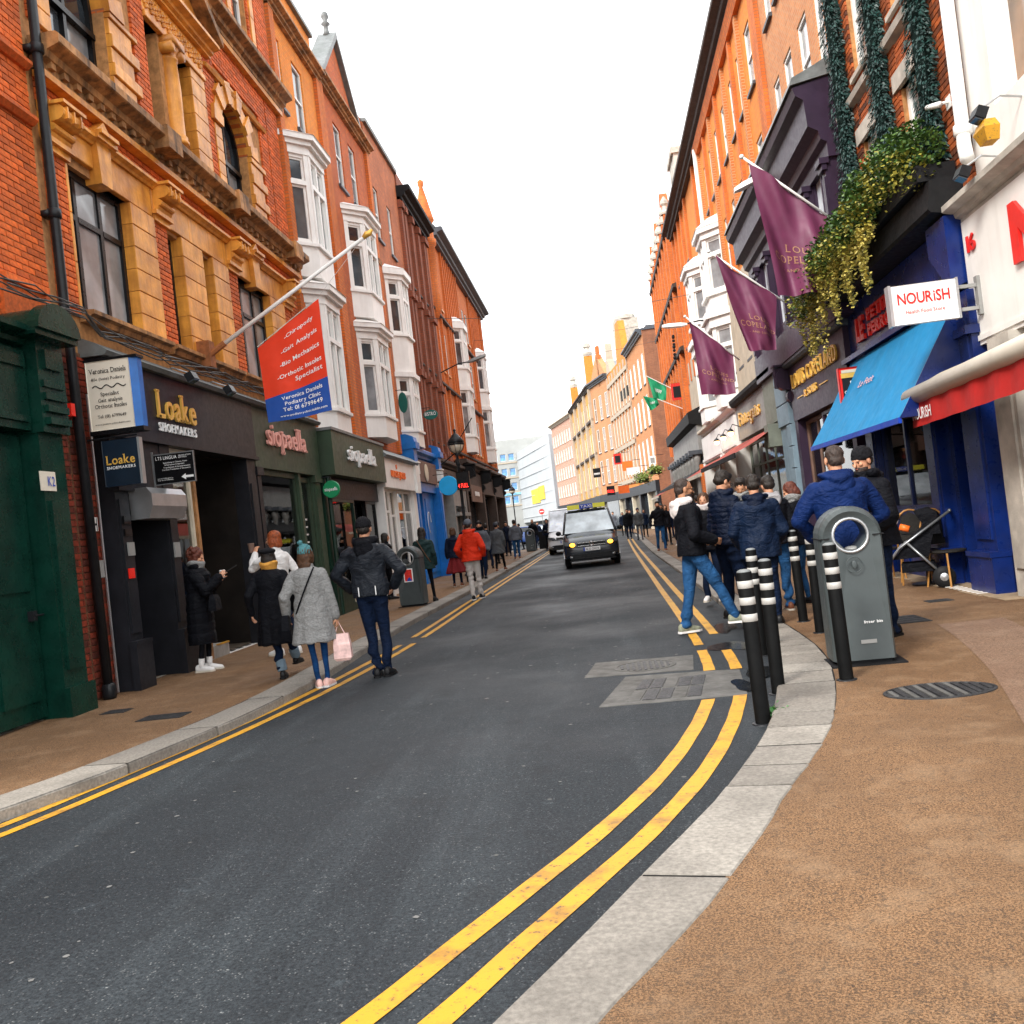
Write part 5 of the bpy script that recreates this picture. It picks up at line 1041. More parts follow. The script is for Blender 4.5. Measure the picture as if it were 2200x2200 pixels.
m = MB(RF); m.box(19.8,20.3,.22,.24,3.53,3.55); m.box(17.7,18.3,.22,.24,3.53,3.55); part('rule', m, 'gold', q2)
console(q2, RF, 20.95, 21.2, 3.4, 4.4, .5, 'purple_paint')
m = MB(RF); m.box(20.7,20.98,-.3,.2,.07,3.1); m.box(16.35,16.6,-.3,.2,.07,3.1); part('pilaster', m, 'purple_paint', q2)
room(q2, RF, 16.6, 20.7, .3, 3.08, 1.6, 'interior_warm', -.05)
glazing(q2, RF, 16.6, 18.8, .6, 3.05, 1, 'purple_paint', .1); glazing(q2, RF, 18.8, 20.7, .1, 3.05, 2, 'gold_frame' if 'gold_frame' in MT else 'brown_panel', .0)
for k in range(5): m = MB(RF); m.tube([(17+k*.8,-.9,3.0),(17+k*.8,-.9,2.6)], .01, 5); m.ball((17+k*.8,-.9,2.5), (.09,.09,.12), 10, 7); solo('pendant_lamp', m, 'lamp_warm', f"glowing pendant lamp, {['nearest','second','middle','fourth','farthest'][k]} in the Louis Copeland window", 'lamp', 'pendant lamps in the Louis Copeland window')
for k in range(9): m = MB(RF); m.box(16.75+k*.21,16.88+k*.21,-.45,-.42,1.3,2.85); part('glow_strip', m, 'lit_orange', q2)  # glowing strips added behind the glass to give the window its orange light
gs = thing('hanging_sign', 'red edged Guinness sign with harp hanging beside the blue awning', 'sign', (4.3,15.5,3.1))
m = MB(); m.bbox(4.09,4.50,15.55,15.48,2.83,3.45,.02); part('board', m, 'red_letter', gs)
m = MB(); m.prism([(4.14+.0,3.40),(4.14,2.98),(4.19,2.88),(4.40,2.88),(4.45,2.98),(4.45,3.40)], 15.47, 15.462); part('pint', m, 'black_letter', gs)
m = MB(); m.box(4.14,4.45,15.452,15.462,3.36,3.41); part('pint_head', m, 'cream_paint', gs); m = MB(); m.box(4.13,4.46,15.458,15.468,3.28,3.36); part('pint_band', m, 'gold', gs)
m = MB(); text(m, 'GUINNESS', (4.16,15.458,3.02), (1,0,0), (0,0,1), .27, .05, .06, .01, False, .003); m.tube([(4.27,15.455,3.22),(4.27,15.455,3.12),(4.32,15.455,3.1),(4.33,15.455,3.2),(4.27,15.455,3.22)], .008, 4); part('lettering', m, 'white_letter', gs)
# ================================================================ RIGHT 3 orange brick + grey stone fronts
q3 = building('orange_brick_building', RF, 25.0, 'tall orange brick building with narrow sash windows between the purple oriel and white bays')
cu = [22.1, 23.4, 24.75, 26.35, 27.9, 29.3, 30.7]; wz = [(5.5,7.4),(8.3,9.95),(11.15,12.6)]
holes = [(c-.36,c+.36,a,b) for c in cu for a, b in wz]
m = MB(RF); wall_cells(m, 21.0, 31.9, 4.5, 14.0, -.35, 0, holes); m.box(21,31.9,-7,-2.3,0,13.9); m.box(21,31.9,-2.3,-.36,4.5,13.9); part('wall', m, 'wall_orange', q3)
for h_ in holes: window(q3, RF, *h_, 'white_paint', 'glass_grey', rec=.06, sill='slate')
for u in (21.0, 22.85, 24.05, 25.5, 27.1, 28.6, 30.0, 31.5): m = MB(RF); m.box(u,u+.22,0,.09,8,13.6); part('pilaster', m, 'wall_peach' if int(u*2)%2 else 'wall_deep', q3)
part('cornice', extr(RF, CORN(13.6,.45,.5), 21.0, 32), 'brown_stone', q3); part('eaves_bricks', extr(RF, [(0,13.3),(.12,13.3),(.2,13.6),(0,13.6)], 21, 32), 'wall_deep', q3)
m = MB(RF); m.tube([(31.6,.15,13.5),(31.6,.15,7)], .07, 10); solo('drainpipe', m, 'white_paint', 'long white drainpipe on the orange brick beside the first white bay', 'drainpipe', smooth=True)
m = MB(RF); m.box(21.2,22.5,-.3,.22,.07,4.7)
part('stone_pier', m, 'bluegrey_stone', q3)
for k in range(9): m = MB(RF); m.bbox(21.2,21.6 if k < 6 else 22.5,.22,.27,.1+k*.5,.58+k*.5,.01); part('stone_block', m, 'bluegrey_stone', q3)
m = MB(RF); m.box(22.5,29.2,-.2,.18,3.35,4.4); part('fascia', m, 'grey_paint', q3); m = MB(RF); m.box(22.5,24.0,.0,.26,3.3,4.5); part('fascia_end', m, 'greygreen', q3)
part('cornice', extr(RF, [(0,4.4),(.3,4.4),(.36,4.5),(.36,4.6),(0,4.75)], 22.4, 29.3), 'black_matt', q3)
lett(q3, 'Finnegans', 28.6, 3.75, .40, 3.6, .185, 'gold', .0, True, .14, .04, -1, RF)
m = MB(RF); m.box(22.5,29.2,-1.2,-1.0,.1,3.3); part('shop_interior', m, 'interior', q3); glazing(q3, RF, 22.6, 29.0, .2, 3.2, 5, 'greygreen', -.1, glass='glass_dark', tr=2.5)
m = MB(RF); m.box(22.6,23.1,.0,.5,2.7,3.25); part('box', m, 'greygreen', q3)
# white stone and bays
q4 = building('white_bay_building', RF, 34.0, 'orange brick building with two white bays over cream stone fronts on the right')
holes = [(c-.36,c+.36,a,b) for c in (32.6,37.4,38.8,40.2,41.5) for a, b in [(8.6,10.3),(11.4,13.0)]]
m = MB(RF); wall_cells(m, 31.95, 42.4, 4.5, 14.0, -.35, 0, holes); m.box(32,42.4,-7,-.36,0,13.9); part('wall', m, 'wall_orange', q4)
for h_ in holes: window(q4, RF, *h_, 'white_paint', 'glass_grey', rec=.06, sill='slate')
for u in (33.3, 36.6, 38.1, 39.5, 40.9, 42.1): m = MB(RF); m.box(u,u+.25,0,.1,7,13.6); part('pilaster', m, 'wall_deep', q4)
m = MB(RF); m.box(24.4,42.4,.0,.06,4.5,7.9); part('render', m, 'beige_render', q4)
part('cornice', extr(RF, CORN(13.6,.45,.5), 32.0, 42.4), 'brown_stone', q4)
m = MB(RF); m.box(39.5,41.5,-2.0,-.1,14,16.6); m.box(39.4,41.6,-2.1,0,16.5,16.75); m.box(38.2,39.5,-1.2,-.1,14,15.0); part('chimney', m, 'stone_pale', q4)
for (a, b) in ((28.9,31.2),(33.3,35.7)):
    bay(q4, RF, a, b, .55, .55, [(4.5,5.0,'solid',0),(5.0,5.08,'solid',.06),(5.08,7.0,'glaze',0),(7.0,7.3,'solid',.08),(7.3,7.5,'solid',.18),(7.5,8.0,'solid',-.02),(8.0,8.1,'solid',.08),(8.1,9.8,'glaze',0),(9.8,10.0,'solid',.06),(10.0,10.15,'solid',.16),(10.15,10.5,'roof',.18)], mat='white_paint', glass='glass_grey')
for k, (a, b) in enumerate(((29.3,32.6),(32.8,38.5))):
    m = MB(RF); m.box(a,b,-.2,.25,3.2,4.2); m.box(a,b,.25,.3,3.25,3.35); part('fascia', m, 'white_paint', q4); part('cornice', extr(RF, CORN(4.2,.35,.4), a-.1, b+.1), ['white_paint','cream_paint'][k], q4)
    m = MB(RF); m.box(a,a+.35,-.3,.3,.07,3.2); m.box(b-.35,b,-.3,.3,.07,3.2); part('pilaster', m, 'white_paint', q4)
    glazing(q4, RF, a+.4, b-.4, .3, 3.1, 3, 'white_paint', -.1, glass='glass_dark')
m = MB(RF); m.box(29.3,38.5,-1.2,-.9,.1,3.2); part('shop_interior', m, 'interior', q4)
for k, u in enumerate((28.6, 30.3, 32.0)):
    t = thing('wall_lamp', ['glowing wall lamp nearest, under the Finnegans fascia end','glowing wall lamp in the middle of the cream fronts','glowing wall lamp farthest along the cream fronts'][k], 'lamp', tuple(RF.pt(u,.5,3.6)), 0, 'warm wall lamps'); m = MB(RF); m.tube([(u,.2,3.75),(u,.42,3.85),(u,.5,3.72)], .015, 6); m.lathe((u,.5,3.62), [(.11,0),(.08,.06),(.02,.11)], 10); part('bracket', m, 'black_metal', t); m = MB(RF); m.ball((u,.5,3.58), .085, 10, 8); part('bulb', m, 'lamp_warm', t)
# awnings in the middle distance
for k, (a, b, dz, mt, lb) in enumerate(((22.6,30.0,3.2,'red_awning','dark red awning below the Finnegans fascia'),(30.2,37.5,3.1,'red_awning','long red awning in front of the cream fronts'),(39,52,3.1,'black_matt','black awning under the black corniced shop'),(53,60,2.9,'red_awning','faded red awning at the far end of the right row'))):
    t = thing('awning', lb, 'awning', tuple(RF.pt((a+b)/2,.4,dz))); part('canvas', awn(RF, a, b, .3, dz, 1.35, dz-.55, .03), mt if mt in MT else 'red_letter', t, True); m = MB(RF); m.box(a,b,1.33,1.37,dz-.66,dz-.54); part('front_bar', m, 'cream_paint' if k in (1,3) else 'black_matt', t)
# ================================================================ RIGHT 5 ornate red
q5 = building('ornate_red_building', RF, 49, 'ornate red brick building with stone finials and ribbed piers on the right')
cu = [44.2+1.5*k for k in range(8)]; wz = [(6.2,8.2),(9.2,11.2),(12.0,13.8)]; holes = [(c-.4,c+.4,a,b) for c in cu for a, b in wz]
m = MB(RF); wall_cells(m, 42.4, 56.2, 4.5, 15.2, -.35, 0, holes); m.box(42.4,56.2,-8,-.36,0,15.1); part('wall', m, 'wall_tan', q5)
for h_ in holes: window(q5, RF, *h_, 'white_paint', 'glass_grey', rec=.06, sill='stone_white')
for k in range(9):
    u = 43.3+1.5*k; m = MB(RF); m.box(u,u+.3,0,.22,4.6,15.3); part('pier', m, 'wall_deep', q5)
    m = MB(RF); m.lathe((u+.15,.1,15.2), [(.22,0),(.24,.1),(.12,.2),(.1,.4),(.18,.5),(.18,.62),(.04,.85)], 8); part('finial', m, 'stone_pale', q5)
for z in (8.6,11.5,14.4): part('string_course', extr(RF, [(0,z),(.25,z+.05),(.28,z+.2),(0,z+.28)], 42.4, 56.2), 'brown_stone', q5)
for c in (45.5, 50.0, 54.3): m = MB(RF); m.prism([(c-1.4,15.2),(c+1.4,15.2),(c+.9,16.1),(c+.4,16.3),(c,16.9),(c-.4,16.3),(c-.9,16.1)], -.3, .1); part('gable', m, 'wall_red', q5)
m = MB(RF); m.prism([(0,4.85),(.6,5.0),(.62,5.45),(0,5.7)], 39.2, 52.2, 'u'); part('cornice', m, 'black_matt', q5); m = MB(RF); m.box(39.3,52.1,-.2,.3,3.7,4.9); part('fascia', m, 'grey_paint', q5)
for k in range(9): u = 39.5+k*1.5; m = MB(RF); m.lathe((u,.42,.1), [(.16,0),(.16,.4),(.12,.45),(.11,3.1),(.17,3.3),(.17,3.6)], 10); part('column', m, 'grey_paint', q5, True); m = MB(RF); m.box(u-.25,u+.25,.2,.75,3.68,3.85); part('column_cap', m, 'slate', q5)
m = MB(RF); m.box(39.3,56.1,-.1,.0,.1,3.7); part('shopfront', m, 'glass_dark', q5); m = MB(RF); m.box(38.6,39.1,0,.4,.1,3.2); part('brick_pier', m, 'wall_deep', q5)
m = MB(RF); m.box(52.3,56.2,-.1,.3,3.0,4.2); part('fascia', m, 'brown_panel', q5)
# ================================================================ far right polyline
def seg(P, Q): P, Q = Vector((*P,0)), Vector((*Q,0)); t = (Q-P); n = Vector((-t.y, t.x, 0)); return Fr(P, t, n if n.x < 0 else -n), t.length
FARP = [(4.7,71.3),(3.8,81),(2.2,93),(.4,99.5),(-2.3,121),(-5.8,135)]
def farfront(i, name, label, wall, ztop, nfl, ncol, ww, corn=None, winmat='white_paint', gm='glass_warm', bands=None, shop='charcoal', sp=None):
    f, L_ = seg(FARP[i], FARP[i+1]); r = building(name, f, L_/2, label); fl0 = 4.6; fh = (ztop-1.2-fl0)/nfl
    cols = [L_*(k+.5)/ncol for k in range(ncol)]; holes = [(c-ww/2, c+ww/2, fl0+fh*j+.4, fl0+fh*(j+1)-.45) for c in cols for j in range(nfl)]
    m = MB(f); wall_cells(m, 0, L_, 3.9, ztop, -.3, 0, holes); m.box(0.02,L_-.02,-9,-.31,0,ztop-.05); part('wall', m, wall, r)
    for h_ in holes: window(r, f, *h_, winmat, gm, rec=.04, sill='stone_white' if sp != 'plain' else 'slate')
    if bands:
        for j in range(nfl+1): z = fl0+fh*j-.2; m = MB(f); m.box(0,L_,0,.15,z,z+.35); part('band', m, bands, r)
        for k in range(ncol+1): u = L_*k/ncol; m = MB(f); m.box(max(0,u-.18),min(L_,u+.18),0,.12,4.3,ztop-.3); part('pilaster', m, bands, r)
    if corn: part('cornice', extr(f, CORN(ztop-.4,.5,.5), 0, L_), corn, r)
    m = MB(f); m.box(0,L_,-.1,.3,3.1,3.9); part('fascia', m, shop, r); m = MB(f); m.box(0,L_,-.3,-.05,.1,3.1); part('shopfront', m, 'glass_dark', r)
    for k in range(ncol//2+1): u = min(L_-.3, L_*k/(ncol//2)); m = MB(f); m.box(u,u+.3,-.1,.25,.1,3.1); part('pilaster', m, 'cream_paint' if k % 2 else 'charcoal', r)
    return r, f, L_
ra, fa, la = farfront(0, 'plain_orange_building', 'plain peach brick building at the side street corner, its brown flank towards the viewer', 'wall_peach', 15.5, 3, 4, .95, 'slate', sp='plain', gm='glass_blind')
m = MB(); holes = [(5.85,6.75,12.0,14.2),(5.85,6.75,8.4,10.6)]; fs_ = Fr((4.7,71.3,0),(1,0,0),(0,-1,0)); mm = MB(fs_); wall_cells(mm, .02, 12, 3.5, 15.45, .0, .05, [(1.15,1.9,12.2,14.6),(1.15,1.9,8.6,10.8)]); mm.box(.02,12,.0,.05,0,3.5); part('side_wall', mm, 'wall_sidebrown', ra)
for z in (12.2, 8.6): window(ra, fs_, 1.15, 1.9, z, z+2.3, 'white_paint', 'glass_mid', rec=.05)
m = MB(fs_); m.box(0,12,-.1,.15,15.45,15.6); part('coping', m, 'slate', ra)
rb, fb, lb = farfront(1, 'striped_building', 'orange brick building banded with white stone, with a tall gable chimney', 'wall_orange', 15.6, 3, 7, .8, None, bands='stone_white', gm='glass_warm')
m = MB(fb); m.prism([(1.5,15.6),(5.4,15.6),(4.2,19.0),(2.6,19.0)], -.6, 0); part('gable', m, 'wall_orange', rb); m = MB(fb); m.box(5.6,7.2,-2.5,-.3,15,19.8); m.lathe((6.4,-1.4,19.8), [(1.0,0),(1.0,.3),(.6,.9),(.1,1.2)], 10); part('chimney', m, 'stone_pale', rb); m = MB(fb); m.box(0,11,-6,-2,15,17.8); part('rear_roof', m, 'slate', rb)
m = MB(fb); m.prism([(9.6,15.6),(12,15.6),(11.3,17.0),(10.9,18.6),(10.6,17.0)], -.6, .05); part('white_gable', m, 'stone_white', rb); m = MB(fb); m.box(1,5,.0,.05,12.0,12.9); part('loggia', m, 'black_matt', rb)
rc, fc, lc = farfront(2, 'narrow_pink_building', 'narrow pale red gabled front beside the yellow building', 'wall_tan', 15.8, 3, 3, .95, 'slate', gm='glass_warm', sp='plain')
m = MB(fc); m.prism([(.3,15.8),(6.4,15.8),(3.3,18.4)], -.6, 0); part('gable', m, 'wall_yellow_dark' if 'wall_yellow_dark' in MT else 'wall_tan', rc); m = MB(fc); m.box(2.6,3.2,-.3,0,15,19.2); part('gable_stack', m, 'wall_deep', rc)
rd, fd, ld = farfront(3, 'yellow_building', 'bright yellow banded building with dark string courses far down the right side', 'wall_yellow', 15.8, 3, 12, .9, 'brown_stone', bands=None, gm='glass_yellow' if 'glass_yellow' in MT else 'glass_warm')
for z in (8.3, 12.0): m = MB(fd); m.box(0,ld,0,.25,z,z+.25); part('string_course', m, 'brown_stone', rd)
for k in range(5): u = ld*k/4; m = MB(fd); m.box(max(0,u-.35),min(ld,u+.35),0,.3,4,15.4); part('pilaster', m, 'stone_white', rd)
for (u, zt) in ((1.5, 20.8), (18.5, 20.0)):
    m = MB(fd); m.box(u-.4,u+.4,-.8,.1,15.8,zt-1.6); part('turret', m, 'wall_orange', rd); m = MB(fd); m.lathe((u,-.35,zt-1.6), [(.5,0),(.55,.4),(.35,.5),(.3,.9),(.45,1.0),(.4,1.3),(.1,1.6)], 8); part('turret_cap', m, 'stone_pale', rd)
m = MB(fd); m.box(.5,20,-5,-1.5,15.5,18.3); part('rear_roof', m, 'slate_pale' if 'slate_pale' in MT else 'slate', rd)
re_, fe, le = farfront(4, 'pale_pink_building', 'pale pink brick building with long rows of windows, last in the right row', 'wall_pink', 15.6, 4, 9, .8, 'stone_white', gm='glass_pink' if 'glass_pink' in MT else 'glass_blind')
m = MB(Fr((-5.8,135,0),(1,0,0),(0,-1,0)));
# ================================================================ end of the street
sc = thing('scaffolded_building', 'building wrapped in white sheeting on scaffolding at the end of the street', 'building', (-11, 158, 0))
m = MB(); m.prism([(-15.5,175),(-9.6,152),(-6.5,140),(-3,150),(-4,180)], 2.2, 15.2, 'z'); part('sheeting', m, 'sheet_white' if 'sheet_white' in MT else 'white_render', sc)
for k in range(7): z = 3+k*1.8; m = MB(); m.prism([(-9.7,151.9),(-6.45,139.8),(-6.4,140.1),(-9.65,152.1)], z, z+.07, 'z'); m.prism([(-15.6,174.9),(-9.7,151.9),(-9.6,152.1),(-15.5,175.2)], z, z+.07, 'z'); part('scaffold_tube', m, 'sheet_white', sc)
m = MB(); m.prism([(-11.5,159.2),(-9.75,151.8),(-9.6,151.8),(-11.4,159.3)], 5.2, 7.6, 'z'); m.prism([(-9.7,151.8),(-8.6,147.6),(-8.5,147.7),(-9.6,151.9)], 5.6, 7.8, 'z'); part('banner', m, 'yellow_sign' if 'yellow_sign' in MT else 'yellow_line', sc)
gbf = Fr((-30,170,0),(1,0,0),(0,-1,0)); gb = building('office_building', gbf, 15, 'pale grey office block with rows of blue windows closing the street')
rows = [(14.0,15.3),(11.2,12.6),(8.5,9.9),(6.0,7.4)]; cols_ = [.8+1.55*k for k in range(18)]; holes = [(c-.55,c+.55,a,b) for c in cols_ for a, b in rows]
m = MB(gbf); wall_cells(m, 0, 28, 0, 16.6, -.4, 0, holes); m.box(0,28,-10,-.41,0,16.5); m.box(0,28,-4,-1,16.6,18); part('wall', m, 'concrete_pale' if 'concrete_pale' in MT else 'concrete', gb)
for h_ in holes: window(gb, gbf, *h_, 'white_paint', 'glass_blue', rows=1, rec=.2)
for a, b in rows: m = MB(gbf); m.box(0,28,0,.12,a-.5,a-.3); part('ledge', m, 'stone_white', gb)
m = MB(gbf); m.box(0,28,.0,.15,7.6,8.0); part('blue_band', m, 'blue_glass_band' if 'blue_glass_band' in MT else 'glass_blue', gb)
# left junction continuation beyond the corner
jf = Fr((-60,66,0),(1,0,0),(0,-1,0))
# ---------------------------------------------------------------- people
def fabric(name, col, rough=.85, var=.2, scale=5, bump=.3, bscale=220, **k):
    m = M(name, col, rough, var, scale, bump, bscale, bd=.004, spec=.15, **k); t = m.node_tree; b = next(n for n in t.nodes if n.type == 'BSDF_PRINCIPLED')
    prev = b.inputs['Normal'].links[0].from_socket; bumpn(t, b, noise(t, 7, 3, coords(t, 'Object', (1, 1, 1.7)), .55, 1.6), .55, .05, prev); return m
M('skin', (.55,.27,.16), .5, .1, 8, .1, 120, spec=.4); M('skin_tan', (.40,.19,.10), .5, .1, 8, .1, 120, spec=.4)
fabric('cloth_black', (.003,.0035,.006), .75); fabric('cloth_navy', (.002,.006,.020), .6); fabric('cloth_navy2', (.003,.010,.030), .6); fabric('cloth_blue', (.002,.014,.075), .7)
fabric('denim', (.015,.065,.165), .85, .4, 9); fabric('denim_dark', (.003,.009,.028), .85, .3, 9); fabric('denim_blue', (.006,.040,.13), .85, .35, 9)
fabric('wool_grey', (.24,.24,.235), .95, .22, 60, .5, 260); fabric('wool_dark', (.08,.085,.09), .95, .35, 50, .5, 200); fabric('grey_hood', (.30,.29,.30), .9); fabric('cream_hood', (.62,.56,.54), .9)
fabric('teal_knit', (.07,.20,.22), .95, .2, 30, .8, 90); fabric('mustard', (.62,.30,.06), .9, .35, 8); fabric('white_cloth', (.72,.70,.68), .85, .06); fabric('light_trousers', (.55,.51,.48), .9, .1)
fabric('orange_jacket', (.60,.030,.008), .65, .12); fabric('maroon', (.16,.015,.018), .85); fabric('blue_bag', (.02,.25,.55), .6); fabric('dark_green_cloth', (.012,.03,.03), .7); fabric('grey_cloth', (.10,.11,.13), .85)
fabric('knit_black', (.008,.008,.010), .95, .2, 30, .8, 90); fabric('shell_grey', (.014,.017,.023), .45, .25); fabric('cuff_denim', (.16,.22,.27), .9)
def hairm(name, c): return M(name, c, .55, .45, 40, .9, 150, bd=.006, spec=.4)
hairm('hair_dark', (.014,.009,.006)); hairm('hair_red', (.26,.055,.012)); hairm('hair_auburn', (.10,.022,.010)); hairm('hair_brown', (.07,.03,.012)); hairm('hair_short', (.035,.022,.017))
M('shoe_white', (.72,.70,.68), .5, .08, 10); M('shoe_pink', (.80,.50,.44), .5, .15, 15); M('shoe_black', (.010,.010,.011), .45); M('shoe_brown', (.16,.05,.02), .5); M('shoe_grey', (.20,.21,.15), .7, .4, 30); M('rubber_sole', (.55,.50,.42), .7)
M('eye_dark', (.02,.012,.01), .2); M('lip', (.38,.10,.07), .5)
VOX = []
def vpart(name, mb, mat, parent, voxel, fn=None, smooth=5):
    o = link(name, mb.mesh(name, (0,0,0), True, mat), parent)
    r = o.modifiers.new('r', 'REMESH'); r.mode = 'VOXEL'; r.voxel_size = voxel; r.use_smooth_shade = True
    s = o.modifiers.new('s', 'SMOOTH'); s.factor = .5; s.iterations = smooth
    VOX.append((o, mat, fn)); return o
def finish_vox():
    dg = bpy.context.evaluated_depsgraph_get()
    for o, mat, fn in VOX:
        me = bpy.data.meshes.new_from_object(o.evaluated_get(dg)); old = o.data; o.modifiers.clear(); o.data = me; bpy.data.meshes.remove(old)
        me.materials.clear(); me.materials.append(MT[mat])
        n = len(me.vertices)
        if fn and n:
            co = np.empty(n*3); no = np.empty(n*3); me.vertices.foreach_get('co', co); me.vertices.foreach_get('normal', no); co = co.reshape(-1,3); no = no.reshape(-1,3)
            co = co+no*fn(co)[:,None]; me.vertices.foreach_set('co', co.ravel()); me.update()
        me.polygons.foreach_set('use_smooth', [True]*len(me.polygons))
def folds(amp=.006, seed=0, k=1):
    r_ = np.random.RandomState(seed); ph = r_.rand(8)*6.28
    def fn(c):
        x, y, z = c.T; w = .05*np.sin(z*9+ph[0]+x*7)+.04*np.sin(x*13+ph[1])
        a = np.sin((z*26+x*14*np.sin(ph[2])+w*60)*k+ph[3])*np.clip(np.sin(x*9+z*5+ph[4]), 0, 1)
        b = np.sin((z*15-x*22-y*10)*k+ph[5])*np.clip(np.sin(y*11-z*6+ph[6]), 0, 1)
        return amp*(a+b)
    return fn
def quilt(amp=.010, pitch=.075, seed=0):
    f2 = folds(.003, seed)
    return lambda c: amp*(np.sqrt(np.abs(np.sin(c[:,2]*math.pi/pitch+.35*np.sin(c[:,0]*7))))-.75)+f2(c)
def drape(amp=.008, seed=0, z0=.9):
    ph = np.random.RandomState(seed).rand(4)*6.28; f2 = folds(.004, seed)
    return lambda c: amp*np.clip((z0-c[:,2])*2.2, 0, 1)*np.sin(np.arctan2(c[:,1], c[:,0])*7+ph[0]+c[:,2]*1.5)+f2(c)
def ik(a, b, l1, l2, pole):
    a, b = Vector(a), Vector(b); d = b-a; L_ = d.length
    if L_ > (l1+l2)*.999: b = a+d.normalized()*(l1+l2)*.999; d = b-a; L_ = d.length
    x = (l1*l1-l2*l2+L_*L_)/(2*L_); h = math.sqrt(max(0, l1*l1-x*x)); n = d.normalized(); p = Vector(pole); p = (p-n*p.dot(n)).normalized(); return a+n*x+p*h, b
def ring(c, rx, ry, R, F, n=14): return [tuple(Vector(c)+R*(rx*math.cos(2*math.pi*k/n))+F*(ry*math.sin(2*math.pi*k/n))) for k in range(n)]
def tp(mb, P, R, seg=10):
    mb.tube(P, R, seg); 
    for p, r in zip(P, R): mb.ball(tuple(p), r*.995, seg, 6)
def head_fn(yaw, pitch):
    M_ = Matrix.Rotation(yaw, 3, 'Z') @ Matrix.Rotation(pitch, 3, 'X'); return M_
def person(label, loc, rotz, h=1.75, wide=1.0, lean=0., hipz=None, footL=(-.10,0), footR=(.10,0), footzL=0, footzR=0, toe=.12, handL=None, handR=None, head=(0,0), twist=0,
           coat=None, legs=None, shoes='shoe_black', soles=None, hair=None, hat=None, hood=None, scarf=None, skin='skin', beard=None, glasses=False, voxel=.009, fingers=True, skirt=None, hipx=0, hipy=0, poleL=None, poleR=None, socks=None, cuffs=None, strap=None, group=None, seed=0, shrug=0, necklen=1):
    s = h/1.75; t = thing('person', label, 'person', loc, rotz, group); Z = Vector((0,0,1))
    hz = (hipz if hipz else .525*h); P = Vector((hipx, hipy, hz)); ax = Vector((0, math.sin(lean), math.cos(lean))); Nk = P+ax*(.305*h)
    R0 = Vector((1,0,0)); F0 = R0.cross(ax)*-1; R1 = Vector((math.cos(twist), math.sin(twist), 0)); F1 = ax.cross(R1)
    sw = .093*h*wide; SL = Nk-R1*sw+ax*(-.045*h+shrug)+F1*.0; SR = Nk+R1*sw+ax*(-.045*h+shrug)
    ua, la = .172*h, .150*h
    dl = [(-.16*s*wide-.02, .02, .47*h), (.16*s*wide+.02, .02, .47*h)]
    def reach(S_, H, pole): return ik(S_, H, ua, la, pole)
    HL = Vector(handL) if handL else Nk-R1*(sw+.075*s)+Vector((0,.05,-.345*h)); HR = Vector(handR) if handR else Nk+R1*(sw+.075*s)+Vector((0,.05,-.345*h))
    EL, HL = reach(SL, HL, poleL or (-.5,-1,-.2)); ER, HR = reach(SR, HR, poleR or (.5,-1,-.2))
    tl, sl = .245*h, .240*h; fl = Vector((footL[0], footL[1], .075*s+footzL)); fr_ = Vector((footR[0], footR[1], .075*s+footzR))
    hl = P-R0*.085*s; hr = P+R0*.085*s; KL_, fl = ik(hl, fl, tl, sl, (-.08,1,0)); KR_, fr_ = ik(hr, fr_, tl, sl, (.08,1,0))
    rings = [(-.10,.10,.09),(-.04,.155,.112),(.12,.160,.115),(.38,.138,.10),(.62,.155,.115),(.82,.168,.118),(.93,.125,.09),(1.0,.06,.06)]
    def torso(mb, th=0, t0=-.1, t1=1.0, extra=None, wz=1):
        rs = []
        for (q, rx, ry) in rings:
            if q < t0 or q > t1: continue
            c = P+ax*(q*.305*h); w = max(0, min(1, q)); R_ = R0.lerp(R1, w).normalized(); F_ = F0.lerp(F1, w).normalized(); rs.append(ring(c, (rx*s*wide+th)*wz, ry*s+th, R_, F_))
        if extra: rs = extra+rs
        mb.loft(rs)
    # ---- body: one continuous skin mesh
    b = MB(); torso(b, -.012)
    for (hh, kk, ff) in ((hl, KL_, fl), (hr, KR_, fr_)): tp(b, [hh, kk, ff], [.060*s, .032*s, .024*s])
    for (S_, E_, H_) in ((SL, EL, HL), (SR, ER, HR)): tp(b, [S_, E_, H_], [.048*s, .036*s, .026*s])
    MH = head_fn(twist*.6+head[0], head[1]); Hc = Nk+ax*.10*s*necklen+Vector((0,.012,.055*s)); hs = s*1.0
    def hp(x, y, z): return Hc+MH @ Vector((x*hs, y*hs, z*hs))
    b.tube([tuple(Nk-ax*.04), tuple(Hc+MH @ Vector((0,-.02,-.05)))], [.058*s, .052*s], 12)
    def hball(mb, c, r, seg=14, rg=10):
        q = MB(); q.ball((0,0,0), r, seg, rg); mb.raw([tuple(hp(c[0]+v[0], c[1]+v[1], c[2]+v[2])) for v in q.v], q.f)
    hball(b, (0,-.008,.030), (.074,.094,.086)); hball(b, (0,.022,-.03), (.060,.066,.082)); hball(b, (0,.045,-.088), (.030,.030,.022)); hball(b, (0,.082,.018), (.045,.014,.012))
    for k in range(4): hball(b, (0,.088+.007*k,.012-.014*k), (.009+.0025*k,.012,.011), 8, 6)
    for sg in (-1, 1): hball(b, (sg*.076,-.005,-.008), (.010,.022,.033), 8, 6); hball(b, (sg*.036,.070,-.02), (.022,.018,.018), 8, 6)
    hball(b, (0,.084,-.054), (.022,.010,.008), 8, 6)
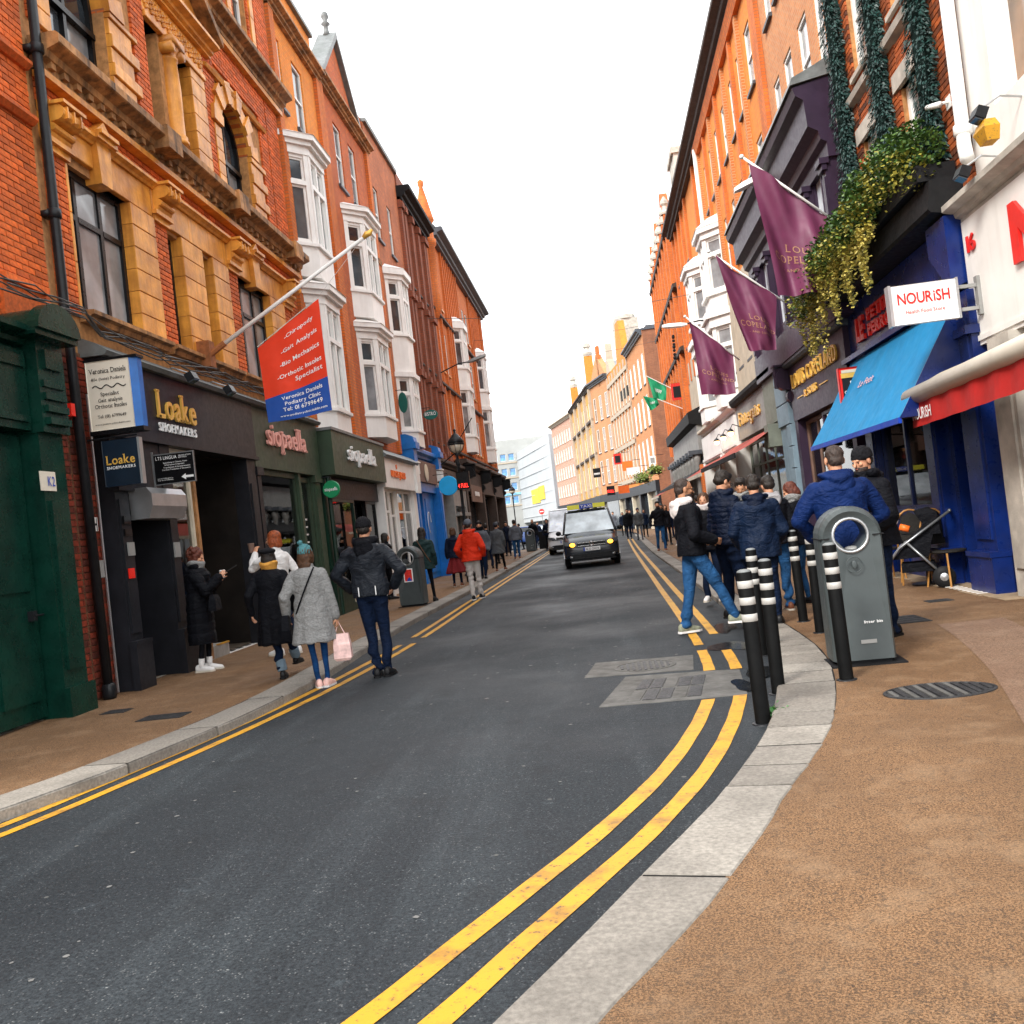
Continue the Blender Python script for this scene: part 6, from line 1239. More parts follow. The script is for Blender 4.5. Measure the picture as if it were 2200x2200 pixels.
    def hand(H_, E_, side):
        d = (H_-E_).normalized(); o = d.orthogonal().normalized(); inn = Vector((-side,.25,0)); inn = (inn-d*inn.dot(d)).normalized(); wd = d.cross(inn)*side
        c = H_+d*.045*s; q = []
        rs = [ring(H_+d*(k_*s), w_*s, .014*s, wd, inn, 10) for k_, w_ in ((-.01,.024),(.02,.034),(.06,.040),(.085,.036))]; b.loft(rs)
        for k, (ln, of) in enumerate(((.062,-.030),(.074,-.010),(.068,.011),(.052,.030))):
            st = H_+d*.085*s+wd*of*s; p1 = st+(d*.9+inn*.35)*ln*.5*s; p2 = p1+(d*.35+inn*.9)*ln*.35*s; p3 = p2+(inn*.8-d*.5)*ln*.25*s
            b.tube([tuple(st-d*.01), tuple(p1), tuple(p2), tuple(p3)], [.0095*s,.009*s,.008*s,.0065*s], 7)
        t0 = H_+d*.03*s-wd*.030*s; b.tube([tuple(t0), tuple(t0+(d*.6-wd*.6+inn*.4)*.035*s), tuple(t0+(d*1.0-wd*.45+inn*.9)*.058*s)], [.012*s,.010*s,.008*s], 7)
    if fingers: hand(HL, EL, -1); hand(HR, ER, 1)
    vpart('body', b, skin, t, voxel if not fingers else min(voxel, .0065), None, 3)
    # ---- face details
    for sg in (-1, 1): e = MB(); q = MB(); q.ball((0,0,0), (.011,.006,.005), 8, 6); e.raw([tuple(hp(sg*.031+v[0], .0865+v[1], .000+v[2])) for v in q.v], q.f); part('eye', e, 'eye_dark', t, True, local=True)
    e = MB(); hball(e, (0,.0925,-.056), (.019,.007,.0045), 8, 6); part('mouth', e, 'lip', t, True, local=True)
    if hair:
        kind, mat = hair; m_ = MB()
        if kind in ('short','crop'): g_ = .004 if kind == 'crop' else .013; hball(m_, (0,-.020,.040+g_*.5), (.074+g_,.088+g_,.080+g_)); hball(m_, (0,-.052,-.01), (.066+g_,.052+g_,.055)); 
        if kind == 'short': hball(m_, (0,.045,.092), (.052,.045,.034))
        if kind in ('long','bob','curly'):
            hball(m_, (0,-.020,.042), (.090,.100,.090)); hball(m_, (0,-.058,-.03), (.088,.062,.085))
            for sg in (-1,1): hball(m_, (sg*.076,-.005,-.03), (.024,.050,.085))
            if kind == 'bob': hball(m_, (0,-.07,-.075), (.080,.050,.050))
            if kind == 'long':
                for k in range(6): hball(m_, (0,-.070-.006*k,-.06-.055*k), (.090-.003*k,.045,.06))
            if kind == 'curly':
                r_ = random.Random(seed)
                for k in range(60):
                    a = r_.uniform(0,6.28); f_ = r_.uniform(-.6,1.2); v_ = Vector((math.cos(a)*math.cos(f_)*.10, -.025+math.sin(a)*math.cos(f_)*.10-.02, .04+math.sin(f_)*.10))
                    if v_.y > .055 and v_.z < .07: continue
                    hball(m_, tuple(v_), (.022,.022,.022), 6, 5)
        vpart('hair', m_, mat, t, voxel if voxel > .012 else .008, (lambda c, s_=seed: .0035*np.sin(c[:,0]*150+3*np.sin(c[:,2]*40))*np.sin(c[:,1]*90)), 2)
    if beard: m_ = MB(); hball(m_, (0,.030,-.070), (.060,.062,.052)); hball(m_, (0,.060,-.088), (.042,.038,.036)); hball(m_, (0,.084,-.046), (.028,.014,.007)); vpart('beard', m_, beard, t, .008, None, 2)
    if glasses:
        m_ = MB()
        for sg in (-1,1):
            c = hp(sg*.034, .104, .0); m_.tube([tuple(c+MH @ Vector((.023*math.cos(a*.785), 0, .017*math.sin(a*.785)))) for a in range(9)], .0022, 5); m_.tube([tuple(hp(sg*.057,.102,.004)), tuple(hp(sg*.078,.0,.006))], .0025, 5)
        m_.tube([tuple(hp(-.011,.106,.003)), tuple(hp(.011,.106,.003))], .0025, 5); part('glasses', m_, 'black_metal', t, local=True)
    if hat:
        kind, mat = hat; m_ = MB(); hball(m_, (0,-.016,.052), (.088,.104,.086)); 
        if kind in ('beanie','pom'):
            q = MB(); q.lathe((0,0,0), [(.90,-.2),(.99,-.18),(1.0,.12),(.93,.16)], 18); m_.raw([tuple(hp(v[0]*.090, v[1]*.106-.014, .035+v[2]*.085)) for v in q.v], q.f)
        if kind == 'pom': hball(m_, (-.03,-.045,.155), (.034,.034,.032))
        if kind == 'beret': hball(m_, (.0,-.02,.085), (.112,.118,.045))
        if kind == 'cap': hball(m_, (0,.10,.045), (.065,.06,.010))
        vpart('hat', m_, mat, t, voxel if voxel > .012 else .007, (lambda c: .0022*np.sin(c[:,0]*260)) if kind in ('beanie','pom') else None, 2)
    # ---- trousers / legs
    if legs:
        mat = legs[0]; wd_ = legs[1] if len(legs) > 1 else 1.0; m_ = MB(); m_.ball(tuple(P-ax*.01), (.158*s*wide, .118*s, .11*s), 14, 10)
        for (hh, kk, ff) in ((hl, KL_, fl), (hr, KR_, fr_)): up_ = ff+(kk-ff)*.10; tp(m_, [hh-Vector((0,0,.02)), hh.lerp(kk,.5), kk, kk.lerp(ff,.5), ff+Vector((0,0,.005)) if not cuffs else up_], [.088*s*(1+.3*(wd_-1)), .078*s*wd_, .060*s*wd_, .056*s*wd_, .047*s*wd_], 12)
        f3 = folds(.009 if wd_ > .9 else .003, seed+3, 1.2); vpart('trousers' if wd_ > .8 else 'leggings', m_, mat, t, max(.010, voxel), lambda c, f3=f3: f3(c)*(1+1.6*np.clip((.35-c[:,2])*3, 0, 1)))
        if cuffs:
            for ff, kk in ((fl,KL_),(fr_,KR_)): m_ = MB(); d = (kk-ff).normalized(); m_.tube([tuple(ff+d*.02), tuple(ff+d*.03), tuple(ff+d*.14), tuple(ff+d*.15)], [.055*s,.064*s,.066*s,.056*s], 14); part('cuff', m_, cuffs, t, True, local=True)
    if skirt: mat, zb, fl_ = skirt; m_ = MB(); m_.loft([ring(P+Vector((0,0,.05)), .15*s, .11*s, R0, Vector((0,1,0)), 24), ring(P-Vector((0,0,.1)), .17*s, .14*s, R0, Vector((0,1,0)), 24), ring(Vector((P.x,P.y,zb)), fl_, fl_*.85, R0, Vector((0,1,0)), 24)]); vpart('skirt', m_, mat, t, max(.012, voxel), drape(.018, seed, 1.1))
    if socks:
        for ff, kk in ((fl,KL_),(fr_,KR_)): m_ = MB(); m_.tube([tuple(ff-Vector((0,0,.03))), tuple(ff+(kk-ff)*.28)], [.040*s,.043*s], 12); part('sock', m_, socks, t, True, local=True)
    # ---- shoes
    for ff, sg, gz in ((fl,-1,footzL),(fr_,1,footzR)):
        a = -sg*toe*-1; a = sg*toe; dx, dy = math.sin(a), math.cos(a); Fd = Vector((dx,dy,0)); Rd = Vector((dy,-dx,0)); base = Vector((ff.x, ff.y, ff.z-.075*s))
        def fr2(y, w, z, hh): return [tuple(base+Fd*y*s+Rd*w*s*c+Vector((0,0,z*s+hh*s*e))) for c, e in ((-1,0),(-1,.55),(-.72,.95),(0,1.05),(.72,.95),(1,.55),(1,0),(0,-.02))]
        m_ = MB(); m_.loft([fr2(-.085,.022,.02,.05), fr2(-.07,.036,.018,.085), fr2(-.03,.040,.016,.095), fr2(.03,.042,.014,.085), fr2(.09,.046,.013,.062), fr2(.14,.044,.013,.050), fr2(.175,.032,.014,.038), fr2(.19,.014,.016,.025)])
        sh = part('shoe', m_, shoes, t, True, local=True); sh.modifiers.new('s','SUBSURF').levels = 1; sh.modifiers['s'].render_levels = 1
        m_ = MB(); m_.loft([[tuple(base+Fd*y*s+Rd*w*s+Vector((0,0,z*s))) for y, w in ((-.09,-.02),(-.07,-.040),(.0,-.040),(.08,-.050),(.15,-.046),(.195,-.018),(.195,.018),(.15,.046),(.08,.050),(.0,.040),(-.07,.040),(-.09,.02))] for z in (.0,.022)]); part('sole', m_, soles or ('shoe_black' if shoes in ('shoe_black',) else 'rubber_sole'), sh, local=True)
    # ---- coat
    if coat:
        mat = coat['mat']; th = coat.get('th', .03); zb = coat.get('zb', hz-.06); flr = coat.get('flare', .04); m_ = MB(); ex = []
        steps = max(1, int((hz-zb)/.12))
        for k in range(steps, 0, -1):
            z = hz-(hz-zb)*k/steps; w = k/steps; ex.append(ring((P.x+coat.get('sway',0)*w, P.y-coat.get('back',0)*w, z), .158*s*wide+th+flr*w, .118*s+th+flr*w*.9, R0, Vector((0,1,0)), 14))
        torso(m_, th, -.04 if not ex else .0, 1.0, ex)
        sr = coat.get('sleeve', 1.0)
        for (S_, E_, H_) in ((SL,EL,HL),(SR,ER,HR)):
            W_ = H_.lerp(E_, coat.get('cuffback', .06)); tp(m_, [S_-ax*.01, S_.lerp(E_,.5), E_, E_.lerp(W_,.5), W_], [(.054*s+th*.45)*sr**.3, (.051*s+th*.45)*sr**.6, (.045*s+th*.4)*sr**.8, (.040*s+th*.4)*sr**.8, (.034*s+th*.35)*sr], 12)
        if coat.get('collar', True):
            q = [ring(Nk+ax*(k_*s), r_*s, r_*s, R1, F1, 14) for k_, r_ in ((-.05,.095),(.0,.085),(coat.get('ch',.05),.080))]; m_.loft(q)
        fn = coat.get('fn') or folds(.010, seed); vpart(coat.get('name','coat'), m_, mat, t, max(.010, voxel), fn)
        for (hh, mm_) in coat.get('bands', []):
            pass
    if hood:
        mat, mode = hood; m_ = MB()
        if mode == 'down':
            for k in range(13):
                a = math.pi*(-.05+1.1*k/12); w = math.sin(max(0,min(math.pi,a))); m_.ball(tuple(Nk+R1*(.105*s*math.cos(a))-F1*(.095*s*w-.02)+Vector((0,0,.03*s-.02*w))), (.045*s,.045*s,.042*s+.02*w*s), 10, 8)
            m_.ball(tuple(Nk-F1*.115*s-Vector((0,0,.06*s))), (.115*s,.055*s,.105*s), 14, 10); m_.ball(tuple(Nk-F1*.125*s+Vector((0,0,.0))), (.095*s,.050*s,.05*s), 12, 8)
        vpart('hood', m_, mat, t, max(.010, voxel), folds(.009, seed+9, 1.6), 3)
    if scarf:
        m_ = MB()
        for k in range(3):
            pts = [tuple(Nk+R1*((.082+.008*k)*s*math.cos(a))+F1*((.078+.01*k)*s*math.sin(a))+Vector((0,0,(.015+.030*k)*s+.012*math.sin(a*2+k)))) for a in [j*math.pi/7 for j in range(15)]]; m_.tube(pts, .030*s, 8)
        vpart('scarf', m_, scarf, t, .010, folds(.006, seed, 2.5), 2)
    if strap:
        mat, sd_ = strap; m_ = MB(); A = SL if sd_ < 0 else SR; th = (coat or {}).get('th', .03)+.012
        pts = []
        for k in range(13):
            q = k/12; c = Nk.lerp(P, q)+(-.0)*ax; side = sd_*(.11-.27*q)*s; w = R0*side; yb = -(.118*s+th)*math.sqrt(max(.05, 1-(side/(.20*s))**2)); pts.append(tuple(Vector((c.x,c.y,c.z))+w+Vector((0,yb,0))))
        m_.tube(pts, .009, 6); part('strap', m_, mat, t, local=True)
    t['_J'] = 0; del t['_J']; return t, dict(HL=HL, HR=HR, Nk=Nk, P=P, SL=SL, SR=SR, hp=hp)
def held(name, label, cat, root_person, build, mat, smooth=False):
    """thing held by a person: built in the person's own axes, placed as a thing of its own"""
    rp = root_person; m = MB(); build(m); Mx = Matrix.Translation(rp.location) @ Matrix.Rotation(rp.rotation_euler.z, 4, 'Z')
    m.v = [tuple(Mx @ Vector(v)) for v in m.v]; return solo(name, m, mat, label, cat, smooth=smooth)
R_ = math.radians
# ---- left pavement
pc, J = person('woman with curly auburn hair in a long black quilted coat looking at her phone', (-5.33,11.6,PL), R_(-82), 1.62, 1.02, .04, footL=(-.07,.03), footR=(.09,-.03), handL=(-.06,.26,1.16), handR=(.13,.33,1.20), poleL=(-.4,-.4,-1), poleR=(.4,-.4,-1), head=(0,-.35),
    coat=dict(mat='cloth_black', zb=.36, th=.055, flare=.02, fn=quilt(.012,.13), sleeve=1.25), legs=('cloth_black',.7), socks='white_cloth', shoes='shoe_white', soles='rubber_sole', hair=('curly','hair_auburn'), scarf='wool_grey', seed=1, hood=('cloth_black','down'))
held('phone', 'dark phone in the hand of the curly haired woman', 'phone', pc, lambda m: m.prism([(.42,1.25),(.425,1.262),(.57,1.33),(.565,1.318)], .10, .17, 'u'), 'black_metal')
def cup(x, y, z, r=.04, h=.11): return lambda m: m.lathe((x,y,z), [(r*.72,0),(r,h),(r*1.06,h),(r*1.06,h+.012),(r*.85,h+.016)], 16)
held('paper_cup', 'white lidded paper cup held by the curly haired woman', 'cup', pc, cup(-.05,.33,1.18,.036,.09), 'shoe_white')
def bag(m, c, w, d, h_): m.loft([[(c[0]-w,c[1]-d,c[2]),(c[0]+w,c[1]-d,c[2]),(c[0]+w,c[1]+d,c[2]),(c[0]-w,c[1]+d,c[2])],[(c[0]-w*.9,c[1]-d*.8,c[2]+h_*.7),(c[0]+w*.9,c[1]-d*.8,c[2]+h_*.7),(c[0]+w*.9,c[1]+d*.8,c[2]+h_*.7),(c[0]-w*.9,c[1]+d*.8,c[2]+h_*.7)],[(c[0]-w*.8,c[1]-d*.4,c[2]+h_),(c[0]+w*.8,c[1]-d*.4,c[2]+h_),(c[0]+w*.8,c[1]+d*.4,c[2]+h_),(c[0]-w*.8,c[1]+d*.4,c[2]+h_)]])
held('handbag', 'black handbag hanging at the front of the long quilted coat', 'handbag', pc, lambda m: (bag(m, (.12,.24,.78), .14, .05, .2), m.tube([(.02,.24,.95),(.1,.20,1.25),(.2,.24,.95)], .008, 5)), 'cloth_black')
pr, J = person('red haired woman in a cream coat raising a dark coffee cup', (-4.58,12.55,PL), R_(60), 1.76, .95, .0, footL=(-.08,.05), footR=(.10,-.12), handL=(-.08,.33,1.46), handR=(.20,.12,1.0), poleL=(-.6,.0,-1), head=(.35,.0),
    coat=dict(mat='white_cloth', zb=.85, th=.035, flare=.02), legs=('denim_dark',.9), shoes='shoe_white', hair=('bob','hair_red'), seed=2)
held('coffee_cup', 'dark takeaway coffee cup raised by the red haired woman', 'cup', pr, cup(-.075,.41,1.47,.045,.12), 'brown_panel')
pb, J = person('woman in a black beret, mustard scarf and long black coat walking away', (-3.80,10.15,PL), R_(4), 1.50, 1.0, .03, footL=(.05,-.05), footR=(.10,.42), footzR=.05, handL=(-.25,.0,.76), handR=(.22,.1,.76), head=(0,.0),
    coat=dict(mat='cloth_black', zb=.40, th=.04, flare=.035, fn=drape(.010,3)), legs=('denim_dark',1.0), cuffs='cuff_denim', shoes='shoe_black', soles='shoe_black', hair=('bob','hair_dark'), hat=('beret','knit_black'), scarf='mustard', seed=3)
pg, J = person('woman in a grey wool coat and teal pom pom beanie with blue leggings', (-3.22,9.72,0), R_(8), 1.57, .98, .03, footL=(.0,.0), footR=(.09,.03), toe=.25, handL=(-.27,.02,.80), handR=(.25,.03,.74), head=(-.25,.05),
    coat=dict(mat='wool_grey', zb=.50, th=.045, flare=.065, fn=drape(.012,4), sleeve=1.1), legs=('denim_blue',.72), shoes='shoe_pink', soles='shoe_white', hair=('long','hair_brown'), hat=('pom','teal_knit'), strap=('cloth_black', 1), seed=4)
held('shopping_bag', 'white and pink plastic shopping bag in the grey coated woman\'s hand', 'bag', pg, lambda m: (m.loft([[(.29-w,.02-d,z),(.29+w,.02-d,z),(.29+w,.02+d,z),(.29-w,.02+d,z)] for w, d, z in ((.07,.05,.26),(.095,.07,.29),(.09,.06,.44),(.075,.03,.55))]), m.tube([(.22,.02,.54),(.27,.03,.68),(.33,.02,.54)], .006, 5)), 'bag_stripe' if 'bag_stripe' in MT else 'white_cloth')
held('crossbody_bag', 'small black bag at the left hip of the grey coat', 'handbag', pg, lambda m: bag(m, (-.27,-.04,.66), .04, .09, .16), 'cloth_black')
pn, J = person('man in a dark shell jacket, black beanie and navy jeans standing on the yellow lines', (-2.63,10.05,0), R_(0), 1.80, 1.08, .0, footL=(-.02,.0), footR=(.10,.02), toe=.1, handL=(-.24,.12,.98), handR=(.24,.12,.98), poleL=(-1,-.6,0), poleR=(1,-.6,0), head=(0,-.02),
    coat=dict(mat='shell_grey', zb=.90, th=.04, flare=-.01, fn=folds(.010,5,.8), sleeve=1.2), legs=('denim_dark',1.02), shoes='shoe_black', soles='shoe_black', hair=('crop','hair_dark'), hat=('beanie','knit_black'), hood=('cloth_black','down'), seed=5)
for sg, x0 in ((-1,-.09),(1,.10)):
    m = MB(); m.box(x0-.004,x0+.004,-.172,-.160,.92,1.02); part('reflective_strip', m, 'white_letter', pn, local=True)
bgp = [ # label, loc, rot, h, coat, legs, shoes, hair, hat, extra
 ('woman with long dark hair in black at the white shop door', (-5.35,22.3,PL), R_(-60), 1.66, dict(mat='cloth_black',zb=.75,th=.03), ('cloth_black',.9), 'shoe_black', ('long','hair_dark'), None, dict()),
 ('woman in a dark green coat with a brown bag strap beyond the litter bin', (-3.92,19.8,PL), R_(2), 1.66, dict(mat='dark_green_cloth',zb=.72,th=.04,flare=.05), ('cloth_black',.75), 'shoe_black', ('long','hair_dark'), None, dict(strap=('leather_brown',-1), footL=(-.1,0), footR=(.12,.12))),
 ('brown haired woman in a navy jacket and maroon skirt walking away', (-4.02,24.6,PL), R_(5), 1.62, dict(mat='cloth_navy',zb=.78,th=.04), ('denim_dark',.8), 'shoe_brown', ('bob','hair_brown'), None, dict(skirt=('maroon',.38,.30))),
 ('man in a bright orange hooded jacket and pale trousers walking on the yellow lines', (-2.93,20.1,0), R_(-3), 1.80, dict(mat='orange_jacket',zb=.86,th=.045,sleeve=1.15), ('light_trousers',1.05), 'shoe_black', ('crop','hair_dark'), ('beanie','grey_cloth'), dict(hood=('orange_jacket','down'), footL=(-.04,-.02), footR=(.10,.16), handL=(-.26,.15,.98), handR=(.27,.1,.95), soles='shoe_white')),
 ('man in a grey coat and dark hat walking towards the viewer', (-3.62,27.2,PL), R_(175), 1.74, dict(mat='grey_cloth',zb=.85,th=.04), ('denim_dark',1.1), 'shoe_black', ('short','hair_dark'), ('beanie','knit_black'), dict(footL=(-.08,.2), footR=(.1,-.1), scarf='cloth_black')),
 ('person in a grey tweed coat carrying a dark bag', (-3.55,30.8,PL), R_(-8), 1.68, dict(mat='wool_dark',zb=.60,th=.05,flare=.06), ('cloth_black',.85), 'shoe_brown', ('short','hair_dark'), ('beanie','grey_cloth'), dict(footL=(-.1,-.1), footR=(.12,.22))),
 ('bare headed man facing the viewer behind the orange jacket', (-4.55,30.5,PL), R_(180), 1.78, dict(mat='cloth_navy',zb=.85,th=.03), ('denim',1), 'shoe_black', ('short','hair_brown'), None, dict()),
 ('dark figure at the brown corner shop doorway', (-4.3,38.0,PL), R_(20), 1.75, dict(mat='cloth_black',zb=.75,th=.04), ('cloth_black',1), 'shoe_black', ('short','hair_dark'), ('cap','knit_black'), dict()),
 ('woman in a black coat walking towards the viewer with a bright bag', (-4.42,46.8,PL), R_(178), 1.70, dict(mat='cloth_black',zb=.75,th=.04), ('cloth_black',.8), 'shoe_white', ('bob','hair_brown'), None, dict(footL=(-.05,.2), footR=(.08,-.1))),
 ('man in a black jacket behind the far litter bin', (-3.95,52.6,PL), R_(175), 1.80, dict(mat='cloth_black',zb=.85,th=.04), ('denim_dark',1), 'shoe_black', ('crop','hair_short'), None, dict()),
 ('man in dark clothes and sunglasses crossing at the far kerb', (-3.1,52.0,0), R_(170), 1.80, dict(mat='cloth_navy',zb=.85,th=.04), ('cloth_black',1), 'shoe_black', ('short','hair_dark'), None, dict(footL=(-.12,.15), footR=(.14,-.1))),
 ('bearded man in a brown leather jacket and blue jeans walking towards the viewer', (1.98,32.6,PR_), R_(178), 1.78, dict(mat='leather_jacket' if 'leather_jacket' in MT else 'cloth_black',zb=.90,th=.035,sleeve=1.1), ('denim',1.05), 'shoe_brown', ('short','hair_dark'), None, dict(beard='hair_dark', footL=(-.12,.12), footR=(.12,-.12), handL=(-.30,.08,.92), handR=(.30,.08,.92))),
 ('man in a grey anorak and blue hat with a shoulder bag', (1.95,49.8,PR_), R_(176), 1.74, dict(mat='wool_dark',zb=.80,th=.04), ('grey_cloth',1), 'shoe_black', ('short','hair_dark'), ('beanie','cloth_blue'), dict(footL=(-.12,.15), footR=(.12,-.12))),
 ('man in a black coat and dark cap behind the leather jacket man', (2.75,42.5,PR_), R_(185), 1.78, dict(mat='cloth_black',zb=.80,th=.04), ('denim',1), 'shoe_black', ('short','hair_dark'), ('cap','wool_dark'), dict()),
 ('woman in a blue hooded coat by the far awnings', (1.45,64,PR_), R_(170), 1.66, dict(mat='cloth_navy2',zb=.70,th=.04), ('cloth_black',.9), 'shoe_black', ('bob','hair_dark'), None, dict()),
 ('man in a black jacket by the far awnings', (2.0,66,PR_), R_(-170), 1.78, dict(mat='cloth_black',zb=.85,th=.04), ('denim_dark',1), 'shoe_black', ('short','hair_dark'), None, dict()),
 ('man in a long grey coat by the far awnings', (.9,71,PR_), R_(160), 1.80, dict(mat='grey_cloth',zb=.65,th=.04), ('cloth_black',1), 'shoe_black', ('short','hair_dark'), None, dict()),
 ('woman in a pale pink scarf between the bald man and the puffer jacket man', (1.52,13.8,PR_), R_(165), 1.62, dict(mat='cloth_black',zb=.75,th=.04), ('denim_dark',1), 'shoe_white', ('bob','hair_brown'), None, dict(scarf='cream_hood')),
 ('person in black walking past the Finnegans front', (3.4,27.0,PR_), R_(180), 1.72, dict(mat='cloth_black',zb=.8,th=.04), ('denim_dark',1), 'shoe_black', ('short','hair_dark'), None, dict()),
 ('person in a dark coat behind the leather jacket man near the awning', (2.9,36.0,PR_), R_(10), 1.70, dict(mat='cloth_navy',zb=.75,th=.04), ('denim',1), 'shoe_white', ('bob','hair_brown'), None, dict()),
 ('walker in black beyond the tweed coat', (-4.3,34.0,PL), R_(15), 1.7, dict(mat='cloth_black',zb=.8,th=.04), ('denim_dark',1), 'shoe_black', ('short','hair_dark'), None, dict(footL=(-.1,.1), footR=(.1,-.15))),
 ('woman in a navy coat near the brown corner shops', (-4.9,36.0,PL), R_(190), 1.64, dict(mat='cloth_navy',zb=.6,th=.04,flare=.05), ('cloth_black',.8), 'shoe_black', ('bob','hair_brown'), None, dict()),
 ('man in a grey jacket walking away near the brown corner', (-3.9,41.0,PL), R_(5), 1.78, dict(mat='grey_cloth',zb=.85,th=.04), ('denim',1), 'shoe_brown', ('short','hair_dark'), None, dict(footL=(-.1,-.15), footR=(.1,.15))),
 ('woman in a pale coat at the last shopfront on the left', (-5.0,43.5,PL), R_(170), 1.66, dict(mat='cream_hood',zb=.7,th=.04), ('cloth_black',.8), 'shoe_black', ('long','hair_brown'), None, dict()),
 ('man in navy beside the woman with the bright bag', (-4.95,47.5,PL), R_(180), 1.8, dict(mat='cloth_navy',zb=.85,th=.04), ('denim_dark',1), 'shoe_black', ('short','hair_dark'), None, dict()),
 ('person in black crossing at the junction', (-5.4,60,0), R_(60), 1.75, dict(mat='cloth_black',zb=.8,th=.04), ('cloth_black',1), 'shoe_black', ('short','hair_dark'), None, dict(footL=(-.1,.15), footR=(.1,-.15))),
 ('person in red at the junction', (-6.4,63,0), R_(-60), 1.7, dict(mat='orange_jacket',zb=.85,th=.04), ('denim_dark',1), 'shoe_black', ('short','hair_dark'), None, dict()),
 ('person in a dark anorak farthest out in the junction', (-4.6,66,0), R_(180), 1.75, dict(mat='cloth_navy2',zb=.85,th=.04), ('denim_dark',1), 'shoe_black', ('short','hair_dark'), None, dict()),
 ('man in a navy jacket walking away under the red awning', (3.2,31.0,PR_), R_(0), 1.8, dict(mat='cloth_navy2',zb=.85,th=.04), ('denim',1), 'shoe_black', ('short','hair_dark'), None, dict()),
 ('woman with brown hair in black by the cream fronts', (2.6,38.0,PR_), R_(185), 1.66, dict(mat='cloth_black',zb=.7,th=.04), ('cloth_black',.9), 'shoe_black', ('long','hair_brown'), None, dict()),
 ('man in a dark coat left of the grey anorak', (1.5,54.0,.07), R_(175), 1.78, dict(mat='cloth_black',zb=.75,th=.04), ('denim_dark',1), 'shoe_black', ('short','hair_dark'), None, dict()),
 ('woman in a teal coat right of the grey anorak', (2.5,55.0,PR_), R_(180), 1.66, dict(mat='cloth_navy2',zb=.7,th=.04), ('cloth_black',.9), 'shoe_black', ('bob','hair_dark'), None, dict()),
 ('person in grey at the black columned shop', (3.6,47.0,PR_), R_(160), 1.72, dict(mat='grey_cloth',zb=.8,th=.04), ('denim_dark',1), 'shoe_black', ('short','hair_brown'), None, dict()),
]
for k, (lb, lc_, rz, hh, ct, lg, sh, hr_, ht, ex) in enumerate(bgp):
    far = lc_[1] > 26
    person(lb, lc_, rz, hh, 1.0, .03, coat=ct, legs=lg, shoes=sh, hair=hr_, hat=ht, voxel=.020 if far else .014, fingers=False, seed=20+k, **ex)
# ---- right group
pj, J = person('bearded man in glasses, pale hood and black gilet with one foot in the road', (1.00,10.86,0), R_(-80), 1.83, 1.05, -.04, hipz=.97, footL=(-.12,-.16), footR=(.10,.42), footzR=.03, toe=.18, handL=(-.20,.20,1.08), handR=(.22,.20,1.08), poleL=(-.6,-1,-.1), poleR=(.6,-1,-.1), head=(0,-.12),
    coat=dict(mat='cloth_black', zb=.92, th=.045, flare=.0, sleeve=1.25, fn=folds(.008,6)), legs=('denim',1.12), shoes='shoe_grey', soles='shoe_white', hair=('crop','hair_short'), beard='hair_short', glasses=True, hood=('cream_hood','down'), seed=6, skin='skin_tan')
pp_, J = person('man in glasses and a navy quilted puffer jacket with a blue hood, head bowed', (1.48,11.45,PR_), R_(-60), 1.82, 1.0, .05, footL=(-.11,0), footR=(.1,.1), handL=(-.15,.25,1.05), handR=(.2,.22,1.02), head=(-.1,-.45),
    coat=dict(mat='cloth_navy', zb=.90, th=.055, flare=.0, sleeve=1.25, fn=quilt(.010,.065,7)), legs=('denim_dark',1.15), shoes='shoe_black', hair=('short','hair_dark'), glasses=True, hood=('cloth_navy','down'), seed=7)
pm_, J = person('dark haired bearded man in a check shirt facing left inside the group', (1.85,12.15,PR_), R_(150), 1.72, 1.0, .05, head=(.2,-.25), coat=dict(mat='cloth_black', zb=.85, th=.03), legs=('denim_dark',1), shoes='shoe_black', hair=('short','hair_dark'), beard='hair_short', scarf='wool_grey', seed=8, skin='skin_tan', fingers=False, voxel=.011)
pk, J = person('man in a navy parka seen from behind in the middle of the group', (1.72,10.52,PR_), R_(-6), 1.70, 1.1, .03, footL=(-.06,0), footR=(.12,.05), handL=(-.20,.20,.90), handR=(.19,.20,.90), poleL=(-.6,-1,0), poleR=(.6,-1,0), head=(.0,-.25),
    coat=dict(mat='cloth_navy2', zb=.76, th=.055, flare=.005, sleeve=1.2, fn=folds(.011,9,.8)), legs=('denim_dark',1.05), shoes='shoe_black', soles='shoe_black', hair=('short','hair_dark'), hood=('cloth_navy','down'), seed=9)
pq, J = person('man in a black jacket with a grey hood behind the navy parka', (2.10,11.65,PR_), R_(10), 1.70, 1.0, .08, footL=(-.1,0), footR=(.1,.05), head=(0,-.3), coat=dict(mat='cloth_black', zb=.84, th=.04, fn=folds(.008,10)), legs=('denim',1.1), shoes='shoe_brown', hair=('short','hair_dark'), hood=('grey_hood','down'), seed=10, fingers=False, voxel=.011)
pw, J = person('woman with a short brown bob in a black coat and jeans looking down', (2.50,12.15,PR_), R_(70), 1.60, 1.0, .08, footL=(-.08,.1), footR=(.1,0), head=(.1,-.45), handL=(-.12,.28,1.0), handR=(.12,.28,1.02), coat=dict(mat='cloth_black', zb=.78, th=.045, fn=folds(.008,11)), legs=('denim',.8), shoes='shoe_black', hair=('bob','hair_auburn'), scarf='wool_grey', seed=11, voxel=.010)
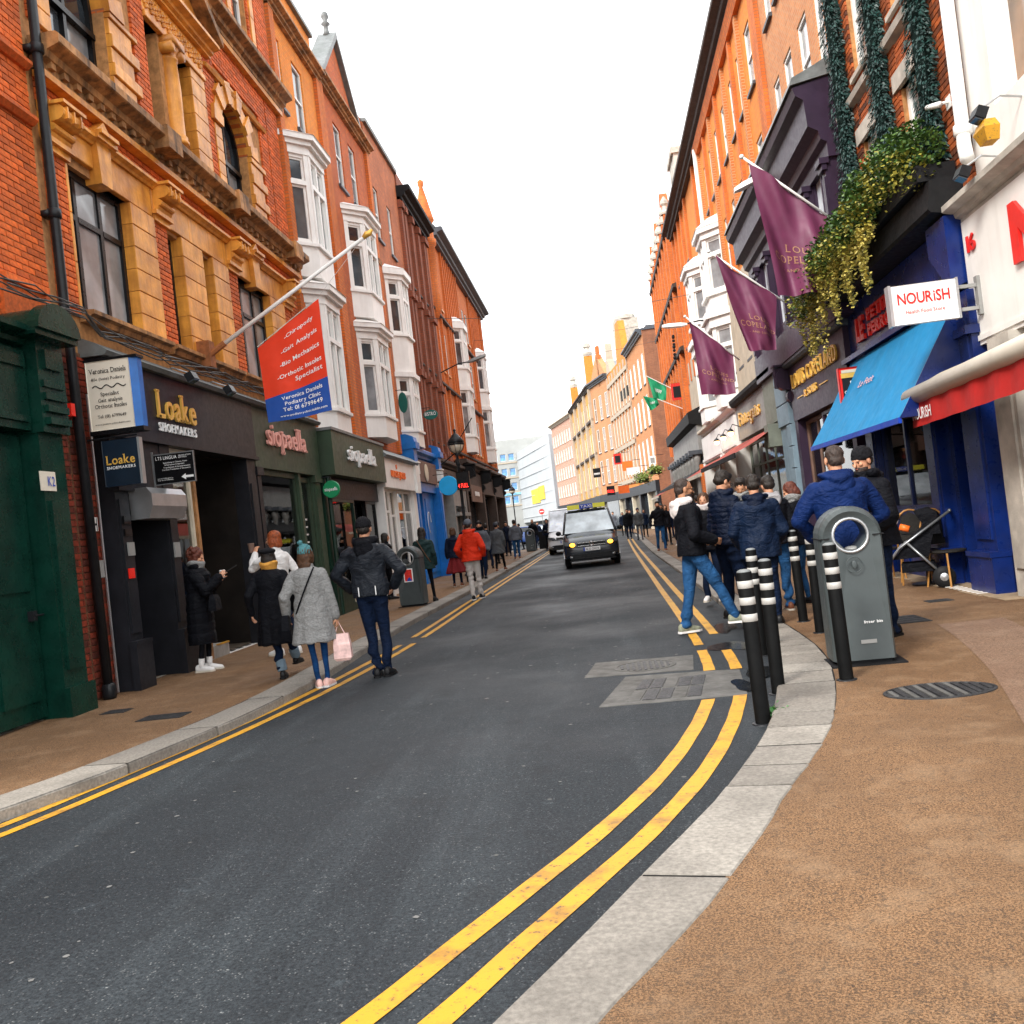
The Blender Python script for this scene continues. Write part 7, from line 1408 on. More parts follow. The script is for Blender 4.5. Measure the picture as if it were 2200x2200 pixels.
pu, J = person('broad man in a blue hooded jacket seen from behind over the litter bin', (2.09,8.32,PR_), R_(2), 1.82, 1.2, .04, footL=(-.13,0), footR=(.13,.03), handL=(-.20,.22,1.0), handR=(.20,.22,1.0), poleL=(-1,-.4,0), poleR=(1,-.4,0), head=(0,-.1),
    coat=dict(mat='cloth_blue', zb=.82, th=.05, flare=.0, sleeve=1.2, fn=folds(.010,12,.8)), legs=('denim_dark',1.1), shoes='shoe_black', hair=('crop','hair_short'), hood=('cloth_blue','down'), seed=12)
ph_, J = person('man in a black beanie and black padded jacket talking to the man in blue', (2.52,8.95,PR_), R_(118), 1.80, 1.1, .05, footL=(-.1,0), footR=(.1,.05), head=(.1,-.2), handL=(-.15,.25,1.0), handR=(.15,.25,1.0),
    coat=dict(mat='cloth_black', zb=.85, th=.06, sleeve=1.25, fn=folds(.012,13,.8)), legs=('denim_dark',1.1), shoes='shoe_black', hair=('crop','hair_dark'), hat=('beanie','knit_black'), beard='hair_short', seed=13, hood=('cloth_black','down'))
m = MB(); m.ball((-.235,.09,1.22), (.012,.045,.045), 10, 8); part('round_patch', m, 'grey_cloth', ph_, True, local=True)
finish_vox()
# ---------------------------------------------------------------- street furniture
def bollard(label, x, y, z=0, h=1.03):
    t = thing('bollard', label, 'bollard', (x, y, z), 0, 'black bollards with white bands'); return t
def make_bollard():
    t = thing('bollard', 'x', 'bollard', (0,0,0), 0, 'black bollards with white bands')
    m = MB(); m.lathe((0,0,0), [(.051,-.05),(.051,.0),(.051,1.0),(.049,1.006)], 20); part('post', m, 'bollard_black', t, True, local=True); m = MB(); m.lathe((0,0,1.004), [(.049,0),(.043,.012),(.025,.02),(.004,.022)], 20); part('cap', m, 'lead', t, True, local=True)
    m = MB(); m.lathe((0,0,0), [(.075,-.01),(.075,.004),(.056,.008)], 20); part('base_ring', m, 'black_metal', t, True, local=True)
    for k in range(3): m = MB(); z = .90-k*.11; m.lathe((0,0,z), [(.051,0),(.0525,.001),(.0525,.049),(.051,.05)], 20); part('white_band', m, 'reflective_white', t, True, local=True)
    return t
M('bollard_black', (.003,.0033,.0036), .6, .3, 12, .2, 80, dirt=.15, dcol=(.03,.027,.024), spec=.12); M('reflective_white', (.42,.41,.385), .45, .12, 30, .15, 90, dirt=.5, dcol=(.25,.22,.2))
bl = make_bollard(); BL = [(.90,6.22,.0,'nearest black bollard with white bands, standing in the gutter by the weed',1.0),(1.17,7.12,.0,'second bollard in the gutter, right behind the nearest one',1.0),(1.36,8.93,.0,'bollard between the first two, farther back at the kerb',1.0),
    (1.66,7.05,PR_,'bollard standing in front of the large grey litter bin',1.0),(2.05,9.55,PR_,'bollard just left of the litter bin, beside the blue jacket',1.0),(2.09,10.52,PR_,'farthest bollard on the pavement beside the navy parka',1.0)]
for k, (x, y, z, lb, s_) in enumerate(BL):
    o = bl if k == 0 else copy_tree(bl); o.location = (x, y, z); o['label'] = lb; o.rotation_euler = (rnd.uniform(-.012,.012), rnd.uniform(-.015,.015), 0)
def litter_bin(label, x, y, z, rz=0, w=.245, H=1.27, poster=False, d=.19):
    t = thing('litter_bin', label, 'litter bin', (x, y, z), rz, 'grey litter bins'); zc = H-w; n = 16; rh = .135; hz_ = zc+.01
    out = [(-w,.04)]+[(-w*math.cos(math.pi*k/n), zc+w*math.sin(math.pi*k/n)) for k in range(n+1)]+[(w,.04)]
    # rounded body: loft of the outline from back to front with softened edge, pierced by ring
    m = MB(); rings_ = []
    for yy, sc in ((-d,.90),(-d+.03,.97),(-d+.07,1.0),(d-.07,1.0),(d-.03,.97),(d,.90)): rings_.append([(a*sc, yy, .04+(b_-.04)*(1-(1-sc)*.35)) for a, b_ in out])
    nn = len(out); hole = [(-rh*math.cos(2*math.pi*k/(nn)), hz_+rh*math.sin(2*math.pi*k/nn)) for k in range(nn)]
    # align hole points by angle to outline
    hole = []
    for a, b_ in out: an = math.atan2(b_-hz_, a); hole.append((rh*math.cos(an), hz_+rh*math.sin(an)))
    vs = []; fs = []
    seq = [[(hx,-d+.035,hb) for hx, hb in hole]]+rings_+[[(hx,d-.035,hb) for hx, hb in hole]]
    for r_ in seq: vs += r_
    for i in range(len(seq)-1):
        for k in range(nn): q = (k+1) % nn; fs.append((i*nn+k, i*nn+q, (i+1)*nn+q, (i+1)*nn+k))
    for k in range(nn): q = (k+1) % nn; fs.append(((len(seq)-1)*nn+k, (len(seq)-1)*nn+q, q, k))
    m.add(vs, fs); part('bin_body', m, 'bin_grey', t, False, local=True)
    m = MB(); m.tube([(rh*1.0*math.cos(a*math.pi/12), -d+.03, hz_+rh*1.0*math.sin(a*math.pi/12)) for a in range(25)], .014, 8, False); part('steel_ring', m, 'steel', t, True, local=True)
    for xa, xb in ((-w-.004,-rh-.03),(rh+.03,w+.004)): m = MB(); m.box(xa,xb,-d-.002,d,zc-.004,zc+.004); part('lid_seam', m, 'black_matt', t, local=True)
    m = MB(); m.box(-w+.04,w-.04,-d+.03,d-.03,.0,.045); m.box(-w-.02,w+.06,-d-.05,d,.0,.012); part('plinth', m, 'black_matt', t, local=True)
    if poster:
        m = MB(); m.box(-.1,.1,-d-.008,-d-.0,.52,.80); po = part('poster', m, 'white_letter', t, local=True); m = MB(); m.box(-.08,.08,-d-.011,-d-.006,.54,.78); part('picture', m, 'sign_red_paint', po, local=True)
        m = MB(); m.prism([(-.04,.54),(.07,.54),(.03,.62),(-.01,.60)], -d-.0135, -d-.010); part('picture_shape', m, 'blue_letter', po, local=True)
    else:
        m = MB(); m.tube([(.0+.062*math.cos(a*math.pi/9), -d-.001, .80+.062*math.sin(a*math.pi/9)) for a in range(19)], .004, 5, False); m.ball((0,-d,.80), (.022,.004,.034), 8, 6); part('emblem', m, 'bin_grey', t, True, local=True)
        m = MB(); text(m, 'litter bin', (0.02,-d-.002,.33), (1,0,0), (0,0,1), .14, .022, .08, .01, False, .003); part('lettering', m, 'white_letter', t, local=True)
        m = MB(); m.box(-.02,.1,-d-.003,-d,.17,.20); part('maker_plate', m, 'grey_paint', t, local=True)
    m = MB(); m.ball((.03,.0,hz_-.115), (.06,.10,.022), 10, 7); part('rubbish', m, 'grey_paint', t, True, local=True)
    return t
M('sign_red_paint', (.62,.03,.02), .4, .35, 14, 0)
litter_bin('large grey rounded litter bin with a porthole in front of the blue jacket', 1.96, 7.75, PR_, R_(-4))
litter_bin('grey litter bin with a red and blue poster on the left pavement', -4.12, 19.25, PL, R_(-8), poster=True, w=.27)
litter_bin('distant grey litter bin on the left pavement near the junction', -4.05, 51.2, PL, 0, w=.27)
m = MB(); m.box(-3.75,-3.1,53.5,54.3,.0,1.1); m.box(-3.72,-3.13,53.47,53.5,.2,1.0); solo('utility_cabinet', m, 'black_matt', 'black utility cabinet just right of the distant litter bin', 'cabinet', loc=(-3.4,54,0))
# ---- lamp posts
def lantern_post(label, x, y, z, H, sc=1.0):
    t = thing('street_lamp', label, 'street lamp', (x, y, z)); m = MB(); m.lathe((0,0,0), [(.14,0),(.14,.25),(.09,.35),(.075,.9),(.09,.95),(.05,1.05),(.042,H-1.0),(.07,H-.95),(.05,H-.85),(.035,H-.7),(.10,H-.62)], 12); part('post', m, 'black_metal', t, True, local=True)
    m = MB(); m.lathe((0,0,H-.62), [(.07,0),(.17,.08),(.235,.25),(.20,.26),(.205,.30)], 8); m2 = MB(); m2.lathe((0,0,H-.32), [(.235,0),(.25,.02),(.20,.12),(.12,.2),(.10,.24),(.04,.28),(.03,.34),(.05,.37),(.01,.42)], 12); part('lantern_glass', m, 'lantern_glass', t, True, local=True); part('lantern_cap', m2, 'black_metal', t, True, local=True)
    m = MB()
    for k in range(8): a = k*math.pi/4; m.tube([(.075*math.cos(a),.075*math.sin(a),H-.62),(.175*math.cos(a),.175*math.sin(a),H-.54),(.24*math.cos(a),.24*math.sin(a),H-.36)], .008, 4)
    m.lathe((0,0,H-.36), [(.235,-.02),(.25,0),(.245,.03)], 16); part('lantern_frame', m, 'black_metal', t, local=True); return t
glassmat('lantern_glass', (.25,.22,.17), .25)
lp = lantern_post('black Victorian lamp post in front of the brown building beside the blue disc sign', -3.92, 26.4, PL, 4.35)
m = MB(); m.tube([(-.05,0,3.75),(-.5,0,3.45)], .02, 6); m.tube([(.1,0,4.1),(.55,0,4.7)], .015, 6); part('ladder_arm', m, 'black_metal', lp, local=True)
m = MB(); m.bbox(-4.0,-3.62,26.33,26.27,2.75,3.25,.01); ls = solo('parking_display', m, 'black_paint', 'black electronic parking display with red digits on the left lamp post', 'sign'); m = MB(); text(m, '4 FULL', (-3.97,26.26,2.80), (1,0,0), (0,0,1), .3, .12, .06, .01, False, .004); part('digits', m, 'sign_red', ls)
lantern_post('distant black lamp post at the junction before the grey office', -6.5, 70, 0, 4.7)
def armlamp(label, P0, P1, mat='grey_paint'):
    t = thing('street_light', label, 'street light', P0); P0, P1 = Vector(P0), Vector(P1); m = MB(); m.tube([tuple(P0), tuple(P0.lerp(P1,.6)+Vector((0,0,.08))), tuple(P1)], .025, 6); part('arm', m, 'black_metal', t)
    d = (P1-P0).normalized(); m = MB(); m.loft([[tuple(P1+d*a+Vector((0,-w,0))+Vector((0,0,-b_))) , tuple(P1+d*a+Vector((0,w,0))+Vector((0,0,-b_))), tuple(P1+d*a+Vector((0,w*.6,b_))), tuple(P1+d*a+Vector((0,-w*.6,b_)))] for a, w, b_ in ((-.1,.05,.03),(.1,.13,.06),(.5,.15,.06),(.7,.08,.04))]); part('lamp_head', m, mat, t)
armlamp('modern street light on an arm from the dark brown brick wall', (-5.7,36.5,8.0), (-4.5,36.5,8.3)); armlamp('street light on an arm from the orange brick beside the third purple flag', (4.6,30,7.3), (3.35,30,7.35), 'white_paint')
armlamp('white floodlight box on an arm over the purple cornice', (4.7,19.3,8.3), (4.15,19.3,8.1), 'white_paint')
# ---- manholes and road patches
def flat(name, quad, z, mat, label=None, cat=None, kind=None, th=.004):
    m = MB(); n = len(quad); m.prism([(a, b) for a, b in quad], z-.02, z, 'z'); return solo(name, m, mat, label, cat, kind=kind)
M('cover_iron', (.045,.045,.047), .5, .4, 14, .8, 60, metal=.3); M('patch_concrete', (.105,.102,.096), .85, .3, 7, .5, 70, dirt=.5); M('wet_dark', (.010,.011,.012), .12, .3, 4, .3, 30)
flat('concrete_patch', [(-.23,9.48),(.75,9.36),(.67,8.52),(-.33,8.65)], .005, 'patch_concrete', kind='structure'); flat('concrete_patch', [(.05,8.49),(.80,8.38),(1.05,8.3),(.95,7.2),(.66,7.2),(-.19,7.24)], .005, 'patch_concrete', kind='structure')
t = thing('manhole_cover', 'rectangular manhole cover of recessed squares in the road by the double yellow line', 'manhole cover', (.4,7.8,.006))
for i in range(5):
    for j in range(2):
        def q(a, b): x = .02+(.61-.02)*a+(.19-.02)*b*(1-a)+(.75-.61)*a*b; return (x, 7.32+.92*b-.04*a)
        A = [q((i+.06)/5,(j+.06)/2), q((i+.94)/5,(j+.06)/2), q((i+.94)/5,(j+.94)/2), q((i+.06)/5,(j+.94)/2)]; m = MB(); m.prism(A, .0, .010, 'z'); part('cover_plate', m, 'cover_iron' if (i+j) % 3 else 'patch_concrete', t)
t = thing('manhole_cover', 'worn oval patterned manhole cover in the farther concrete patch', 'manhole cover', (.25,9,.006)); m = MB(); m.lathe((.25,8.98,.0), [(.30,0),(.30,.010),(.27,.012),(.27,.008)], 28); part('cover_plate', m, 'patch_concrete', t)
for k in range(9): m = MB(); x = .25-.22+k*.055; hh = math.sqrt(max(.002,.25**2-(x-.25)**2)); m.box(x-.012,x+.012,8.98-hh,8.98+hh,.008,.014); part('rib', m, 'cover_iron', t)
t = thing('manhole_cover', 'large round striped manhole cover on the tan pavement at the right', 'manhole cover', (2.09,6.38,PR_)); m = MB(); m.lathe((2.09,6.38,PR_-.02), [(.36,0),(.36,.028),(.34,.03),(.335,.024)], 36); m.v = [(a, 6.38+(b_-6.38)*.68, c) for a, b_, c in m.v]; part('cover_plate', m, 'cover_iron', t)
for k in range(13): x = 2.09-.30+k*.05; hh = .66*math.sqrt(max(.002,.325**2-(x-2.09)**2)); m = MB(); m.box(x-.014,x+.014,6.38-hh,6.38+hh,PR_+.003,PR_+.012); part('rib', m, 'cover_iron' if k % 2 or k > 8 else 'patch_concrete', t)
for k, (x, y, w, d_, z, lb) in enumerate(((-5.1,8.95,.13,.10,PL,'small square iron cover near the green door on the left pavement'),(-4.3,8.35,.22,.13,PL,'dark rectangular iron cover on the left pavement'),(3.75,11.1,.14,.10,PR_,'small iron cover on the right pavement below the pub window'),(2.95,9.85,.20,.28,PR_,'dark rectangular cover beside the large litter bin'))):
    t = thing('utility_cover', lb, 'cover', (x, y, z)); m = MB(); m.box(x-w,x+w,y-d_,y+d_,z-.02,z+.006); part('cover_frame', m, 'cover_iron', t)
    for j in range(4): m = MB(); m.box(x-w+.02,x+w-.02,y-d_+.02+j*d_*.48,y-d_+.01+(j+1)*d_*.46,z+.004,z+.009); part('cover_plate', m, 'cover_iron', t)
def puddle(x, y, rx, ry, z, seed):
    r_ = random.Random(seed); n = 28; pts = []
    for k in range(n): a = 2*math.pi*k/n; q = 1+.22*math.sin(a*2+seed)+.12*math.sin(a*3+seed*2)+r_.uniform(-.05,.05); pts.append((x+rx*q*math.cos(a), y+ry*q*math.sin(a)))
    m = MB(); m.add([(x,y,z)]+[(a, b, z) for a, b in pts], [(0, k+1, (k+1) % n+1) for k in range(n)]); solo('puddle', m, 'wet_dark', kind='structure', loc=(x,y,z))
puddle(1.22, 8.05, .14, .32, .0095, 1); puddle(1.18, 9.7, .20, .35, .0045, 2); puddle(.98, 7.55, .10, .22, .0095, 4); puddle(1.3, 11.2, .12, .5, .0045, 7)
t = thing('weed', 'small green weed at the foot of the nearest bollard', 'plant', (1.0,6.3,0)); m = MB(); r_ = random.Random(4); leaves(m, [(1.0+r_.gauss(0,.035), 6.28+r_.gauss(0,.03), .02+abs(r_.gauss(0,.03))) for _ in range(150)], .035, r_); part('foliage', m, 'leaf_weed', t, kind='stuff')
m = MB(); r_ = random.Random(6)
for _ in range(260):
    x, y = r_.uniform(-3.2,1.0), r_.uniform(2.6,24); 
    if x > interp(YR, y)-.1 or x < interp(YL, y)+.4: continue
    s_ = r_.uniform(.006,.016)*(1.5 if y > 8 else 1); a = r_.uniform(0,3); m.add([(x+s_*math.cos(a+k*1.05)*r_.uniform(.7,1.3), y+s_*math.sin(a+k*1.05)*r_.uniform(.7,1.3), .0035) for k in range(6)], [(0,1,2,3,4,5)])
solo('chewing_gum', m, 'gum', 'pale flattened gum spots scattered over the dark road', 'gum spots', kind='stuff', loc=(0,0,0)) if 'gum' in MT else None
# ---- cars
def car(label, loc, rz, mat, van=False, taxi=False, sc=1.0, W_=.89, H_=1.82, Ln=4.4, cat='car', name='car', lamps='headlamp'):
    t = thing(name, label, cat, loc, rz)   # nose towards local -Y
    prof = [(0,.28,.30,.55),(.0,.28,.30,.72)]
    st = [(-.02,.86,.30,.66),(.10,.96,.24,.84),(.55,.99,.20,.98),(1.05,1.0,.20,1.10),(1.9,1.0,.20,1.14),(Ln-.5,1.0,.22,1.14),(Ln-.05,.98,.26,1.10),(Ln,.94,.32,1.0)]
    def sec(y, w, z0, z1): w *= W_; return [(-w*.92,y,z0),(-w,y,z0+.12),(-w*1.0,y,(z0+z1)/2),(-w*.97,y,z1-.10),(-w*.86,y,z1-.01),(-w*.4,y,z1+.03),(w*.4,y,z1+.03),(w*.86,y,z1-.01),(w*.97,y,z1-.10),(w*1.0,y,(z0+z1)/2),(w,y,z0+.12),(w*.92,y,z0)]
    m = MB(); m.loft([sec(*s_) for s_ in st]); b_ = part('body', m, mat, t, True, local=True); md = b_.modifiers.new('s','SUBSURF'); md.levels = md.render_levels = 2
    y0, y1, y2, y3 = .95, 1.62, Ln-.45, Ln-.08
    def cab(y, w, z): w *= W_; return [(-w,y,z),(-w*.9,y,z+.0),(w*.9,y,z+.0),(w,y,z)]
    zt = H_; m = MB(); bw, tw = .93*W_, .78*W_
    P = [(-bw,y0,1.08),(bw,y0,1.08),(bw,y3,1.12),(-bw,y3,1.12),(-tw,y1,zt-.06),(tw,y1,zt-.06),(tw,y2,zt-.03),(-tw,y2,zt-.03),(-tw*.85,y1+.25,zt),(tw*.85,y1+.25,zt),(tw*.85,y2-.15,zt),(-tw*.85,y2-.15,zt)]
    m.add(P, [(4,5,9,8),(8,9,10,11),(11,10,6,7),(4,8,11,7),(5,6,10,9)]); part('roof', m, mat, t, local=True)
    m = MB(); m.add([(-bw*.96,y0+.02,1.09),(bw*.96,y0+.02,1.09),(tw*.97,y1-.01,zt-.09),(-tw*.97,y1-.01,zt-.09)], [(0,1,2,3)]); part('windscreen', m, 'glass_sky' if van else 'car_glass', t, local=True)
    m = MB(); m.add([P[0],P[3],P[7],P[4]], [(0,1,2,3)]); m.add([P[1],P[5],P[6],P[2]], [(0,1,2,3)]); m.add([P[3],P[2],P[6],P[7]], [(0,1,2,3)]); part('side_glass', m, 'black_paint' if not van else mat, t, local=True)
    for sg in (-1,1):
        m = MB(); m.tube([(sg*bw,y0,1.08),(sg*tw,y1,zt-.06),(sg*tw,y2,zt-.03),(sg*bw,y3,1.12)], .035, 6); part('pillar', m, mat, t, True, local=True)
        m = MB(); m.ball((sg*(W_+.10),1.22,1.12), (.09,.05,.075), 10, 8); m.tube([(sg*W_*.94,1.28,1.05),(sg*(W_+.08),1.24,1.09)], .02, 6); part('mirror', m, 'black_paint', t, True, local=True)
        m = MB(); m.prism([(sg*.50*W_,.66),(sg*.92*W_,.74),(sg*.95*W_,.86),(sg*.60*W_,.80)], -.03, .14, 'd'); hl_ = part('headlight', m, 'glass_mid', t, local=True); m = MB(); m.ball((sg*.66*W_,-.04,.735), (.085,.03,.06), 12, 8); part('lamp', m, lamps, hl_, True, local=True)
        m = MB(); m.ball((sg*.72*W_,-.02,.36), (.07,.03,.05), 8, 6); part('fog_lamp', m, 'steel', t, True, local=True)
        for yy in (.85, Ln-.85): m = MB(); m.lathe((sg*(W_-.12),yy,.31), [(.15,-.10),(.31,-.09),(.32,0),(.31,.09),(.15,.10)], 20, 'x'); wh = part('wheel', m, 'black_matt', t, True, local=True); m = MB(); m.lathe((sg*(W_-.02),yy,.31), [(.02,-.02),(.2,-.02),(.2,.02),(.02,.03)], 14, 'x'); part('rim', m, 'steel', wh, local=True)
    m = MB(); m.box(-.50*W_,.50*W_,-.05,.05,.66,.80); part('grille', m, 'black_paint', t, local=True)
    for z in (.68,.775): m = MB(); m.box(-.48*W_,.48*W_,-.058,-.045,z,z+.012); part('chrome_bar', m, 'chrome', t, local=True)
    m = MB(); m.box(-.75*W_,.75*W_,-.045,.05,.28,.44); m.box(-.8*W_,.8*W_,-.05,.02,.22,.26); part('air_intake', m, 'black_paint', t, local=True)
    m = MB(); m.tube([(.062*math.cos(a*math.pi/10),-.065,.735+.062*math.sin(a*math.pi/10)) for a in range(21)], .008, 6, False); m.tube([(-.035,-.065,.765),(-.012,-.065,.69),(0,-.065,.725),(.012,-.065,.69),(.035,-.065,.765)], .006, 5); m.tube([(-.018,-.065,.785),(0,-.065,.74),(.018,-.065,.785)], .006, 5); part('badge', m, 'chrome', t, local=True)
    m = MB(); m.box(-.26,.26,-.075,-.06,.52,.63); pl_ = part('number_plate', m, 'white_letter', t, local=True); m = MB(); m.box(-.26,-.21,-.078,-.07,.52,.63); part('plate_band', m, 'blue_letter', pl_, local=True)
    m = MB(); text(m, '161 D 25076' if taxi else '151 D 4862', (-.18,-.078,.545), (1,0,0), (0,0,1), .4, .06, .06, .005, False, .002); part('plate_lettering', m, 'black_letter', pl_, local=True)
    if taxi:
        m = MB(); m.tube([(-.62,1.85,zt+.04),(.62,1.85,zt+.04)], .02, 6); sg_ = part('roof_sign', m, 'black_paint', t, local=True)
        for a, b2, mt in ((-.62,-.22,'taxi_yellow'),(-.22,.22,'blue_letter'),(.22,.62,'taxi_yellow')): m = MB(); m.prism([(1.74,zt+.03),(1.96,zt+.03),(1.93,zt+.17),(1.77,zt+.17)], a, b2, 'u'); part('sign_panel', m, mt, sg_, local=True)
        m = MB(); text(m, 'TAXI', (-.18,1.735,zt+.06), (1,0,0), (0,0,1), .36, .08, .06, .01, False, .012); part('lettering', m, 'white_letter', sg_, local=True)
    return t
glassmat('car_glass', (.26,.30,.32), .12); M('chrome', (.8,.8,.8), .15, .02, 5, 0, metal=1); M('taxi_yellow', (.70,.68,.03), .4, .05, 5, 0); M('car_grey', (.016,.020,.028), .18, .1, 2, 0, spec=.6); M('car_white', (.75,.77,.78), .3, .05, 2, 0); M('car_blue', (.01,.04,.16), .25, .1, 2, 0)
M('leather_jacket', (.030,.022,.018), .4, .3, 6, .3, 90)
car('dark grey taxi van with lit amber headlights driving towards the viewer', (-.40,28.6,0), R_(2), 'car_grey', taxi=True)
car('white van partly hidden behind the taxi', (-1.75,43,0), R_(0), 'car_white', van=True, H_=2.15, name='van', cat='van', lamps='glass_mid')
car('dark blue car turning at the far junction', (-4.3,72,0), R_(35), 'car_blue', H_=1.5, lamps='headlamp'); car('silver grey car behind the distant litter bin', (-6.4,78,0), R_(60), 'car_white', H_=1.45, lamps='glass_mid')
# ---- flags and poles
def clothflag(name, label, F, corners, mat, nu=18, nv=24, amp=.05, parent_pole=None, seed=0, group=None):
    """corners TL, TR, BR, BL as (X,Z) in plane Y=F"""
    TL, TR, BR, BL = [Vector((a, F, b)) for a, b in corners]; ph = seed*1.7
    def sf(u, v): p = TL.lerp(TR, u).lerp(BL.lerp(BR, u), v); w = amp*(.3+v)*math.sin(u*8+v*2.2+ph)+amp*.5*math.sin(u*15-v*5+ph*2)+amp*.7*math.sin((u-v)*6+ph); sag = -.02*math.sin(math.pi*u); return Vector((p.x, p.y+w, p.z+sag*v))
    t = thing(name, label, 'flag', tuple(TL), 0, group); m = MB(); vs = [tuple(sf(i/nu, j/nv)) for i in range(nu+1) for j in range(nv+1)]; m.add(vs, [(i*(nv+1)+j, (i+1)*(nv+1)+j, (i+1)*(nv+1)+j+1, i*(nv+1)+j+1) for i in range(nu) for j in range(nv)]); part('cloth', m, mat, t, True); return t, sf
def ftext(t, sf, s, u0, u1, v, hv, mat, off=.01, serif=False, W_=1., Hh=1., gap=.08):
    V, Fc, w = textgeo(s, gap, off, serif); m = MB(); m.raw([tuple(sf(u0+(u1-u0)*p[0]/w, v-hv*p[1]/.7)+Vector((0,-.008,0))) for p in V], Fc); part('lettering', m, mat, t)
t, sf = clothflag('flag', 'red and blue podiatry clinic flag hanging from the white pole on the left', 14.0, [(-5.03,4.74),(-3.97,5.38),(-3.95,3.63),(-4.98,3.56)], 'flag_red', amp=.012, seed=1)
m = MB(); nv = 10; nu = 16
vs = []
for i in range(nu+1):
    for j in range(nv+1): u = i/nu; v = .70+.305*j/nv; v = v-.0*u; q = sf(u, v); vs.append((q.x, q.y-.004, q.z))
m.add(vs, [(i*(nv+1)+j, (i+1)*(nv+1)+j, (i+1)*(nv+1)+j+1, i*(nv+1)+j+1) for i in range(nu) for j in range(nv)]); part('blue_panel', m, 'flag_blue', t, True)
for s_, a, b_, v, hv in (('-Chiropody',.42,.88,.135,.038),('-Gait Analysis',.34,.92,.265,.042),('-Bio Mechanics',.30,.93,.40,.045),('-Orthotic Insoles',.24,.94,.53,.045),('Specialist',.50,.94,.61,.045),('Veronica Daniels',.26,.90,.775,.04),('Podiatry Clinic',.30,.86,.84,.04),('Tel: 01 6799649',.26,.88,.905,.042),('www.podiatryclinicdublin.com',.2,.94,.965,.022)): ftext(t, sf, s_, a, b_, v, hv, 'white_letter', .012)
fp = thing('flagpole', 'white flagpole angled out from the terracotta building above the red flag', 'flagpole', (-5.6,13.6,4.67)); m = MB(); m.tube([(-5.62,13.6,4.66),(-3.13,14.0,6.23)], [.034,.028], 10); part('pole', m, 'white_paint', fp, True); m = MB(); m.tube([(-3.16,14,6.21),(-3.09,14.0,6.27),(-3.05,14.01,6.28),(-3.0,14.0,6.33)], [.03,.05,.045,.02], 10); part('finial', m, 'gold', fp, True); m = MB(); m.box(-5.85,-5.60,13.5,13.7,4.45,4.85); m.tube([(-5.66,13.59,4.63),(-5.4,13.63,4.80)], .05, 8); part('bracket', m, 'rust', fp); m = MB(); m.tube([(-5.03,14,4.76),(-3.97,14,5.40)], .006, 5); m.tube([(-3.97,14,5.4),(-3.2,14,6.18)], .004, 4); part('cord', m, 'white_cloth', fp)
for k, (Y, cr_, lb) in enumerate(((15.3,[(3.05,6.95),(4.17,5.90),(4.02,4.72),(3.25,4.72)],'nearest purple Louis Copeland flag hanging from the oriel'),(19.6,[(2.98,6.65),(4.13,5.62),(4.02,4.54),(3.45,4.60)],'middle purple Louis Copeland flag'),(24.6,[(2.89,6.38),(3.92,5.30),(3.85,4.30),(3.0,4.40)],'farthest purple Louis Copeland flag'))):
    t, sf = clothflag('flag', lb, Y, cr_, 'flag_purple', amp=.085, seed=k+2, group='purple shop flags')
    ftext(t, sf, 'LOUIS', .36, .84, .60, .06, 'gold_faded', .0, True, gap=.2); ftext(t, sf, 'COPELAND', .12, .98, .70, .065, 'gold_faded', .0, True, gap=.2); ftext(t, sf, '- AND SONS -', .26, .86, .775, .028, 'gold_faded', .0, False, gap=.2)
    (a, b_), (c, d_) = cr_[0], cr_[1]; fp = thing('flagpole', lb.replace('flag hanging from the oriel','flag pole').replace('Copeland flag','Copeland flag pole') if k else 'pole of the nearest purple flag', 'flagpole', (4.3,Y,d_-.1), 0, 'white poles of the purple flags'); fp['label'] = ['white pole carrying the nearest purple flag','white pole carrying the middle purple flag','white pole carrying the farthest purple flag'][k]
    dx, dz = c-a, d_-b_; m = MB(); m.tube([(a-.07*dx,Y,b_-.07*dz+.02),(c+dx*.14,Y,d_+dz*.14+.02)], .022, 8); part('pole', m, 'white_paint', fp, True); m = MB(); m.ball((a-.09*dx,Y,b_-.09*dz+.02), .04, 10, 8); part('finial', m, 'white_paint', fp, True)
for k, cr_ in enumerate(([(3.0,8.0),(3.85,7.4),(3.75,6.75),(3.15,6.95)],[(2.68,7.1),(3.35,6.9),(3.4,6.6),(2.95,6.35)])):
    t, sf = clothflag('flag', ['upper green flag on the far right front','lower green flag on the far right front'][k], 45, cr_, 'flag_green', amp=.05, seed=k+5, group='green flags'); ftext(t, sf, 'HARP', .3, .7, .6, .2, 'white_letter', .02)
fp = thing('flagpole', 'thin pale pole of the green flags', 'flagpole', (4.2,45,7.2)); m = MB(); m.tube([(2.95,45,8.05),(4.6,45,6.95)], .02, 6); m.tube([(3.3,45,6.9),(4.6,45,6.2)], .02, 6); part('pole', m, 'white_paint', fp)
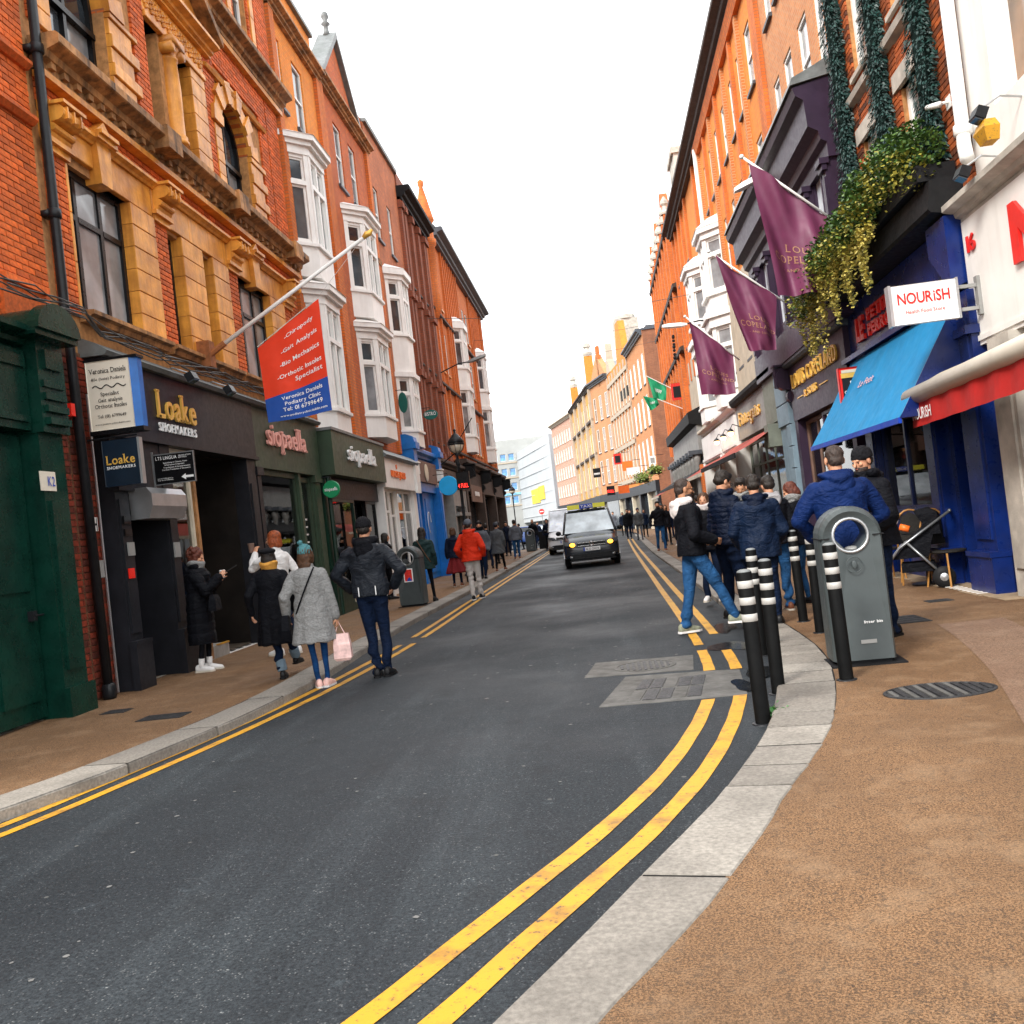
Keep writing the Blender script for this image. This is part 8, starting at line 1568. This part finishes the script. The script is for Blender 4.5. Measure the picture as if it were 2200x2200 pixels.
# ---- hanging signs on the left
t = thing('hanging_sign', 'white Veronica Daniels podiatry sign with a blue edge over the Loake sign', 'sign', (-5.3,10.0,3.5))
m = MB(); m.bbox(-5.62,-5.10,10.06,9.98,3.11,3.90,.008); part('board', m, 'sign_cream', t); m = MB(); m.prism([(-5.10,9.98),(-5.02,10.02),(-5.02,10.12),(-5.10,10.06)], 3.11, 3.90, 'z'); part('side_panel', m, 'blue_edge', t); m = MB(); m.box(-5.64,-5.0,9.97,10.14,3.90,3.93); m.box(-5.64,-5.0,9.97,10.14,3.06,3.11); part('frame', m, 'black_paint', t)
for s_, w_, z, hh, se in (('Veronica Daniels',.44,3.76,.055,True),('BSc (hons) Podiatry',.40,3.68,.032,True),('Specialist',.22,3.50,.042,True),('Gait analysis',.29,3.43,.042,True),('Orthotic Insoles',.38,3.36,.046,True),('Tel: (01) 6799649',.34,3.25,.034,True),('www.podiatryclinicdublin.com',.42,3.17,.018,False)): m = MB(); text(m, s_, (-5.36-w_/2,9.976,z), (1,0,0), (0,0,1), w_, hh, .07, .006 if se else 0, se, .003); part('lettering', m, 'black_letter', t)
m = MB(); m.tube([(-5.56+.40*k/24,9.976,3.605+.018*math.sin(k*.78)) for k in range(25)], .006, 4); part('wave_mark', m, 'black_letter', t)
t = thing('hanging_sign', 'square dark LOAKE SHOEMAKERS hanging sign under the white podiatry sign', 'sign', (-5.5,10.0,2.8))
m = MB(); m.bbox(-5.52,-5.10,10.03,9.97,2.46,2.99,.006); part('board', m, 'navy_board', t); m = MB(); m.box(-5.10,-5.075,9.97,10.05,2.46,2.99); part('side_panel', m, 'steel', t); m = MB(); m.tube([(-5.7,10.0,3.02),(-5.1,10,3.02)], .012, 6); part('bracket', m, 'black_metal', t)
m = MB(); text(m, 'Loake', (-5.48,9.967,2.71), (1,0,0), (0,0,1), .34, .10, .06, .015, True, .004); part('lettering', m, 'gold', t); m = MB(); text(m, 'SHOEMAKERS', (-5.48,9.967,2.655), (1,0,0), (0,0,1), .34, .032, .14, .012, True, .004); part('lettering', m, 'white_letter', t)
t = thing('hanging_sign', 'black LTS Lingua translation sign with a white arrow projecting over the shop entrance', 'sign', (-5.35,11.4,2.73)); n0_ = len(bpy.data.objects)
m = MB(); m.box(-5.93,-5.36,12.0,12.03,2.60,3.02); part('board', m, 'black_paint', t); m = MB()
for a, b_, c, e in ((-5.93,-5.36,3.005,3.02),(-5.93,-5.36,2.60,2.612),(-5.372,-5.36,2.612,3.005),(-5.955,-5.93,2.56,3.06)): m.box(a,b_,11.99,12.0,c,e)
part('frame', m, 'steel', t)
for s_, x, w_, z, hh in (('LTS LINGUA',-5.90,.30,2.94,.045),('TRANSLATION',-5.58,.18,2.965,.016),('SERVICES',-5.58,.12,2.94,.016),('Specialising in Chinese, Asian',-5.80,.34,2.885,.018),('& European Languages',-5.78,.28,2.855,.018),('Translations & Interpretation',-5.80,.38,2.82,.018),('Certified Translation of documents',-5.82,.40,2.79,.018),('www ltslingua ie',-5.90,.22,2.68,.014),('Tel 01 6728630',-5.90,.22,2.655,.014)): m = MB(); text(m, s_, (x,11.997,z), (1,0,0), (0,0,1), w_, hh, .1, .01, False, .003); part('lettering', m, 'white_letter', t)
m = MB(); m.prism([(-5.56,2.68),(-5.50,2.72),(-5.50,2.695),(-5.39,2.695),(-5.39,2.665),(-5.50,2.665),(-5.50,2.64)], 11.995, 12.0); part('arrow', m, 'white_letter', t)
for o_ in t.children:
    for v_ in o_.data.vertices: w_ = v_.co+Vector((-5.35,11.4,2.73)); w_ = Vector((w_.x*.945, w_.y*.945, 1.47+(w_.z-1.47)*.945)); v_.co = w_-Vector((-5.35,11.4,2.73))
m = MB(); m.box(-5.72,-5.63,9.62,9.70,3.26,3.40); t = solo('alarm_box', m, 'alarm_red', 'small bright red alarm box beside the green console', 'alarm box')
for k, (y, z, w_, hh, mt, lb) in enumerate(((10.12,2.07,.10,.16,'white_paint','white letter H plate on the dark brick strip'),(10.55,1.75,.14,.16,'grey_paint','framed notice on the charcoal pilaster'),(10.16,1.55,.10,.20,'grey_paint','small grey plate low on the brick strip'),(10.5,1.46,.12,.12,'alarm_red','small red hydrant notice low on the pilaster'),(11.74,1.70,.16,.20,'grey_paint','folded notice on the second charcoal pilaster'),(10.52,2.10,.16,.10,'black_paint','small black Lingua plate on the pilaster'),(10.52,1.95,.16,.08,'black_paint','small black arrow plate on the pilaster'))):
    d_ = .24 if y > 10.3 else .06; m = MB(LF); m.box(y-w_/2,y+w_/2,d_-.01,d_+.01,z-hh/2,z+hh/2); o = solo('notice', m, mt, lb, 'notice')
    if k == 0: m = MB(); text(m, 'H', tuple(LF.pt(y-.03,d_+.012,z-.08)), (0,1,0), (0,0,1), .06, .16, .1, .01, False, .003); part('lettering', m, 'black_letter', o)
for k, (u, lb) in enumerate(((12.2,'first small floodlight above the Loake lettering'),(13.5,'second small floodlight above the Loake fascia'))): floodlight(lb, LF, u, 4.05, .48)
# wires along the left ledge
m = MB(LF); r_ = random.Random(8)
for k in range(6):
    pts = []; u = 8.6
    while u < 18.5: pts.append((u, .20+.12*r_.random(), 4.30+.05*r_.random()+.07*math.sin(u*1.7+k)+(.15 if u < 10 else 0))); u += .45
    m.tube(pts, .010, 4)
solo('cable_bundle', m, 'cable', 'tangle of grey cables along the ledge above the Loake fascia', 'cables')
for k, (P0, P1, lb) in enumerate((((-5.8,35,9.9),(4.7,35,9.45),'nearest thin wire strung across the street'),((-5.8,50,11.95),(4.6,50,11.6),'middle wire with faint lights across the street'),((-5.8,56,11.8),(4.6,56,11.7),'farthest wire across the street'))):
    m = MB(); A, B = Vector(P0), Vector(P1); m.tube([tuple(A.lerp(B, i/16)-Vector((0,0,.35*math.sin(math.pi*i/16)))) for i in range(17)], .010, 4); solo('overhead_wire', m, 'cable', lb, 'wire')
m = MB()
for i in range(14): m.ball((4.35-.55*i/13,44-.4*i,9.6-1.9*i/13+.1*math.sin(i)), .07, 6, 5)
solo('light_string', m, 'black_matt', 'dark string of festoon lights down the ornate red building', 'light string')
# ---- signs on the far right
def board_sign(label, x0, x1, y, z0, z1, mat, tx=None, tm='white_letter', edge=None, arm=True):
    t = thing('hanging_sign', label, 'sign', ((x0+x1)/2, y, z0)); m = MB(); m.bbox(x0, x1, y+.1, y, z0, z1, .01); part('board', m, mat, t)
    if edge: m = MB(); w = x1-x0; m.box(x0+w*.16, x1-w*.16, y-.02, y-.001, z0+(z1-z0)*.15, z1-(z1-z0)*.2); part('panel', m, edge, t)
    if tx: m = MB(); w = (x1-x0)*.8; text(m, tx, ((x0+x1)/2-w/2, y-.025, z0+(z1-z0)*.3), (1,0,0), (0,0,1), w, (z1-z0)*.28, .08, .02, False, .006); part('lettering', m, tm, t)
    if arm: m = MB(); m.tube([(x1,y+.05,z1+.03),(x1+.6,y+.05,z1+.03)], .02, 5); part('bracket', m, 'black_metal', t)
    return t
board_sign('red and white Guinness pint sign beside the green flags', 4.04, 4.62, 44.9, 6.70, 7.52, 'sign_red_paint', None, edge='black_letter'); board_sign('small red Guinness sign on the striped building', 1.42, 2.0, 69, 5.3, 6.1, 'sign_red_paint', None, edge='black_letter'); board_sign('orange snake shaped sign below the small red Guinness sign', 1.95, 2.7, 68, 4.7, 5.4, 'orange_letter')
board_sign('black square sign with white mm lettering', -.25, .40, 80, 5.0, 5.8, 'black_paint', 'mm'); board_sign('dark electronic parking sign with red digits on the right', .65, 1.25, 70, 3.1, 3.8, 'black_paint', 'FULL', 'sign_red'); board_sign('white square speed sign on the peach brick wall', 3.9, 4.35, 67, 4.9, 5.5, 'white_letter', None, edge='grey_paint'); board_sign('orange banner sign over the far awnings', 1.3, 2.0, 60, 2.9, 3.4, 'orange_letter'); board_sign('long white shop sign above the far awning', 2.1, 3.0, 64, 4.2, 4.7, 'white_letter')
m = MB(); m.lathe((-7.6,120,3.2), [(.36,-.02),(.36,.02)], 20, 'y'); ne = solo('no_entry_sign', m, 'sign_red_paint', 'round red no entry sign far down the street', 'sign'); m = MB(); m.box(-7.85,-7.35,119.94,119.97,3.14,3.26); part('white_bar', m, 'white_letter', ne); m = MB(); m.tube([(-7.6,120.05,0),(-7.6,120.05,3.5)], .04, 6); part('post', m, 'grey_paint', ne)
for k, (x, y, z, s_) in enumerate(((2.75,55.5,3.55,.42),(3.4,54.0,3.9,.35))):
    t = thing('hanging_basket', ['lime green hanging basket at the far awnings','lime green plants nearer along the far awnings'][k], 'plant', (x,y,z)); m = MB(); r_ = random.Random(k); leaves(m, [(x+r_.gauss(0,s_*.55), y+r_.gauss(0,s_*1.2), z+r_.gauss(0,s_*.35)) for _ in range(900)], .11, r_); part('foliage', m, 'leaf_lime', t, kind='stuff'); m = MB(); m.box(x-.3,x+.3,y-.5,y+.5,z-.25,z-.05); part('basket', m, 'black_matt', t)
# ---- chairs
def bistro_chair(label, x, y, rz):
    t = thing('bistro_chair', label, 'chair', (x,y,PR_), rz, 'bentwood chairs outside the pub'); m = MB(); pts = [(-.19,-.2,.45)]+[(-.19*math.cos(math.pi*k/10)*(1.05), -.22-.02*k/10, .72+.30*math.sin(math.pi*k/10)) for k in range(11)]+[(.19,-.2,.45)]; m.tube(pts, .014, 8); part('back_frame', m, 'cane', t, True, local=True)
    m = MB(); m.loft([[(a*.9, -.222, b_) for a, b_ in [(-.17,.55),(-.17,.75),(-.12,.92),(0,.99),(.12,.92),(.17,.75),(.17,.55)]], [(a*.9, -.208, b_) for a, b_ in [(-.17,.55),(-.17,.75),(-.12,.92),(0,.99),(.12,.92),(.17,.75),(.17,.55)]]]); part('backrest', m, 'weave_dark', t, local=True)
    m = MB(); m.lathe((0,0,.44), [(.20,0),(.215,.01),(.215,.03),(.2,.035)], 18); part('seat', m, 'weave_dark', t, local=True)
    for sx in (-1,1):
        for sy in (-1,1): m = MB(); m.tube([(sx*.16,sy*.16,.44),(sx*.20,sy*.22,.0)], .013, 6); part('leg', m, 'cane', t, local=True)
    return t
M('cane', (.42,.20,.05), .45, .2, 10, .1); M('weave_dark', (.02,.018,.016), .6, .4, 60, .5, 200)
bistro_chair('bentwood chair facing the pub window, left of the pair', 4.25, 13.3, R_(165)); bistro_chair('bentwood chair nearer the pub door, right of the pair', 4.42, 12.5, R_(200)); bistro_chair('silver backed chair behind the pushchair handle', 4.1, 14.2, R_(185))
m = MB(); m.lathe((4.3,13.0,PR_), [(.22,0),(.22,.02),(.03,.04),(.03,.68),(.3,.70),(.3,.72)], 20); solo('cafe_table', m, 'black_metal', 'small round black cafe table between the bentwood chairs', 'table')
# ---- pushchair
t = thing('pushchair', 'dark pushchair with grey tubes and an orange toy in front of the pub', 'pushchair', (4.0,12.75,PR_), R_(70))
m = MB(); m.tube([(-.25,-.55,.98),(-.25,.1,.55),(-.25,.42,.14)], .018, 8); m.tube([(.25,-.55,.98),(.25,.1,.55),(.25,.42,.14)], .018, 8); m.tube([(-.25,-.55,.98),(.25,-.55,.98)], .022, 8); m.tube([(-.25,-.40,.15),(-.25,.0,.62)], .018, 8); m.tube([(.25,-.40,.15),(.25,.0,.62)], .018, 8); m.tube([(-.25,-.4,.15),(.25,-.4,.15)], .014, 6); part('frame', m, 'steel_dark', t, True, local=True)
m = MB(); m.loft([[(-.2,-.25,.42),(.2,-.25,.42),(.2,.2,.40),(-.2,.2,.40)],[(-.22,-.30,.62),(.22,-.30,.62),(.2,.05,.56),(-.2,.05,.56)],[(-.2,-.40,.92),(.2,-.40,.92),(.19,-.28,.90),(-.19,-.28,.90)]]); part('seat', m, 'cloth_black', t, local=True)
m = MB(); m.loft([[(-.22,-.42,.70),(.22,-.42,.70),(.22,-.30,.70),(-.22,-.30,.70)],[(-.23,-.40,.98),(.23,-.40,.98),(.22,-.15,.96),(-.22,-.15,.96)],[(-.2,-.30,1.05),(.2,-.30,1.05),(.2,-.12,1.02),(-.2,-.12,1.02)]]); part('canopy', m, 'cloth_black', t, local=True)
for sx in (-1,1):
    for sy, r_w in ((.42,.10),(-.40,.14)): m = MB(); m.lathe((sx*.27,sy,r_w), [(r_w*.4,-.02),(r_w,-.022),(r_w,.022),(r_w*.4,.02)], 18, 'x'); wh = part('wheel', m, 'black_matt', t, True, local=True); m = MB(); m.lathe((sx*.27,sy,r_w), [(.01,-.03),(r_w*.38,-.02),(r_w*.38,.02),(.01,.03)], 10, 'x'); part('hub', m, 'steel', wh, local=True)
m = MB(); m.box(-.18,.18,-.3,.1,.22,.34); part('basket', m, 'cloth_black', t, local=True); m = MB(); m.tube([(-.05,-.15,.66),(.05,.12,.62)], .05, 10); solo('toy', MB().tube([(3.88,12.6,.90),(3.98,12.55,.86)], .045, 10), 'orange_letter', 'orange toy on the pushchair tray', 'toy', smooth=True)
m = MB(); m.tube([(3.72,12.68,1.02),(3.86,12.62,.95)], .045, 8); solo('blanket', m, 'cream_hood', 'pale folded blanket over the pushchair bar', 'blanket', smooth=True)
